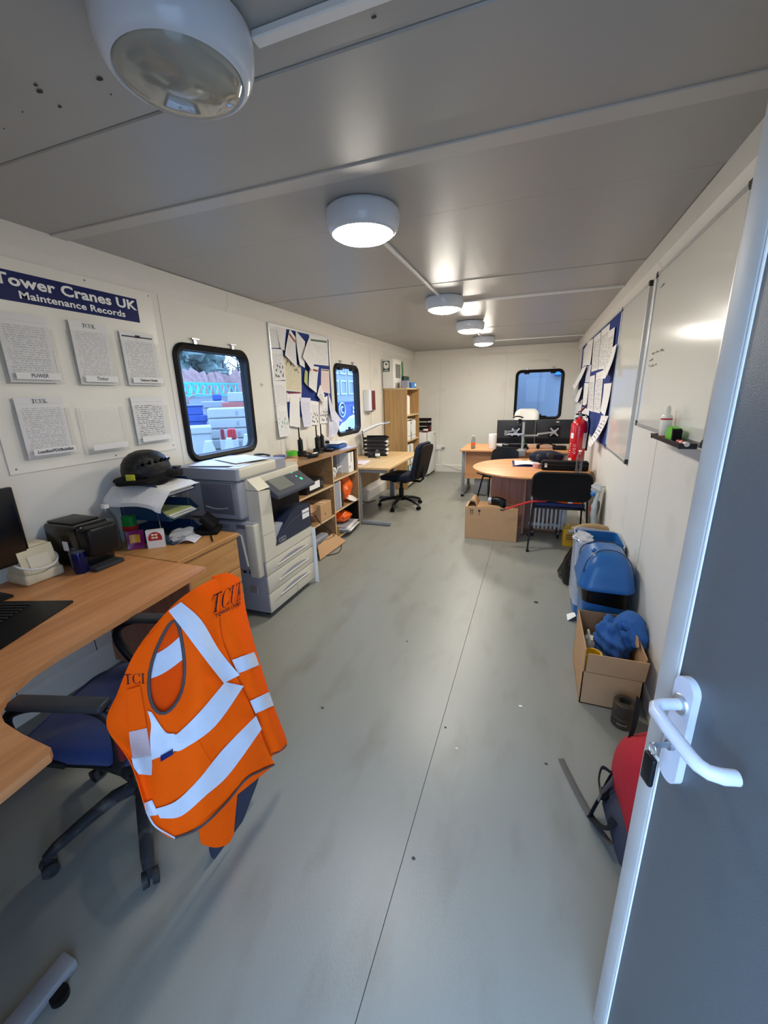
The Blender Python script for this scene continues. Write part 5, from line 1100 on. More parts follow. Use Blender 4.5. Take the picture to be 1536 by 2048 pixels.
# chair behind the far desk with a white back
t = office_chair('office chair with a white back behind the far desk', (-.15, 7.45, 0), -92, 10, 'white_plastic', back=(.56, .40, .70), lean=8, seat=.48, bo=.20)
# ------------------------------------------------------------------ round meeting table
RT = thing('round_table', 'round beech meeting table on crossed panel legs against the right wall', 'table', (-.02, 4.84, 0))
LP(MB().lathe([(1e-6, .705), (.612, .705), (.625, .710), (.627, .718), (.625, .726), (.615, .73), (1e-6, .73)], (-.02, 4.84, 0), 64), 'table_top', 'beech_x', RT)
LP(MB().rbox(-.43, .40, 4.83, 4.855, .012, .704, .002, 1), 'leg_panel', 'beech_z', RT); LP(MB().rbox(-.06, -.035, 4.57, 5.13, .012, .704, .002, 1), 'leg_panel', 'beech_z', RT)
for (x, y) in ((-.40, 4.842), (.37, 4.842), (-.047, 4.60), (-.047, 5.10)): LP(MB().cyl((x, y, 0), (x, y, .012), .015, None, 10), 'glide', 'rubber_black', RT)
t = thing('clipboard_pad', 'blue clipboard folder with a curling white sheet on the round table', 'clipboard', (-.07, 5.03, .73), 4); MB().rbox(-.145, .145, -.20, .20, 0, .008, .003).obj('board', 'sign_blue', t); MB().sheet(lambda u, v: (-.12+.27*u, -.17+.34*v, .010+.014*math.sin(PI*u)*(1-v)+.002), 8, 8, .003).obj('sheet', 'print_plain', t); MB().rbox(-.03, .03, .165, .195, .008, .022, .004).obj('clip', 'gold_foil', t)
t = thing('long_black_case', 'long black zipped case lying on the round table', 'case', (.335, 4.70, .73), 2); MB().rbox(-.235, .225, -.055, .06, 0, .10, .018, 3).obj('case', 'black_fabric', t); MB().rbox(-.205, -.18, -.0565, -.0548, .035, .075, .001, 1).obj('tag', 'paper_white', t); MB().tube([(-.23, -.057, .062), (.22, -.057, .062)], .003, 6).obj('zip', 'charcoal', t)
t = thing('maroon_wallet', 'maroon folder beside the black case on the round table', 'folder', (.215, 4.90, .73), -8); MB().rbox(-.11, .12, -.06, .06, 0, .07, .012).obj('folder', 'maroon', t); MB().rbox(.03, .10, -.062, -.055, .06, .074, .002, 1).obj('label_card', 'paper_white', t)
t = thing('pink_tape', 'pinkish roll of tape at the left end of the black case', 'tape roll', (.055, 4.77, .73)); MB().lathe([(.022, 0), (.042, 0), (.042, .05), (.022, .05), (.022, 0)], n=22).obj('tape', 'skin_pink', t); MB().lathe([(.02, 0), (.022, 0), (.022, .05), (.02, .05), (.02, 0)], n=18).obj('core', 'paper_white', t)
bottle('plastic_bottle', 'half-full clear water bottle on the round table in front of the black case', (.455, 4.555, .73), .235, .034, 'pet', 'white_plastic', None, fill=.45)
t = thing('padded_jacket', 'dark blue padded jacket heaped on the far side of the round table', 'jacket', (.16, 5.18, .73), 8); lump((0, 0, .07), .20, .11, .075, 31, .12, 28, 14).obj('body', 'navy_fabric', t); MB().ell((-.09, -.09, .08), .045, .02, .035, 14, 8).obj('patch', 'charcoal', t); MB().ell((.02, -.095, .09), .05, .02, .045, 14, 8).obj('patch', 'charcoal', t)
# fire extinguisher
t = thing('fire_extinguisher', 'tall red fire extinguisher standing on the round table by the wall', 'fire extinguisher', (.472, 5.115, .73))
MB().lathe([(.076, 0), (.083, .006), (.085, .02), (.085, .42), (.080, .455), (.064, .488), (.038, .508), (.024, .515), (.022, .535)], n=36).obj('cylinder', 'red_paint', t, 50)
MB().lathe([(.019, .53), (.022, .54), (.022, .56), (.014, .565)], n=16).obj('valve', 'steel', t)
MB().prism([(-.045, .555), (.035, .548), (.035, .562), (-.02, .572), (-.05, .568)], -.011, .011, 'y').obj('carry_handle', 'rubber_black', t)
MB().prism([(-.028, .575), (.01, .588), (.04, .625), (.055, .665), (.044, .668), (.02, .63), (-.005, .60), (-.03, .588)], -.010, .010, 'y').obj('squeeze_grip', 'maroon', t)
MB().tube(smooth([Vector(p) for p in ((.02, 0, .55), (.07, .0, .54), (.10, .0, .47), (.098, 0, .30), (.095, 0, .16))]), .010, 10).obj('hose', 'rubber_black', t); MB().tube([(.05, -.01, .53), (.062, -.012, .54)], .014, 10).obj('gauge', 'alu', t)
def wrap(a0, a1, z0, z1, m, name, r=.0862, n=8):
    MB().sheet(lambda u, v: (r*math.cos(math.radians(a0+(a1-a0)*u)), r*math.sin(math.radians(a0+(a1-a0)*u)), z0+(z1-z0)*v), n, 2, .001).obj(name, m, t)
wrap(-58, -15, .19, .36, 'print_text', 'instruction_plate'); wrap(-155, -128, .30, .36, 'paper_white', 'class_label'); wrap(-160, -128, .03, .08, 'paper_cream', 'service_label')
for k in range(6): wrap(-158, -152+4*(k % 3), .11+.025*k, .117+.025*k, 'lettering_white', 'print_line')
for k, z in enumerate((.145, .185, .225)): MB().tube([(.0872*math.cos(math.radians(-112)+.012/.0872*math.cos(a)), .0872*math.sin(math.radians(-112)+.012/.0872*math.cos(a)), z+.012*math.sin(a)) for a in [2*PI*i/12 for i in range(12)]], .0016, 5, closed=True).obj('pictogram', 'lettering_white', t)
# ------------------------------------------------------------------ visitor chair at the round table (back to the camera)
t = thing('visitor_chair', 'black-backed visitor chair with blue seat pushed under the round table', 'chair', (.285, 4.28, 0))
# local: faces +y
for s in (-1, 1):
    MB().tube(smooth([Vector(p) for p in ((s*.265, -.20, .0), (s*.258, -.17, .20), (s*.245, -.11, .44), (s*.235, -.10, .60))]), .0125, 10, flat=.7).obj('leg', 'black_plastic', t)
    MB().tube(smooth([Vector(p) for p in ((s*.255, .30, .0), (s*.245, .27, .22), (s*.235, .24, .42), (s*.225, .10, .435), (s*.225, -.10, .44))]), .0125, 10, flat=.7).obj('leg', 'black_plastic', t)
    for y in (-.20, .30): MB().cyl((s*.263, y, 0), (s*.263, y, .02), .015, None, 10).obj('glide', 'rubber_black', t)
MB().rbox(-.225, .225, -.12, .28, .435, .455, .008).obj('seat_pan', 'black_plastic', t); MB().rbox(-.225, .225, -.115, .275, .455, .500, .02, 3).obj('seat', 'blue_fabric', t)
po = rrect(-.26, .26, .528, .80, .075, 7); k = len(po)
lay = [(-.030, .95), (-.034, 1.0), (-.015, 1.02), (.010, .98), (.016, .7)]
vs = [(x*f_, -.13+yo-.10*(z-.53)*.5+.14*x*x, .667+(z-.667)*f_) for yo, f_ in lay for (x, z) in po]
fs = [(i*k+j, i*k+(j+1) % k, (i+1)*k+(j+1) % k, (i+1)*k+j) for i in range(4) for j in range(k)]+[tuple(range(k-1, -1, -1)), tuple(4*k+j for j in range(k))]
MB().add(vs, fs).obj('backrest', 'black_fabric', t, 60)
MB().tube([(x*1.015, -.135-.10*(z-.53)*.5+.14*x*x, .667+(z-.667)*1.015) for (x, z) in po], .007, 8, closed=True).obj('back_rim', 'black_plastic', t)
# hi-vis cloth and crowbar on the seat
t = thing('orange_cloth', 'orange cloth with a white tag on the blue chair seat', 'cloth', (.285, 4.29, .500)); MB().sheet(lambda u, v: (-.19+.38*u, -.135+.10*v, .006+.022*math.sin(PI*u)*(.5+.5*math.sin(7*u))+.012*v), 16, 5, .008).obj('cloth', 'hivis', t); MB().rbox(.07, .11, -.142, -.138, .006, .026, .001, 1).obj('tag', 'lettering_white', t)
t = thing('crowbar', 'red crowbar resting on the chair seat and pointing left', 'tool', (.0, 4.13, .50)); MB().tube(smooth([Vector(p) for p in ((.16, .03, .012), (.02, .02, .0), (-.14, .0, -.055), (-.22, -.005, -.088))]), .010, 8).obj('shaft', 'red_plastic', t); MB().tube(smooth([Vector(p) for p in ((-.22, -.005, -.088), (-.245, -.006, -.099), (-.258, -.006, -.095), (-.262, -.006, -.084))]), [.010]*10+[.010, .010, .009, .007, .005, .003], 8).obj('claw', 'old_iron', t)
# moulded black plastic chair on the far side
t = thing('plastic_chair', 'black moulded plastic chair between the round table and the far desk', 'chair', (-.42, 5.74, 0), -20)
MB().sheet(lambda u, v: ((u-.5)*(.42+.02*math.sin(PI*v)), .20-.02*v+.03*(1-4*(u-.5)**2), .42+.39*v+.0*u) if False else ((u-.5)*(.44-.06*v), .18+.05*v-.06*(2*(u-.5))**2*(1-.3*v), .44+.36*v-.05*(2*(u-.5))**4*v), 14, 10, .012).obj('backrest', 'black_plastic', t); MB().sheet(lambda u, v: ((u-.5)*.44, -.22+.41*v, .445+.03*(v*2-1)**2+.02*(2*(u-.5))**2-.02*math.sin(PI*v)), 12, 10, .012).obj('seat', 'black_plastic', t)
for s in (-1, 1): MB().tube([(s*.17, -.12, .44), (s*.235, -.20, 0)], .011, 9).obj('leg', 'black_plastic', t); MB().tube([(s*.17, .10, .44), (s*.235, .21, 0)], .011, 9).obj('leg', 'black_plastic', t)
MB().tube([(-.17, -.12, .435), (.17, -.12, .435)], .010, 8).obj('cross_bar', 'black_plastic', t); MB().tube([(-.17, .10, .435), (.17, .10, .435)], .010, 8).obj('cross_bar', 'black_plastic', t)
# ------------------------------------------------------------------ cardboard box in front of the round table, with a power tool on it
t = thing('cardboard_box', 'closed brown cardboard box on the floor beside the round table', 'box', (-.37, 4.44, 0)); MB().rbox(-.275, .275, -.125, .115, 0, .365, .003, 1).obj('carton', 'cardboard', t)
fl = MB().sheet(lambda u, v: (-.272+.10*u+.02, -.12+.24*v, .367+.075*math.sin(PI*u)), 8, 3, .004).obj('raised_flap', 'cardboard', t); MB().sheet(lambda u, v: (-.15+.42*u, -.12+.235*v, .367+.004*math.sin(5*u)), 6, 3, .004).obj('top_flap', 'cardboard', t)
for x in (-.215, -.195): MB().prism([(x-.004, .285), (x+.004, .285), (x+.004, .325), (x+.009, .325), (x, .342), (x-.009, .325), (x-.004, .325)], -.1262, -.1252, 'y').obj('print_arrow', 'seam_dark', t, 0)
MB().prism([(-.135, .282), (-.115, .282), (-.115, .286), (-.123, .288), (-.123, .305), (-.112, .318), (-.112, .335), (-.138, .335), (-.138, .318), (-.127, .305), (-.127, .288), (-.135, .286)], -.1262, -.1252, 'y').obj('print_glass', 'seam_dark', t, 0); MB().box(-.225, -.185, -.1262, -.1252, .275, .278).obj('print_line', 'seam_dark', t, 0)
t = thing('impact_wrench', 'black and silver power wrench lying on the cardboard box', 'power tool', (-.33, 4.42, .372), -12); MB().cyl((-.085, 0, .045), (-.045, 0, .045), .036, .040, 20).obj('chuck', 'alu', t); MB().tube([(-.045, 0, .046), (.0, 0, .05), (.06, 0, .045), (.10, 0, .04)], [.042, .045, .040, .028], 14).obj('housing', 'black_plastic', t); MB().tube([(.03, .0, .03), (.07, -.05, .026), (.11, -.085, .024)], [.022, .020, .022], 12).obj('grip', 'black_fabric', t); MB().rbox(.02, .12, .03, .07, 0, .012, .003).obj('charger_pad', 'copier_side', t)
# ------------------------------------------------------------------ under the table: radiator, tub
t = thing('oil_radiator', 'white oil-filled radiator standing under the round table', 'radiator', (.19, 4.66, 0))
for k in range(8): MB().prism(rrect(-.055, .055, .075, .47, .03, 5), -.165+.042*k, -.145+.042*k, 'x').xf(Matrix.Identity(4)).obj('fin', 'radiator_white', t)
MB().cyl((-.175, 0, .12), (.165, 0, .12), .020, None, 12).obj('lower_pipe', 'radiator_white', t); MB().cyl((-.175, 0, .42), (.165, 0, .42), .020, None, 12).obj('upper_pipe', 'radiator_white', t); MB().rbox(.155, .205, -.07, .07, .09, .47, .01).obj('control_box', 'radiator_white', t)
for x in (-.13, .13):
    MB().bar((x, -.09, .05), (x, .09, .05), .02, .015).obj('foot_bar', 'steel', t)
    for y in (-.085, .085): MB().cyl((x-.012, y, .024), (x+.012, y, .024), .024, None, 14).obj('wheel', 'rubber_black', t)
t = thing('yellow_tub', 'yellow plastic tub with printed label under the chair', 'tub', (.435, 4.42, 0)); MB().prism(rrect(-.078, .078, -.07, .07, .02, 4), 0, .165).obj('tub', 'yellow_plastic', t); MB().prism(rrect(-.082, .082, -.074, .074, .022, 4), .165, .18).obj('lid', 'yellow_plastic', t); MB().rbox(-.06, .06, -.0715, -.0702, .035, .14, .0005, 1).obj('label_card', 'snack_gold', t)
for k in range(3): MB().box(-.045, .04-.015*k, -.0722, -.0716, .115-.022*k, .125-.022*k).obj('print_line', 'seam_dark', t, 0)
MB().tube(smooth([Vector(p) for p in ((-.05, 0, .18), (-.02, 0, .215), (.04, 0, .22), (.06, 0, .18))]), .006, 7).obj('handle', 'yellow_plastic', t)
# ------------------------------------------------------------------ right wall: whiteboards and pinboard
def wboard(name, lab, y0, y1, z0, z1):
    t = thing(name, lab, 'whiteboard', (XR, (y0+y1)/2, z0)); dy = (y0+y1)/2
    a, b, hh = y0-dy, y1-dy, z1-z0
    MB().box(-.012, 0, a+.008, b-.008, .008, hh-.008).obj('panel', 'board_white', t, 0); MB().frame(rrect(a, b, 0, hh, .004, 1), rrect(a+.016, b-.016, .016, hh-.016, .002, 1), -.018, 0, 'x').obj('frame', 'alu', t)
    for (y, z, sy, sz) in ((a, 0, 1, 1), (b, 0, -1, 1), (a, hh, 1, -1), (b, hh, -1, -1)): MB().prism([(y-sy*.002, z-sz*.002), (y+sy*.032, z-sz*.002), (y+sy*.028, z+sz*.014), (y+sy*.014, z+sz*.028), (y-sy*.002, z+sz*.032)], -.0205, -.0005, 'x').obj('corner_cap', 'charcoal', t, 0)
    return t
wb1 = wboard('whiteboard', 'large whiteboard with faint writing and a pen tray, nearest the door', 1.895, 3.085, 1.325, 2.200)
rnd = random.Random(3)
for (py, z, L) in ((2.94, 1.742, 10), (2.99, 1.705, 4), (2.98, 1.672, 7), (2.98, 2.10, 4)):
    for k in range(L):
        y = py-.026*k; q = [Vector((XR-.0126, y, z+rnd.uniform(-.006, .006))), Vector((XR-.0126, y-.006, z+rnd.uniform(.004, .014))), Vector((XR-.0126, y-.012, z+rnd.uniform(-.006, .004))), Vector((XR-.0126, y-.018, z+rnd.uniform(-.002, .01)))]
        o = MB().tube(q, .0008, 4).obj('pen_stroke', 'marker_grey', wb1, 0); o.matrix_parent_inverse = Matrix.Translation(wb1.location).inverted()
wboard('whiteboard', 'tall narrow blank whiteboard beside the blue pinboard', 3.235, 4.16, 1.045, 2.195)
t = thing('pen_tray', 'dark grey pen tray hooked on the large whiteboard', 'tray', (XR, 2.17, 1.312))
MB().prism([(-.018, 0), (-.075, .0), (-.085, .022), (-.080, .024), (-.072, .008), (-.018, .008)], -.22, .22, 'y').obj('tray', 'charcoal', t, 0); MB().rbox(-.082, -.018, -.222, -.212, 0, .022, .002, 1).rbox(-.082, -.018, .212, .222, 0, .022, .002, 1).obj('end_cap', 'charcoal', t)
t = thing('spray_can', 'white board-cleaner spray bottle standing in the pen tray', 'bottle', (XR-.048, 2.30, 1.321)); MB().lathe([(.022, 0), (.024, .003), (.024, .095), (.018, .108), (.010, .112)], n=22).obj('body', 'sign_white', t); MB().lathe([(.0243, .004), (.0243, .012)], n=22).obj('red_band', 'red_plastic', t); MB().lathe([(.0243, .085), (.0243, .092)], n=22).obj('red_band', 'red_plastic', t); MB().lathe([(.012, .110), (.012, .135), (.008, .148), (1e-6, .149)], n=16).obj('cap', 'sign_white', t)
t = thing('board_eraser', 'green board eraser with black felt in the pen tray', 'eraser', (XR-.045, 2.145, 1.322), 0); MB().prism([(-.06, 0), (.05, 0), (.06, .035), (.02, .065), (-.045, .06)], -.024, .006, 'x').obj('body', 'green_bright', t, 20); MB().prism([(-.062, 0), (-.045, 0), (-.04, .06), (-.058, .052)], -.026, .008, 'x').obj('felt', 'black_fabric', t, 0)
t = thing('marker_pen', 'red and white marker pen lying in the pen tray', 'pen', (XR-.055, 2.03, 1.329)); MB().cyl((0, -.065, .002), (0, .03, .002), .0085, None, 14).obj('barrel', 'red_plastic', t); MB().cyl((0, -.085, .002), (0, -.062, .002), .0095, None, 14).obj('cap', 'sign_white', t); MB().cyl((0, -.03, .002), (0, -.015, .002), .0088, None, 14).obj('label_band', 'sign_white', t)
# blue pinboard
PB0, PB1, PBZ0, PBZ1 = 4.175, 7.45, 1.03, 2.20
t = thing('pinboard', 'long blue felt pinboard covered in printed sheets, right wall', 'pinboard', (XR, 5.8, PBZ0)); MB().box(-.010, 0, PB0+.008-5.8, PB1-.008-5.8, .008, PBZ1-PBZ0-.008).obj('felt', 'pin_blue', t, 0); MB().frame(rrect(PB0-5.8, PB1-5.8, 0, PBZ1-PBZ0, .004, 1), rrect(PB0+.016-5.8, PB1-.016-5.8, .016, PBZ1-PBZ0-.016, .002, 1), -.016, 0, 'x').obj('frame', 'alu', t)
def Z5(x, y): return (1130+x/6.207, 600+y/6.207)
NR = [
 ([(358, 470), (448, 392), (405, 868), (326, 892)], 'print_grid', .014, 0, 'densely printed sheet, upper row of the right pinboard, left one'),
 ([(455, 380), (560, 290), (500, 850), (410, 865)], 'print_grid', .0145, 0, 'densely printed sheet, upper row of the right pinboard, middle one'),
 ([(540, 390), (620, 335), (560, 935), (495, 905)], 'print_grid', .022, .02, 'densely printed sheet, upper row of the right pinboard, right one'),
 ([(590, 590), (642, 545), (575, 975), (520, 965)], 'print_plain', .034, .05, 'curled blank sheet beside the frame of the right pinboard'),
 ([(280, 520), (350, 480), (322, 805), (240, 812)], 'print_text', .020, .01, 'letter at the upper left of the right pinboard'),
 ([(232, 620), (282, 540), (278, 800), (222, 840)], 'print_form', .016, .01, 'form beside the upper letter on the right pinboard'),
 ([(208, 850), (268, 812), (170, 1108), (146, 1062)], 'print_plain', .05, .06, 'white sheet curling far off the right pinboard'),
 ([(310, 950), (372, 930), (345, 1388), (275, 1368)], 'print_table', .014, 0, 'table sheet, lower row of the right pinboard, left one'),
 ([(388, 908), (480, 870), (432, 1408), (350, 1388)], 'print_table', .0145, 0, 'table sheet, lower row of the right pinboard, right one'),
 ([(485, 1040), (580, 1030), (522, 1440), (465, 1380)], 'print_plain', .018, .02, 'nearly blank sheet near the lower frame of the right pinboard'),
 ([(450, 1432), (540, 1440), (408, 1830), (382, 1762)], 'print_bold', .026, .07, 'sheet with bold black print hanging off the bottom of the right pinboard'),
 ([(242, 1030), (300, 1030), (265, 1312), (216, 1302)], 'print_plain', .018, 0, 'narrow black-bordered card on the right pinboard'),
 ([(150, 1132), (212, 1080), (182, 1272), (142, 1245)], 'print_plain', .04, .03, 'small white sheet lifting off the far part of the right pinboard'),
 ([(125, 970), (168, 930), (152, 1130), (106, 1262)], 'print_plain', .05, .04, 'white sheet sticking out at the far end of the right pinboard'),
 ([(272, 830), (326, 800), (300, 1022), (250, 1020)], 'print_blueish', .016, .0, 'bluish shaded sheet in the middle of the right pinboard'),
 ([(142, 1290), (215, 1232), (200, 1450), (132, 1462)], 'print_text', .018, .02, 'notice above the fire extinguisher on the right pinboard'),
 ([(215, 1330), (300, 1360), (292, 1505), (206, 1475)], 'print_photos', .020, .01, 'picture notice just above the extinguisher handle on the right pinboard'),
]
for (q, m, off, curl, lab) in NR: wsheet('notice', lab, [Z5(*p) for p in q], m, 'R', off, curl, cat='notice', group='notices on the right pinboard')
# ------------------------------------------------------------------ things along the right wall
# gloves hung together in a bundle on the wall
t = thing('glove_bundle', 'bundle of new grey work gloves with red marks by the right wall', 'gloves', (.565, 3.98, .36))
tag_h = MB().cyl((.035, 0, .36), (.066, 0, .36), .005, None, 8).obj('hook', 'steel', t)
for k in range(7):
    a = -.25+.08*k; y = -.09+.03*k
    MB().tube(smooth([Vector(p) for p in ((.02, y*.3, .36), (.0, y*.7, .28), (-.02+.008*k, y, .18), (-.015+.006*k, y*1.3, .07), (-.012+.006*k, y*1.5, .0))]), [.016]*4+[.032]*5+[.044]*5+[.036]*6+[.022], 9, flat=.45, up=(1, .3, 0)).obj('glove', 'glove_grey', t)
    MB().tube(smooth([Vector(p) for p in ((-.048+.008*k, y-.006, .20), (-.046+.008*k, y+.004, .16), (-.048+.008*k, y-.004, .12))]), .004, 6).obj('red_mark', 'red_plastic', t)
lump((.0, .0, .34), .045, .07, .055, 41, .25).obj('wrapper', 'film', t); MB().ell((-.03, -.02, .30), .02, .03, .03, 12, 8).obj('blue_tag', 'blue_box', t)
# broom head and dustpan behind the bins
t = thing('broom_head', 'broom head with worn brown bristles lying behind the bins', 'broom', (.50, 3.60, .0)); MB().rbox(-.10, .10, -.04, .05, 0, .39, .02, 3).obj('dustpan_body', 'charcoal', t)
MB().tube([(-.14, -.02, .425), (-.05, 0, .445), (.05, 0, .45), (.12, 0, .44)], [.022, .035, .036, .03], 14).obj('bristles', 'bristle', t); MB().tube([(-.17, -.04, .41), (-.06, -.035, .425)], [.016, .02], 10).obj('ferrule', 'steel', t)
# black sack beside
t = thing('rubbish_sack', 'black plastic sack slumped on the floor behind the bins', 'bag', (.44, 3.50, 0), 0); q = MB(); 
q.lathe([(.02, 0), (.14, .004), (.155, .06), (.12, .18), (.07, .30), (.04, .38), (.05, .42), (.01, .43)], n=26); q.v = [(x*(1+.12*math.sin(7*math.atan2(y, x)+z*9)), y*(1+.12*math.sin(5*math.atan2(y, x)+z*7)), z) for (x, y, z) in q.v]; q.obj('sack', 'bag_black', t, 60)
# clear-lined bin
def tub_profile(x0, x1, y0, y1, z0, z1, sp, r):  # tapered rounded bin shell
    q = MB(); lay = [(sp, z0, 0), (0, z1, 0), (.006, z1, 0), (sp+.006, z0+.006, 0)]; vs = []; k = None
    for s_, z, _ in lay:
        p = rrect(x0+s_, x1-s_, y0+s_, y1-s_, max(.01, r-s_*.3), 5); k = len(p); vs += [(x, y, z) for x, y in p]
    fs = [(i*k+j, i*k+(j+1) % k, (i+1)*k+(j+1) % k, (i+1)*k+j) for i in range(3) for j in range(k)]+[tuple(range(k-1, -1, -1)), tuple(3*k+j for j in range(k))]
    return q.add(vs, fs)
t = thing('waste_bin', 'blue waste bin lined with a clear bag, behind the lidded bin', 'bin', (.465, 3.01, 0)); tub_profile(-.135, .15, -.17, .17, 0, .555, .025, .04).obj('bin', 'blue_plastic', t)
q = tub_profile(-.142, .157, -.177, .177, .10, .565, .012, .05); q.v = [(x+.006*math.sin(23*z+9*y), y+.006*math.sin(19*z+11*x), z+.01*math.sin(14*y+9*x)*(z > .5)) for x, y, z in q.v]; q.obj('clear_liner', 'liner_clear', t, 60)
lump((-.09, -.05, .57), .06, .11, .025, 52, .3).obj('liner_fold', 'film', t)
tag(MB().sheet(lambda u, v: (.315+.05*u, 2.80+.09*v, .002+.045*u*(1-.4*v)), 5, 5, .002).obj('white_scrap', 'lettering_white'), 'white plastic scrap on the floor by the bins', 'scrap')
# lidded swing bin
t = thing('swing_bin', 'bright blue bin with a domed swing lid and black bag', 'bin', (.462, 2.60, 0)); tub_profile(-.122, .122, -.155, .155, 0, .43, .022, .035).obj('bin', 'blue_plastic', t)
q = tub_profile(-.130, .130, -.163, .163, .33, .43, .005, .04); q.v = [(x+.005*math.sin(31*z+15*y), y+.005*math.sin(27*z+17*x), z+(.012*math.sin(17*x+13*y) if z < .38 else 0)) for x, y, z in q.v]; q.obj('bag_collar', 'bag_black', t, 60)
lid = MB(); vs = []; k = 0
for (e, z, d) in ((.018, .425, 0), (.022, .440, 0), (.015, .455, 0), (.008, .50, 0), (-.006, .56, 0), (-.035, .61, 0), (-.07, .635, 0), (-.11, .642, 0)):
    p = rrect(-.132-e, .132+e, -.165-e, .165+e*1.0, .07 if e > -.02 else .05 if e > -.05 else .018, 6); k = len(p); vs += [(x, y, z) for x, y in p]
lid.add(vs, [(i*k+j, i*k+(j+1) % k, (i+1)*k+(j+1) % k, (i+1)*k+j) for i in range(7) for j in range(k)]+[tuple(range(k-1, -1, -1)), tuple(7*k+j for j in range(k))])
lo = lid.obj('lid', 'blue_plastic', t, 70)
pts = [(-.128, -.13, .52), (-.125, -.14, .56), (-.105, -.12, .605), (-.06, -.085, .638), (.0, -.07, .648), (.06, -.085, .640), (.105, -.12, .605), (.125, -.14, .55)]
MB().tube(smooth([Vector(p) for p in pts]), .003, 6).obj('flap_seam', 'copier_navy', lo); MB().tube(smooth([Vector((x, -y, z)) for x, y, z in pts]), .003, 6).obj('flap_seam', 'copier_navy', lo); MB().ell((-.075, -.045, .630), .016, .016, .012, 14, 8).obj('pivot_button', 'blue_plastic', lo)
# ------------------------------------------------------------------ open cardboard box of odds and ends
bx0, bx1, by0, by1, bz = .318, .585, 1.975, 2.385, .315
t = thing('open_carton', 'open cardboard box holding a blue towel and yellow tape by the right wall', 'box', (.45, 2.18, 0)); ox, oy = .45, 2.18
def ob(mb, name, m, sm=0): return LP(mb, name, m, t, sm)
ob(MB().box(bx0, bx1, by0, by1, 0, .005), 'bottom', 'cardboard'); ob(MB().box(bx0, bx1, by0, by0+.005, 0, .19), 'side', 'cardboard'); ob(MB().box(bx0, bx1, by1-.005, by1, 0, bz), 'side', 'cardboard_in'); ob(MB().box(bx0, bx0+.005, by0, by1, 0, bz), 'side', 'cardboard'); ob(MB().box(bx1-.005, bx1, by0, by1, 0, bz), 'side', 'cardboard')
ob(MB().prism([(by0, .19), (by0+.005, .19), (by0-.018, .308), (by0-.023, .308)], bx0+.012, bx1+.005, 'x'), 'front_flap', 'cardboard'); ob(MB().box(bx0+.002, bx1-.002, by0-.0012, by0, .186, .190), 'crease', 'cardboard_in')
ob(MB().prism([(by0+.10, bz), (by0+.14, bz+.03), (by0+.22, bz+.01), (by0+.24, bz-.02), (by0+.12, bz-.02)], bx1-.02, bx1-.016, 'x'), 'torn_edge', 'cardboard')
t = thing('blue_towel', 'crumpled blue microfibre towel in the open cardboard box', 'towel', (.49, 2.235, .12)); lump((-.01, 0, .12), .085, .105, .12, 61, .26, 40, 26, 3.1).obj('towel', 'blue_towel', t, 70); MB().tube(smooth([Vector(p) for p in ((.0, .02, .17), (.04, .01, .245), (.075, -.02, .24), (.095, -.06, .19), (.10, -.08, .14))]), [.05]*6+[.06]*6+[.05]*5+[.04]*3+[.03], 12, flat=.7).obj('towel_fold', 'blue_towel', t, 70)
t = thing('tape_roll', 'yellow roll of tape in the open cardboard box', 'tape roll', (.368, 2.075, .14)); MB().lathe([(.036, 0), (.046, 0), (.046, .10), (.036, .10), (.036, 0)], n=28).obj('tape', 'yellow_plastic', t); MB().lathe([(.034, .004), (.034, .03), (1e-6, .03)], n=22).obj('core', 'yellow_tag', t)
MB().lathe([(.044, -.13), (.044, 0)], n=20).obj('lower_roll', 'cardboard', t)
t = thing('spray_paint', 'red spray paint can in the open cardboard box beside the towel', 'spray can', (.475, 2.05, .10)); MB().lathe([(.05, 0), (.05, .07), (.044, .095), (.02, .105), (1e-6, .106)], n=24).obj('cap', 'red_plastic', t); MB().lathe([(.046, -.09), (.046, 0)], n=20).obj('can', 'red_plastic', t)
t = thing('paper_wrap', 'crumpled brown paper at the back of the open cardboard box', 'paper', (.375, 2.26, .006)); lump((0, 0, .11), .04, .08, .115, 71, .24).obj('wrap', 'paper_cream', t)
# ------------------------------------------------------------------ impact socket and brass piece on the floor
t = thing('impact_socket', 'large dirty steel impact socket on the floor by the cardboard box', 'socket', (.498, 1.885, 0)); MB().lathe([(.040, 0), (.048, .004), (.048, .05), (.045, .054), (.045, .062), (.048, .066), (.048, .125), (.044, .130), (.026, .130), (.024, .10), (1e-6, .10)], n=30).obj('socket', 'old_iron', t); MB().rbox(-.015, .015, -.015, .015, .1005, .108, .002, 1).obj('square_drive', 'seam_dark', t); MB().tube([(-.03, -.038, .028), (-.012, -.046, .026), (.01, -.0475, .028)], .0025, 6).obj('bright_scratch', 'steel', t)
t = thing('brass_fitting', 'small brass fitting lying on the floor beside the rucksack', 'fitting', (.50, 1.72, 0), 40); MB().lathe([(.014, 0), (.017, .003), (.017, .03), (.012, .034), (.012, .05), (.009, .052)], n=16).obj('body', 'gold_foil', t)
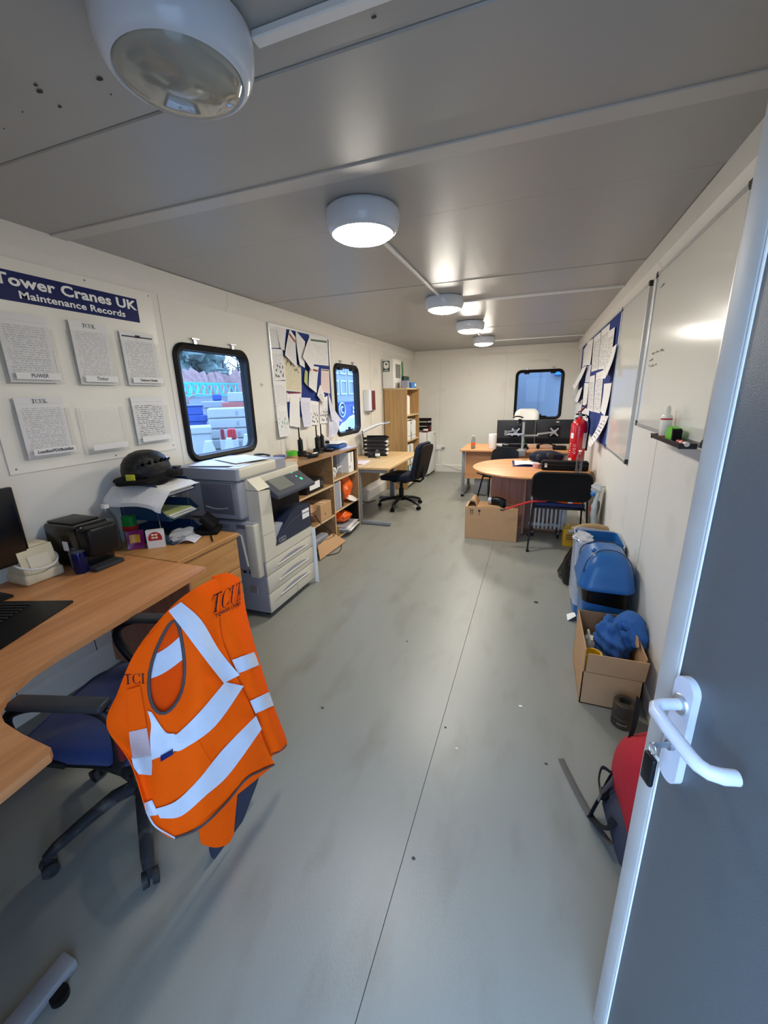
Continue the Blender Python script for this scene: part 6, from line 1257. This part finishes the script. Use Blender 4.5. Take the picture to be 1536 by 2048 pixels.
# ------------------------------------------------------------------ red rucksack on the floor behind the door
t = thing('rucksack', 'red and dark blue rucksack with loose straps on the floor behind the door', 'bag', (.485, 1.36, 0))
def bagfn(p): return 1+.05*math.sin(5*p.y+2*p.z)+.04*math.sin(7*p.x)
q = MB().ell((0, 0, .165), .115, .235, .18, 30, 18, bagfn); q.v = [(x, y, max(z, .005)) for x, y, z in q.v]; q.obj('body', 'red_fabric', t, 70)
q = MB().ell((-.01, -.05, .06), .135, .22, .08, 28, 12, bagfn); q.v = [(x, y, max(z, .0)) for x, y, z in q.v]; q.obj('base_panel', 'jacket_navy', t, 70)
def strap(pts, r, m, name, up, flat=.25):
    P = smooth([PX(px, py, z=z)-Vector((.485, 1.36, 0)) for px, py, z in pts]); MB().tube(P, r, 8, flat=flat, up=up).obj(name, m, t)
strap([(1278, 1398, .36), (1268, 1450, .31), (1250, 1500, .24), (1228, 1540, .16), (1208, 1580, .10), (1190, 1612, .05), (1180, 1632, .02)], .019, 'strap_black', 'shoulder_strap', (1, .2, .8))
strap([(1122, 1518, .004), (1135, 1545, .005), (1158, 1590, .007), (1182, 1632, .012), (1205, 1668, .03), (1222, 1690, .05)], .013, 'strap_grey', 'webbing_strap', (0, 0, 1), .2)
strap([(1180, 1632, .02), (1198, 1650, .05), (1215, 1655, .08), (1228, 1640, .11)], .014, 'strap_black', 'strap_loop', (0, 0, 1), .3)
strap([(1222, 1545, .15), (1205, 1535, .14), (1198, 1555, .10), (1200, 1580, .09)], .007, 'strap_black', 'strap_loop', (1, 0, 0), .5)
strap([(1238, 1530, .17), (1225, 1560, .15), (1205, 1585, .12), (1196, 1600, .09)], .010, 'strap_grey', 'strap_loop', (1, .2, .8), .3)
p = PX(1208, 1588, z=.10)-Vector((.485, 1.36, 0)); MB().rbox(p.x-.014, p.x+.014, p.y-.02, p.y+.02, p.z-.012, p.z+.012, .004).obj('buckle', 'black_plastic', t)
# crumbs of dirt on the floor
for k, (px, py, m, r) in enumerate(((645, 1416, 'seam_dark', .006), (827, 1717, 'seam_dark', .005), (1041, 1413, 'paper_white', .007), (913, 1497, 'paper_white', .004), (1092, 1528, 'seam_dark', .005), (1072, 1205, 'seam_dark', .012), (814, 1283, 'seam_dark', .005), (891, 1455, 'seam_dark', .004))):
    p = PX(px, py, z=0); tag(MB().ell((p.x, p.y, r*.35), r*1.4, r, r*.4, 8, 5).obj('floor_crumb', m), ('dark crumb on the floor level with the waistcoat tape', 'dark crumb on the floor right of the seam, nearest the camera', 'white crumb on the floor left of the open cardboard box', 'tiny white crumb just right of the floor seam', 'dark crumb beside the loose webbing strap', 'dark smudge of dirt on the floor left of the lidded bin', 'dark crumb on the floor right of the photocopier', 'dark crumb on the floor seam')[k], 'dirt', 'crumbs on the floor')
# ------------------------------------------------------------------ swivel chair with the hi-vis waistcoat over its back
CH_RZ = 196
ch = office_chair('blue swivel chair with black armrests under the orange waistcoat, left foreground', (-1.335, .835, 0), CH_RZ, -40-CH_RZ, 'blue_fabric', arms=True, back=(.50, .29, .41), lean=8, seat=.48, base_m='dusty_black', bo=.245, wb=.44, sl=.23)
def cr(P, t):
    """Catmull-Rom through a list of vectors, t in 0..1"""
    k = len(P)-1; f = min(max(t, 0), 1)*k; i = min(int(f), k-1); s = f-i
    p0, p1, p2, p3 = P[max(i-1, 0)], P[i], P[i+1], P[min(i+2, k)]
    return .5*((2*p1)+(-p0+p2)*s+(2*p0-5*p1+4*p2-p3)*s*s+(-p0+3*p1-3*p2+p3)*s**3)
def patch(rows):
    G = [[PX(px, py, x=x) for (px, py, x) in r] for r in rows]
    def S(u, v): return cr([cr(r, u) for r in G], v)
    return S
SN0 = patch([
 [(302, 1262, -.985), (345, 1212, -.955), (392, 1176, -.945), (442, 1150, -.945)],
 [(266, 1312, -1.045), (330, 1300, -.975), (392, 1272, -.915), (440, 1258, -.900)],
 [(236, 1385, -1.065), (318, 1390, -.985), (400, 1360, -.890), (470, 1345, -.865)],
 [(214, 1452, -1.065), (308, 1470, -.975), (402, 1440, -.880), (506, 1425, -.850)],
 [(262, 1528, -1.03), (330, 1552, -.955), (428, 1515, -.870), (530, 1488, -.845)],
 [(292, 1622, -.985), (350, 1676, -.935), (452, 1606, -.875), (549, 1529, -.850)]])
def SN(u, v):
    p = SN0(u, v); w_ = .012*math.sin(11*u-9*v+1)*v**.7+.008*math.sin(21*u+7*v)*v+.005*math.sin(31*v-13*u)*u
    d = (p-Vector((0, 0, CAM_H))).normalized(); return p+d*w_
SB_ = patch([
 [(425, 1152, -.955), (455, 1146, -.945), (478, 1156, -.955)],
 [(425, 1262, -.925), (468, 1254, -.885), (498, 1250, -.905)],
 [(452, 1347, -.895), (498, 1335, -.860), (522, 1335, -.88)],
 [(488, 1427, -.885), (528, 1415, -.850), (549, 1418, -.87)],
 [(520, 1500, -.885), (556, 1488, -.850), (573, 1482, -.87)],
 [(530, 1520, -.885), (552, 1508, -.855), (566, 1500, -.87)]])
AU, AV, RU, RV = .385, .295, .155, .205
def hole(u, v):
    a, b = (u-AU-.10*(v-AV))/RU, (v-AV)/RV; return a*a+b*b < 1
vest = thing('hi_vis_waistcoat', 'bright orange reflective safety waistcoat hung over the blue swivel chair back', 'waistcoat', (-1.0, .9, .5))
def VP(mb, name, m, sm=60): return LP(mb, name, m, vest, sm)
VP(MB().sheet(SN, 70, 70, .003, hole), 'side_panel', 'hivis'); VP(MB().sheet(SB_, 24, 40, .003), 'back_panel', 'hivis')
# surface lookup so tape, lettering and piping lie on the cloth
SAMP = []
def addsamp(S, n_, skip=None):
    for j in range(n_+1):
        for i in range(n_+1):
            u, v = i/n_, j/n_; p = S(u, v)-Vector((0, 0, CAM_H)); zc = p.dot(FWD); SAMP.append((768+FPX*p.dot(RGT)/zc, 1024+FPX*p.dot(DWN)/zc, zc))
addsamp(SN, 90); NS = len(SAMP); addsamp(SB_, 60)
def drape(px, py, off=.0035, which='N'):
    rng = SAMP[:NS] if which == 'N' else SAMP[NS:] if which == 'B' else SAMP
    best = sorted(((px-a)**2+(py-b)**2, c) for a, b, c in rng)[:4]
    ws = [1/(d+.5) for d, c in best]; zc = sum(w_*c for w_, (d, c) in zip(ws, best))/sum(ws)
    if which == 'A': zc = min(c for d, c in best)
    r = ray(px, py); return Vector((0, 0, CAM_H))+r*(zc-off)
def lerp2(a, b, f): return (a[0]+(b[0]-a[0])*f, a[1]+(b[1]-a[1])*f)
def band(name, left, right, m='tape_silver', which='N', off=.0075, nu=5, K=6, t_=.0016):
    """strip between two pixel polylines, draped on the cloth"""
    A = [Vector((*p, 0)) for p in left]; Bq = [Vector((*p, 0)) for p in right]; n_ = (len(left)-1)*K
    def fn(u, v): a, b = cr(A, v), cr(Bq, v); q = a.lerp(b, u); return drape(q.x, q.y, off, which)
    return VP(MB().sheet(fn, nu, n_, t_), name, m)
band('reflective_tape', [(337, 1222), (368, 1262), (410, 1318), (448, 1366)], [(362, 1204), (402, 1240), (438, 1300), (479, 1350)])
band('reflective_tape', [(450, 1364), (405, 1418), (360, 1463), (344, 1472)], [(487, 1372), (430, 1452), (368, 1497), (350, 1502)])
band('reflective_tape', [(512, 1432), (445, 1500), (400, 1556), (352, 1602), (310, 1618)], [(523, 1458), (458, 1548), (412, 1590), (362, 1632), (320, 1636)])
band('reflective_tape', [(295, 1422), (302, 1448), (300, 1480), (303, 1520)], [(303, 1424), (331, 1464), (352, 1470), (354, 1500)])
band('reflective_tape', [(263, 1516), (268, 1535), (277, 1548)], [(303, 1510), (304, 1532), (303, 1550)])
band('reflective_tape', [(289, 1606), (292, 1622), (300, 1632)], [(304, 1600), (312, 1618), (315, 1630)])
band('reflective_tape', [(464, 1320), (470, 1334), (476, 1347)], [(508, 1304), (514, 1318), (518, 1330)], which='B', off=.011)
band('reflective_tape', [(500, 1402), (505, 1414), (511, 1427)], [(538, 1384), (543, 1398), (547, 1411)], which='B', off=.011)
band('card_pocket', [(258, 1464), (261, 1490), (266, 1518)], [(294, 1456), (298, 1484), (302, 1512)], 'film', off=.014)
band('fold_overlap', [(254, 1380), (256, 1420), (258, 1466)], [(280, 1372), (288, 1420), (294, 1458)], 'hivis', off=.011)
band('maker_tag', [(321, 1512), (321, 1518), (322, 1523)], [(346, 1498), (346, 1504), (346, 1509)], 'sign_blue', off=.011)
band('lower_pocket', [(318, 1524), (330, 1570), (345, 1600)], [(395, 1478), (420, 1520), (440, 1540)], 'hivis', off=.005)
def piping(pix, r=.004, which='A', off=.003, closed=False, m='piping_grey'):
    P = smooth([Vector((*p, 0)) for p in pix], 5); VP(MB().tube([drape(p.x, p.y, off, which) for p in P], r, 7, closed=closed), 'piping', m)
ap = []
for k in range(29):
    a = 2*PI*k/28; b = AV+RV*math.sin(a); ap.append(SN(AU+.10*(b-AV)+RU*math.cos(a), b))
VP(MB().tube(ap, .0052, 8), 'armhole_piping', 'piping_grey')
piping([(350, 1676), (400, 1655), (452, 1606), (490, 1560), (520, 1542), (549, 1529)]); piping([(293, 1622), (310, 1652), (350, 1676)], .0025, m='tape_silver'); piping([(545, 1508), (560, 1502), (573, 1490)], .003)
# inside of the far front panel, seen through the armhole
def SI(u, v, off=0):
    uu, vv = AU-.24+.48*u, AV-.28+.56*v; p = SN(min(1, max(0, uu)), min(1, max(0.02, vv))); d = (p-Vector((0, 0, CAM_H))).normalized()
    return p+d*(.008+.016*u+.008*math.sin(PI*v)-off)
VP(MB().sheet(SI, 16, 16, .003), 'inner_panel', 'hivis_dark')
VP(MB().sheet(lambda u, v: SI(.10+.72*u, .36+.20*v-.10*u, .004), 12, 5, .0015), 'reflective_tape', 'tape_silver')
# front chest print and big back print
def onpx(o, ux, uy, which): return lambda x, y: (drape(o[0]+ux[0]*x+uy[0]*y, o[1]+ux[1]*x+uy[1]*y, .0045, which), Vector((0, 0, 0)))
def backpx(o, d, up, wid):
    def f(x, y):
        tt = min(1, max(0, .5+x/wid)); w_ = 1-(1-tt)**1.45
        return drape(o[0]+d[0]*w_+up[0]*y, o[1]+d[1]*w_+up[1]*y, .006, 'A'), Vector((0, 0, 0))
    return f
VP(serif_word('TCUK', backpx((421, 1229), (60, -30), (5, -38), 3.5), 1.0, gap=.02), 'back_lettering', 'ink_black', 0)
VP(text_mb('TOWER CRANES', 1.0, backpx((427, 1238), (55, -30), (-1, -10), 8.2), bold=.012), 'back_lettering', 'ink_black', 0)
VP(serif_word('TCI', onpx((270, 1368), (1.0, -.05), (-.05, -1.0), 'N'), 20, gap=.02), 'chest_lettering', 'ink_black', 0)
# hanging tail of the orange lining and the dark jacket underneath
tail = patch([[(398, 1620, -.925), (425, 1600, -.92), (452, 1580, -.915), (478, 1550, -.91)], [(398, 1660, -.925), (425, 1652, -.92), (450, 1645, -.915), (470, 1632, -.915)], [(402, 1688, -.925), (430, 1695, -.92), (456, 1687, -.915), (467, 1668, -.915)]])
VP(MB().sheet(tail, 16, 12, .003), 'lower_tail', 'hivis')
jk = thing('dark_jacket', 'dark navy jacket hanging below the orange waistcoat on the chair', 'jacket', (-.9, .95, .2))
J = patch([[(430, 1500, -.955), (490, 1480, -.95), (522, 1500, -.945)], [(440, 1600, -.955), (482, 1585, -.945), (518, 1548, -.94)], [(432, 1670, -.955), (470, 1640, -.945), (498, 1605, -.945)], [(420, 1695, -.95), (456, 1690, -.945), (476, 1665, -.94)], [(424, 1716, -.95), (448, 1726, -.945), (472, 1702, -.94)]])
LP(MB().sheet(J, 16, 24, .008), 'cloth', 'jacket_navy', jk, 60)
# ------------------------------------------------------------------ outside: yard seen through the windows
GZ = -.15
struct(MB().box(-90, 90, -60, 90, GZ-.2, GZ).obj('yard_ground', 'ground', smooth=0), 'pale concrete yard outside')
def facing(px, D):
    """frame at horizontal distance D along the bearing of a pixel column, turned square to the cabin window view"""
    r = ray(px, 800); b = Vector((r.x, r.y, 0)).normalized(); rt = Vector((b.y, -b.x, 0)); return b*D, b, rt
def yardbox(name, lab, cat, l, tp, r, bt, D, depth, m, rim=False, group=None):
    """block whose camera-side face spans pixel columns l..r, top tp; bt None means it stands on the ground"""
    c, b, rt = facing((l+r)/2, D)
    def at(px, py): v = ray(px, py); k = D/(v.x*b.x+v.y*b.y); return Vector((v.x*k, v.y*k, CAM_H+v.z*k))
    A, Bq = at(l, tp), at(r, tp); z1 = (A.z+Bq.z)/2; z0 = GZ if bt is None else (at(l, bt).z+at(r, bt).z)/2; L = (Bq-A).length/2
    t = thing(name, lab, cat, (c.x, c.y, z0), math.degrees(math.atan2(rt.y, rt.x)), group); hh = z1-z0
    MB().rbox(-L, L, 0, depth, .004, hh, .02, 1).obj('block', m, t)
    if rim: MB().rbox(-L-.03, L+.03, -.03, depth+.03, hh*.9, hh+.02, .02, 1).obj('rim', m, t)
    return t, L, hh
D1 = 9.5; c, b, rt = facing(456, D1)
v = ray(456, 816); ztop = CAM_H+v.z*D1/(v.x*b.x+v.y*b.y); hs = (ztop-GZ)/7
for k in range(7):
    t, L, hh = yardbox('concrete_slab', 'grey concrete ballast slab in the yard stack, %s from the ground' % ('first', 'second', 'third', 'fourth', 'fifth', 'sixth', 'seventh')[k], 'concrete block', 412, 816, 500, None, D1, .9, 'concrete', group='ballast slabs in the yard')
    for o in [x for x in bpy.data.objects if x.parent == t]: bpy.data.objects.remove(o)
    t.location.z = GZ+hs*k
    MB().rbox(-L, L, 0, .9, .014, hs-.002, .02, 1).obj('slab', 'concrete', t); MB().box(L*.27, L*.38, -.006, 0, hs*.3, hs*.7).obj('stencil_mark', 'ext_grey', t, 0); MB().box(-L*.95, L*.95, .02, .85, 0, .014).obj('spacer', 'bark', t, 0)
yardbox('concrete_slab', 'grey blocks under the pink slab behind the slab stack', 'concrete block', 443, 817, 505, None, 11.0, .9, 'concrete')
yardbox('concrete_slab', 'pinkish ballast slab behind the grey stack', 'concrete block', 443, 804, 505, 817, 11.0, .9, 'concrete_red')
yardbox('concrete_slab', 'pale grey ballast block on top of the pink slab', 'concrete block', 456, 784, 505, 804, 11.0, .9, 'concrete')
yardbox('site_box', 'lower blue steel box in the yard, left of the slabs', 'container', 366, 832, 407, None, 10.5, 1.0, 'ext_blue', True)
yardbox('site_box', 'upper blue steel box stacked left of the slabs', 'container', 366, 812, 403, 831, 10.5, 1.0, 'ext_blue', True)
t, L, hh = yardbox('site_crate', 'grey steel crate with white markings in the yard', 'container', 404, 804, 446, None, 13.0, 1.2, 'ext_grey', True)
for k in range(4): MB().box(-L*.4+L*.3*k, -L*.2+L*.3*k, -.045, -.031, hh*.6, hh*.8).obj('stencil_mark', 'ext_white', t, 0)
yardbox('blue_skip', 'blue lidded container behind the grey crate in the yard', 'container', 427, 790, 442, None, 17.0, 1.5, 'ext_blue', True)
yardbox('low_tank', 'pale concrete tank in front of the blue boxes in the yard', 'tank', 372, 856, 412, None, 8.6, .6, 'concrete', True)
t, L, hh = yardbox('covered_goods', 'goods under a white tarpaulin in the yard behind the blue boxes', 'tarpaulin', 378, 797, 424, None, 15.0, 1.2, 'ext_grey')
MB().sheet(lambda u, v: (-L*1.05+2.1*L*u, -.05+1.3*v, hh+.03+.16*u+.05*math.sin(5*u)), 10, 4, .02).obj('sheet', 'ext_white', t)
for (l, tp, r, lab) in ((432, 860, 440, 'small red bundle in front of the slab stack'), (446, 859, 464, 'larger red bundle in front of the slab stack')):
    t, L, hh = yardbox('red_bundle', lab, 'bundle', l, tp, r, 880, 8.7, .4, 'red_plastic', group='red bundles in the yard')
    for s_ in (-.5, .0, .5): MB().box(L*s_-.012, L*s_+.012, -.006, .41, 0, hh+.004).obj('strap', 'maroon', t, 0)
    MB().rbox(-L-.03, L+.03, -.03, .45, GZ-t.location.z, 0, .01, 1).obj('pallet', 'concrete', t)
for k, (l, r, tp) in enumerate(((382, 428, 886), (430, 466, 880), (468, 502, 872))):
    t, L, hh = yardbox('concrete_foot', 'pyramid-shaped concrete foot near the window, %s' % ('left one', 'middle one', 'right one')[k], 'concrete block', l, tp, r, None, 6.0, 2*.25, 'ext_white', group='pyramid feet in the yard')
    for o in [x for x in bpy.data.objects if x.parent == t]: bpy.data.objects.remove(o)
    W = L; MB().add([(-W, 0, 0), (W, 0, 0), (W, .5, 0), (-W, .5, 0), (-W, 0, hh*.7), (W, 0, hh*.7), (W, .5, hh*.7), (-W, .5, hh*.7), (-W*.3, .16, hh), (W*.3, .16, hh), (W*.3, .34, hh), (-W*.3, .34, hh)], [(3, 2, 1, 0), (0, 1, 5, 4), (1, 2, 6, 5), (2, 3, 7, 6), (3, 0, 4, 7), (4, 5, 9, 8), (5, 6, 10, 9), (6, 7, 11, 10), (7, 4, 8, 11), (8, 9, 10, 11)]).obj('block', 'concrete', t, 0)
p = PX(440, 912, x=-3.5); t = thing('concrete_kerb', 'long pale concrete barrier just outside the near window', 'barrier', (-3.5, 3.6, GZ)); MB().prism([(-.25, 0), (.05, 0), (.0, p.z-GZ), (-.2, p.z-GZ)], -1.6, 1.5, 'y').obj('barrier', 'concrete', t, 0)
# lattice crane section
X = -15; a, b = PX(360, 768, x=X), PX(478, 766, x=X); c, d = PX(365, 791, x=X), PX(480, 790, x=X)
t = thing('crane_mast_section', 'cyan lattice tower crane section lying in the yard', 'crane part', (X, (a.y+b.y)/2, 0)); y0, y1, zt, zb = a.y, b.y, (a.z+b.z)/2, (c.z+d.z)/2; ym = (y0+y1)/2
for (x, z) in ((0, zt), (0, zb), (-1.2, zb), (-1.2, zt)): MB().bar((x, y0-ym, z), (x, y1-ym, z), .07, .07).obj('chord', 'crane_cyan', t, 0)
nb = 9
for k in range(nb):
    ya, yb = y0-ym+(y1-y0)*k/nb, y0-ym+(y1-y0)*(k+1)/nb
    for x in (0, -1.2): MB().bar((x, ya, zb), (x, (ya+yb)/2, zt), .045, .045, (1, 0, 0)).obj('lattice_bar', 'crane_cyan', t, 0); MB().bar((x, (ya+yb)/2, zt), (x, yb, zb), .045, .045, (1, 0, 0)).obj('lattice_bar', 'crane_cyan', t, 0)
for yy in (y0-ym+.1, 0, y1-ym-.1): MB().box(-1.25, .05, yy-.1, yy+.1, GZ, zb-.03).obj('trestle', 'ext_grey', t, 0)
# hedge and trees beyond
X = -24; a, b = PX(330, 748, x=X), PX(520, 750, x=X)
rnd = random.Random(5); hg_ = thing('hedge', 'reddish bare hedge along the yard boundary', 'hedge', (X, (a.y+b.y)/2, GZ)); hh = a.z-GZ
q = MB()
for k in range(26):
    y = (a.y-b.y)/2*1.2+(b.y-a.y)*1.2*k/25; l_ = lump((rnd.uniform(-.6, .3), y, hh*.5), .9, .9, hh*.55+rnd.uniform(-.1, .2), k, .25, 12, 8); q.add(l_.v, l_.f)
q.obj('foliage', 'hedge', hg_, 60)
def tree(lab, px, X, top, spread, leaves, seed):
    p = PX(px, top, x=X); t = thing('yard_tree', lab, 'tree', (X, p.y, GZ), 0, 'trees beyond the yard'); hh = p.z-GZ; rnd = random.Random(seed); q = MB(); q.tube([(0, 0, 0), (.1, .05, hh*.4), (0, .1, hh*.8), (.05, 0, hh)], [.22, .17, .09, .03], 8)
    tips = []
    for k in range(16):
        z = hh*rnd.uniform(.45, .95); an = rnd.uniform(0, 2*PI); L = spread*rnd.uniform(.5, 1)*(1.2-z/hh*.6); e = (math.cos(an)*L, math.sin(an)*L, z+L*rnd.uniform(.2, .7)); q.tube([(0, .05, z), (e[0]*.5, e[1]*.5, (z+e[2])/2), e], [.07, .045, .015], 5); tips.append(e)
        for j in range(3): a2 = rnd.uniform(0, 6.3); q.tube([(e[0]*.6, e[1]*.6, z+(e[2]-z)*.6), (e[0]*.6+math.cos(a2)*.6, e[1]*.6+math.sin(a2)*.6, z+(e[2]-z)*.6+.7)], [.03, .01], 4)
    q.obj('trunk', 'bark', t, 60)
    if leaves:
        q = MB()
        for e in tips:
            for j in range(3): l_ = lump((e[0]*rnd.uniform(.5, 1.1), e[1]*rnd.uniform(.5, 1.1), e[2]+rnd.uniform(-.8, .5)), .7, .8, .6, rnd.randint(0, 99), .4, 10, 7); q.add(l_.v, l_.f)
        o = q.obj('foliage', 'leaf_dark', t, 40)
tree('dense dark tree at the left of the near window view', 385, -27, 690, 2.6, True, 3); tree('second dense tree beside it behind the hedge', 415, -29, 705, 2.2, True, 8); tree('bare tree standing alone against the sky', 441, -26, 700, 1.6, False, 12); tree('slender bare tree right of the lone one', 472, -28, 712, 1.8, False, 21)
# through the far left window: blue banner container and framed building
X = -6.5; p, q = PX(640, 806, x=X), PX(735, 806, x=X); t = thing('blue_container', 'blue container with white roundel and lettering outside the far left window', 'container', (X, (p.y+q.y)/2, GZ)); L = abs(q.y-p.y)/2; hh = p.z-GZ
MB().rbox(-2.2, 0, -L, L, 0, hh, .03, 1).obj('shell', 'ext_blue', t); MB().rbox(-2.22, .02, -L-.02, L+.02, hh*.95, hh+.02, .02, 1).obj('rim', 'ext_blue', t)
cy_ = PX(683, 820, x=X).y-t.location.y; cz_ = PX(683, 820, x=X).z-GZ; R_ = .24
MB().tube([(.03, cy_+R_*math.cos(a_), cz_+R_*math.sin(a_)) for a_ in [2*PI*k/28 for k in range(28)]], .03, 6, closed=True).tube([(.03, cy_+R_*.45*math.cos(a_), cz_+R_*.45*math.sin(a_)) for a_ in [PI*.3+PI*1.4*k/20 for k in range(21)]], .035, 6).obj('roundel', 'ext_white', t)
for k in range(4):
    yy = PX(706+3*(k % 2)*2.4, 816+8*(k//2), x=X); MB().rbox(.022, .03, yy.y-t.location.y-.09, yy.y-t.location.y+.05, yy.z-GZ-.05, yy.z-GZ+.06, .02, 1).obj('lettering_block', 'ext_white', t)
X = -9.5; a, b = PX(640, 722, x=X), PX(735, 812, x=X); t = thing('yard_building', 'pale framed building behind the blue container', 'building', (X, (a.y+b.y)/2, GZ)); L = abs(b.y-a.y)/2; hh = a.z-GZ+.6
MB().box(-3, 0, -L, L, 0, hh).obj('wall', 'ext_grey', t, 0)
for r_ in range(3):
    for c_ in range(6):
        y = -L+2*L*(c_+.5)/6; z = hh-.75-1.0*r_; w_ = MB().frame(rrect(y-.36, y+.36, z-.36, z+.36, .01, 1), rrect(y-.28, y+.28, z-.28, z+.28, .01, 1), 0, .05, 'x').obj('window', 'ext_white', t, 0); MB().box(.0, .012, y-.28, y+.28, z-.28, z+.28).obj('pane', 'ext_panel', w_, 0)
p = PX(705, 845, x=-4.6); t = thing('aggregate_bag', 'white bulk bag outside the far left window', 'bag', (-4.7, p.y, GZ)); lump((0, .3, (p.z-GZ)*.5), .5, .7, (p.z-GZ)*.55+.08, 5, .15).obj('bag', 'ext_white', t)
# neighbouring cabin outside the end window
t = thing('neighbour_cabin', 'blue-grey cabin wall close outside the end window', 'building', (.1, YF+1.3, GZ)); MB().box(-4, 4, 0, .3, 0, 3.1).obj('wall', 'ext_panel', t, 0)
for k in range(17): MB().box(-3.9+.48*k, -3.88+.48*k, -.012, 0, .05, 3.05).obj('rib', 'ext_panel', t, 0)
p = PX(1120, 742, y=YF+1.25); MB().rbox(p.x-.1-.1, p.x-.1+.12, -.12, 0, p.z-GZ-.08, p.z-GZ+.06, .01, 1).obj('blue_fitting', 'blue_box', t)
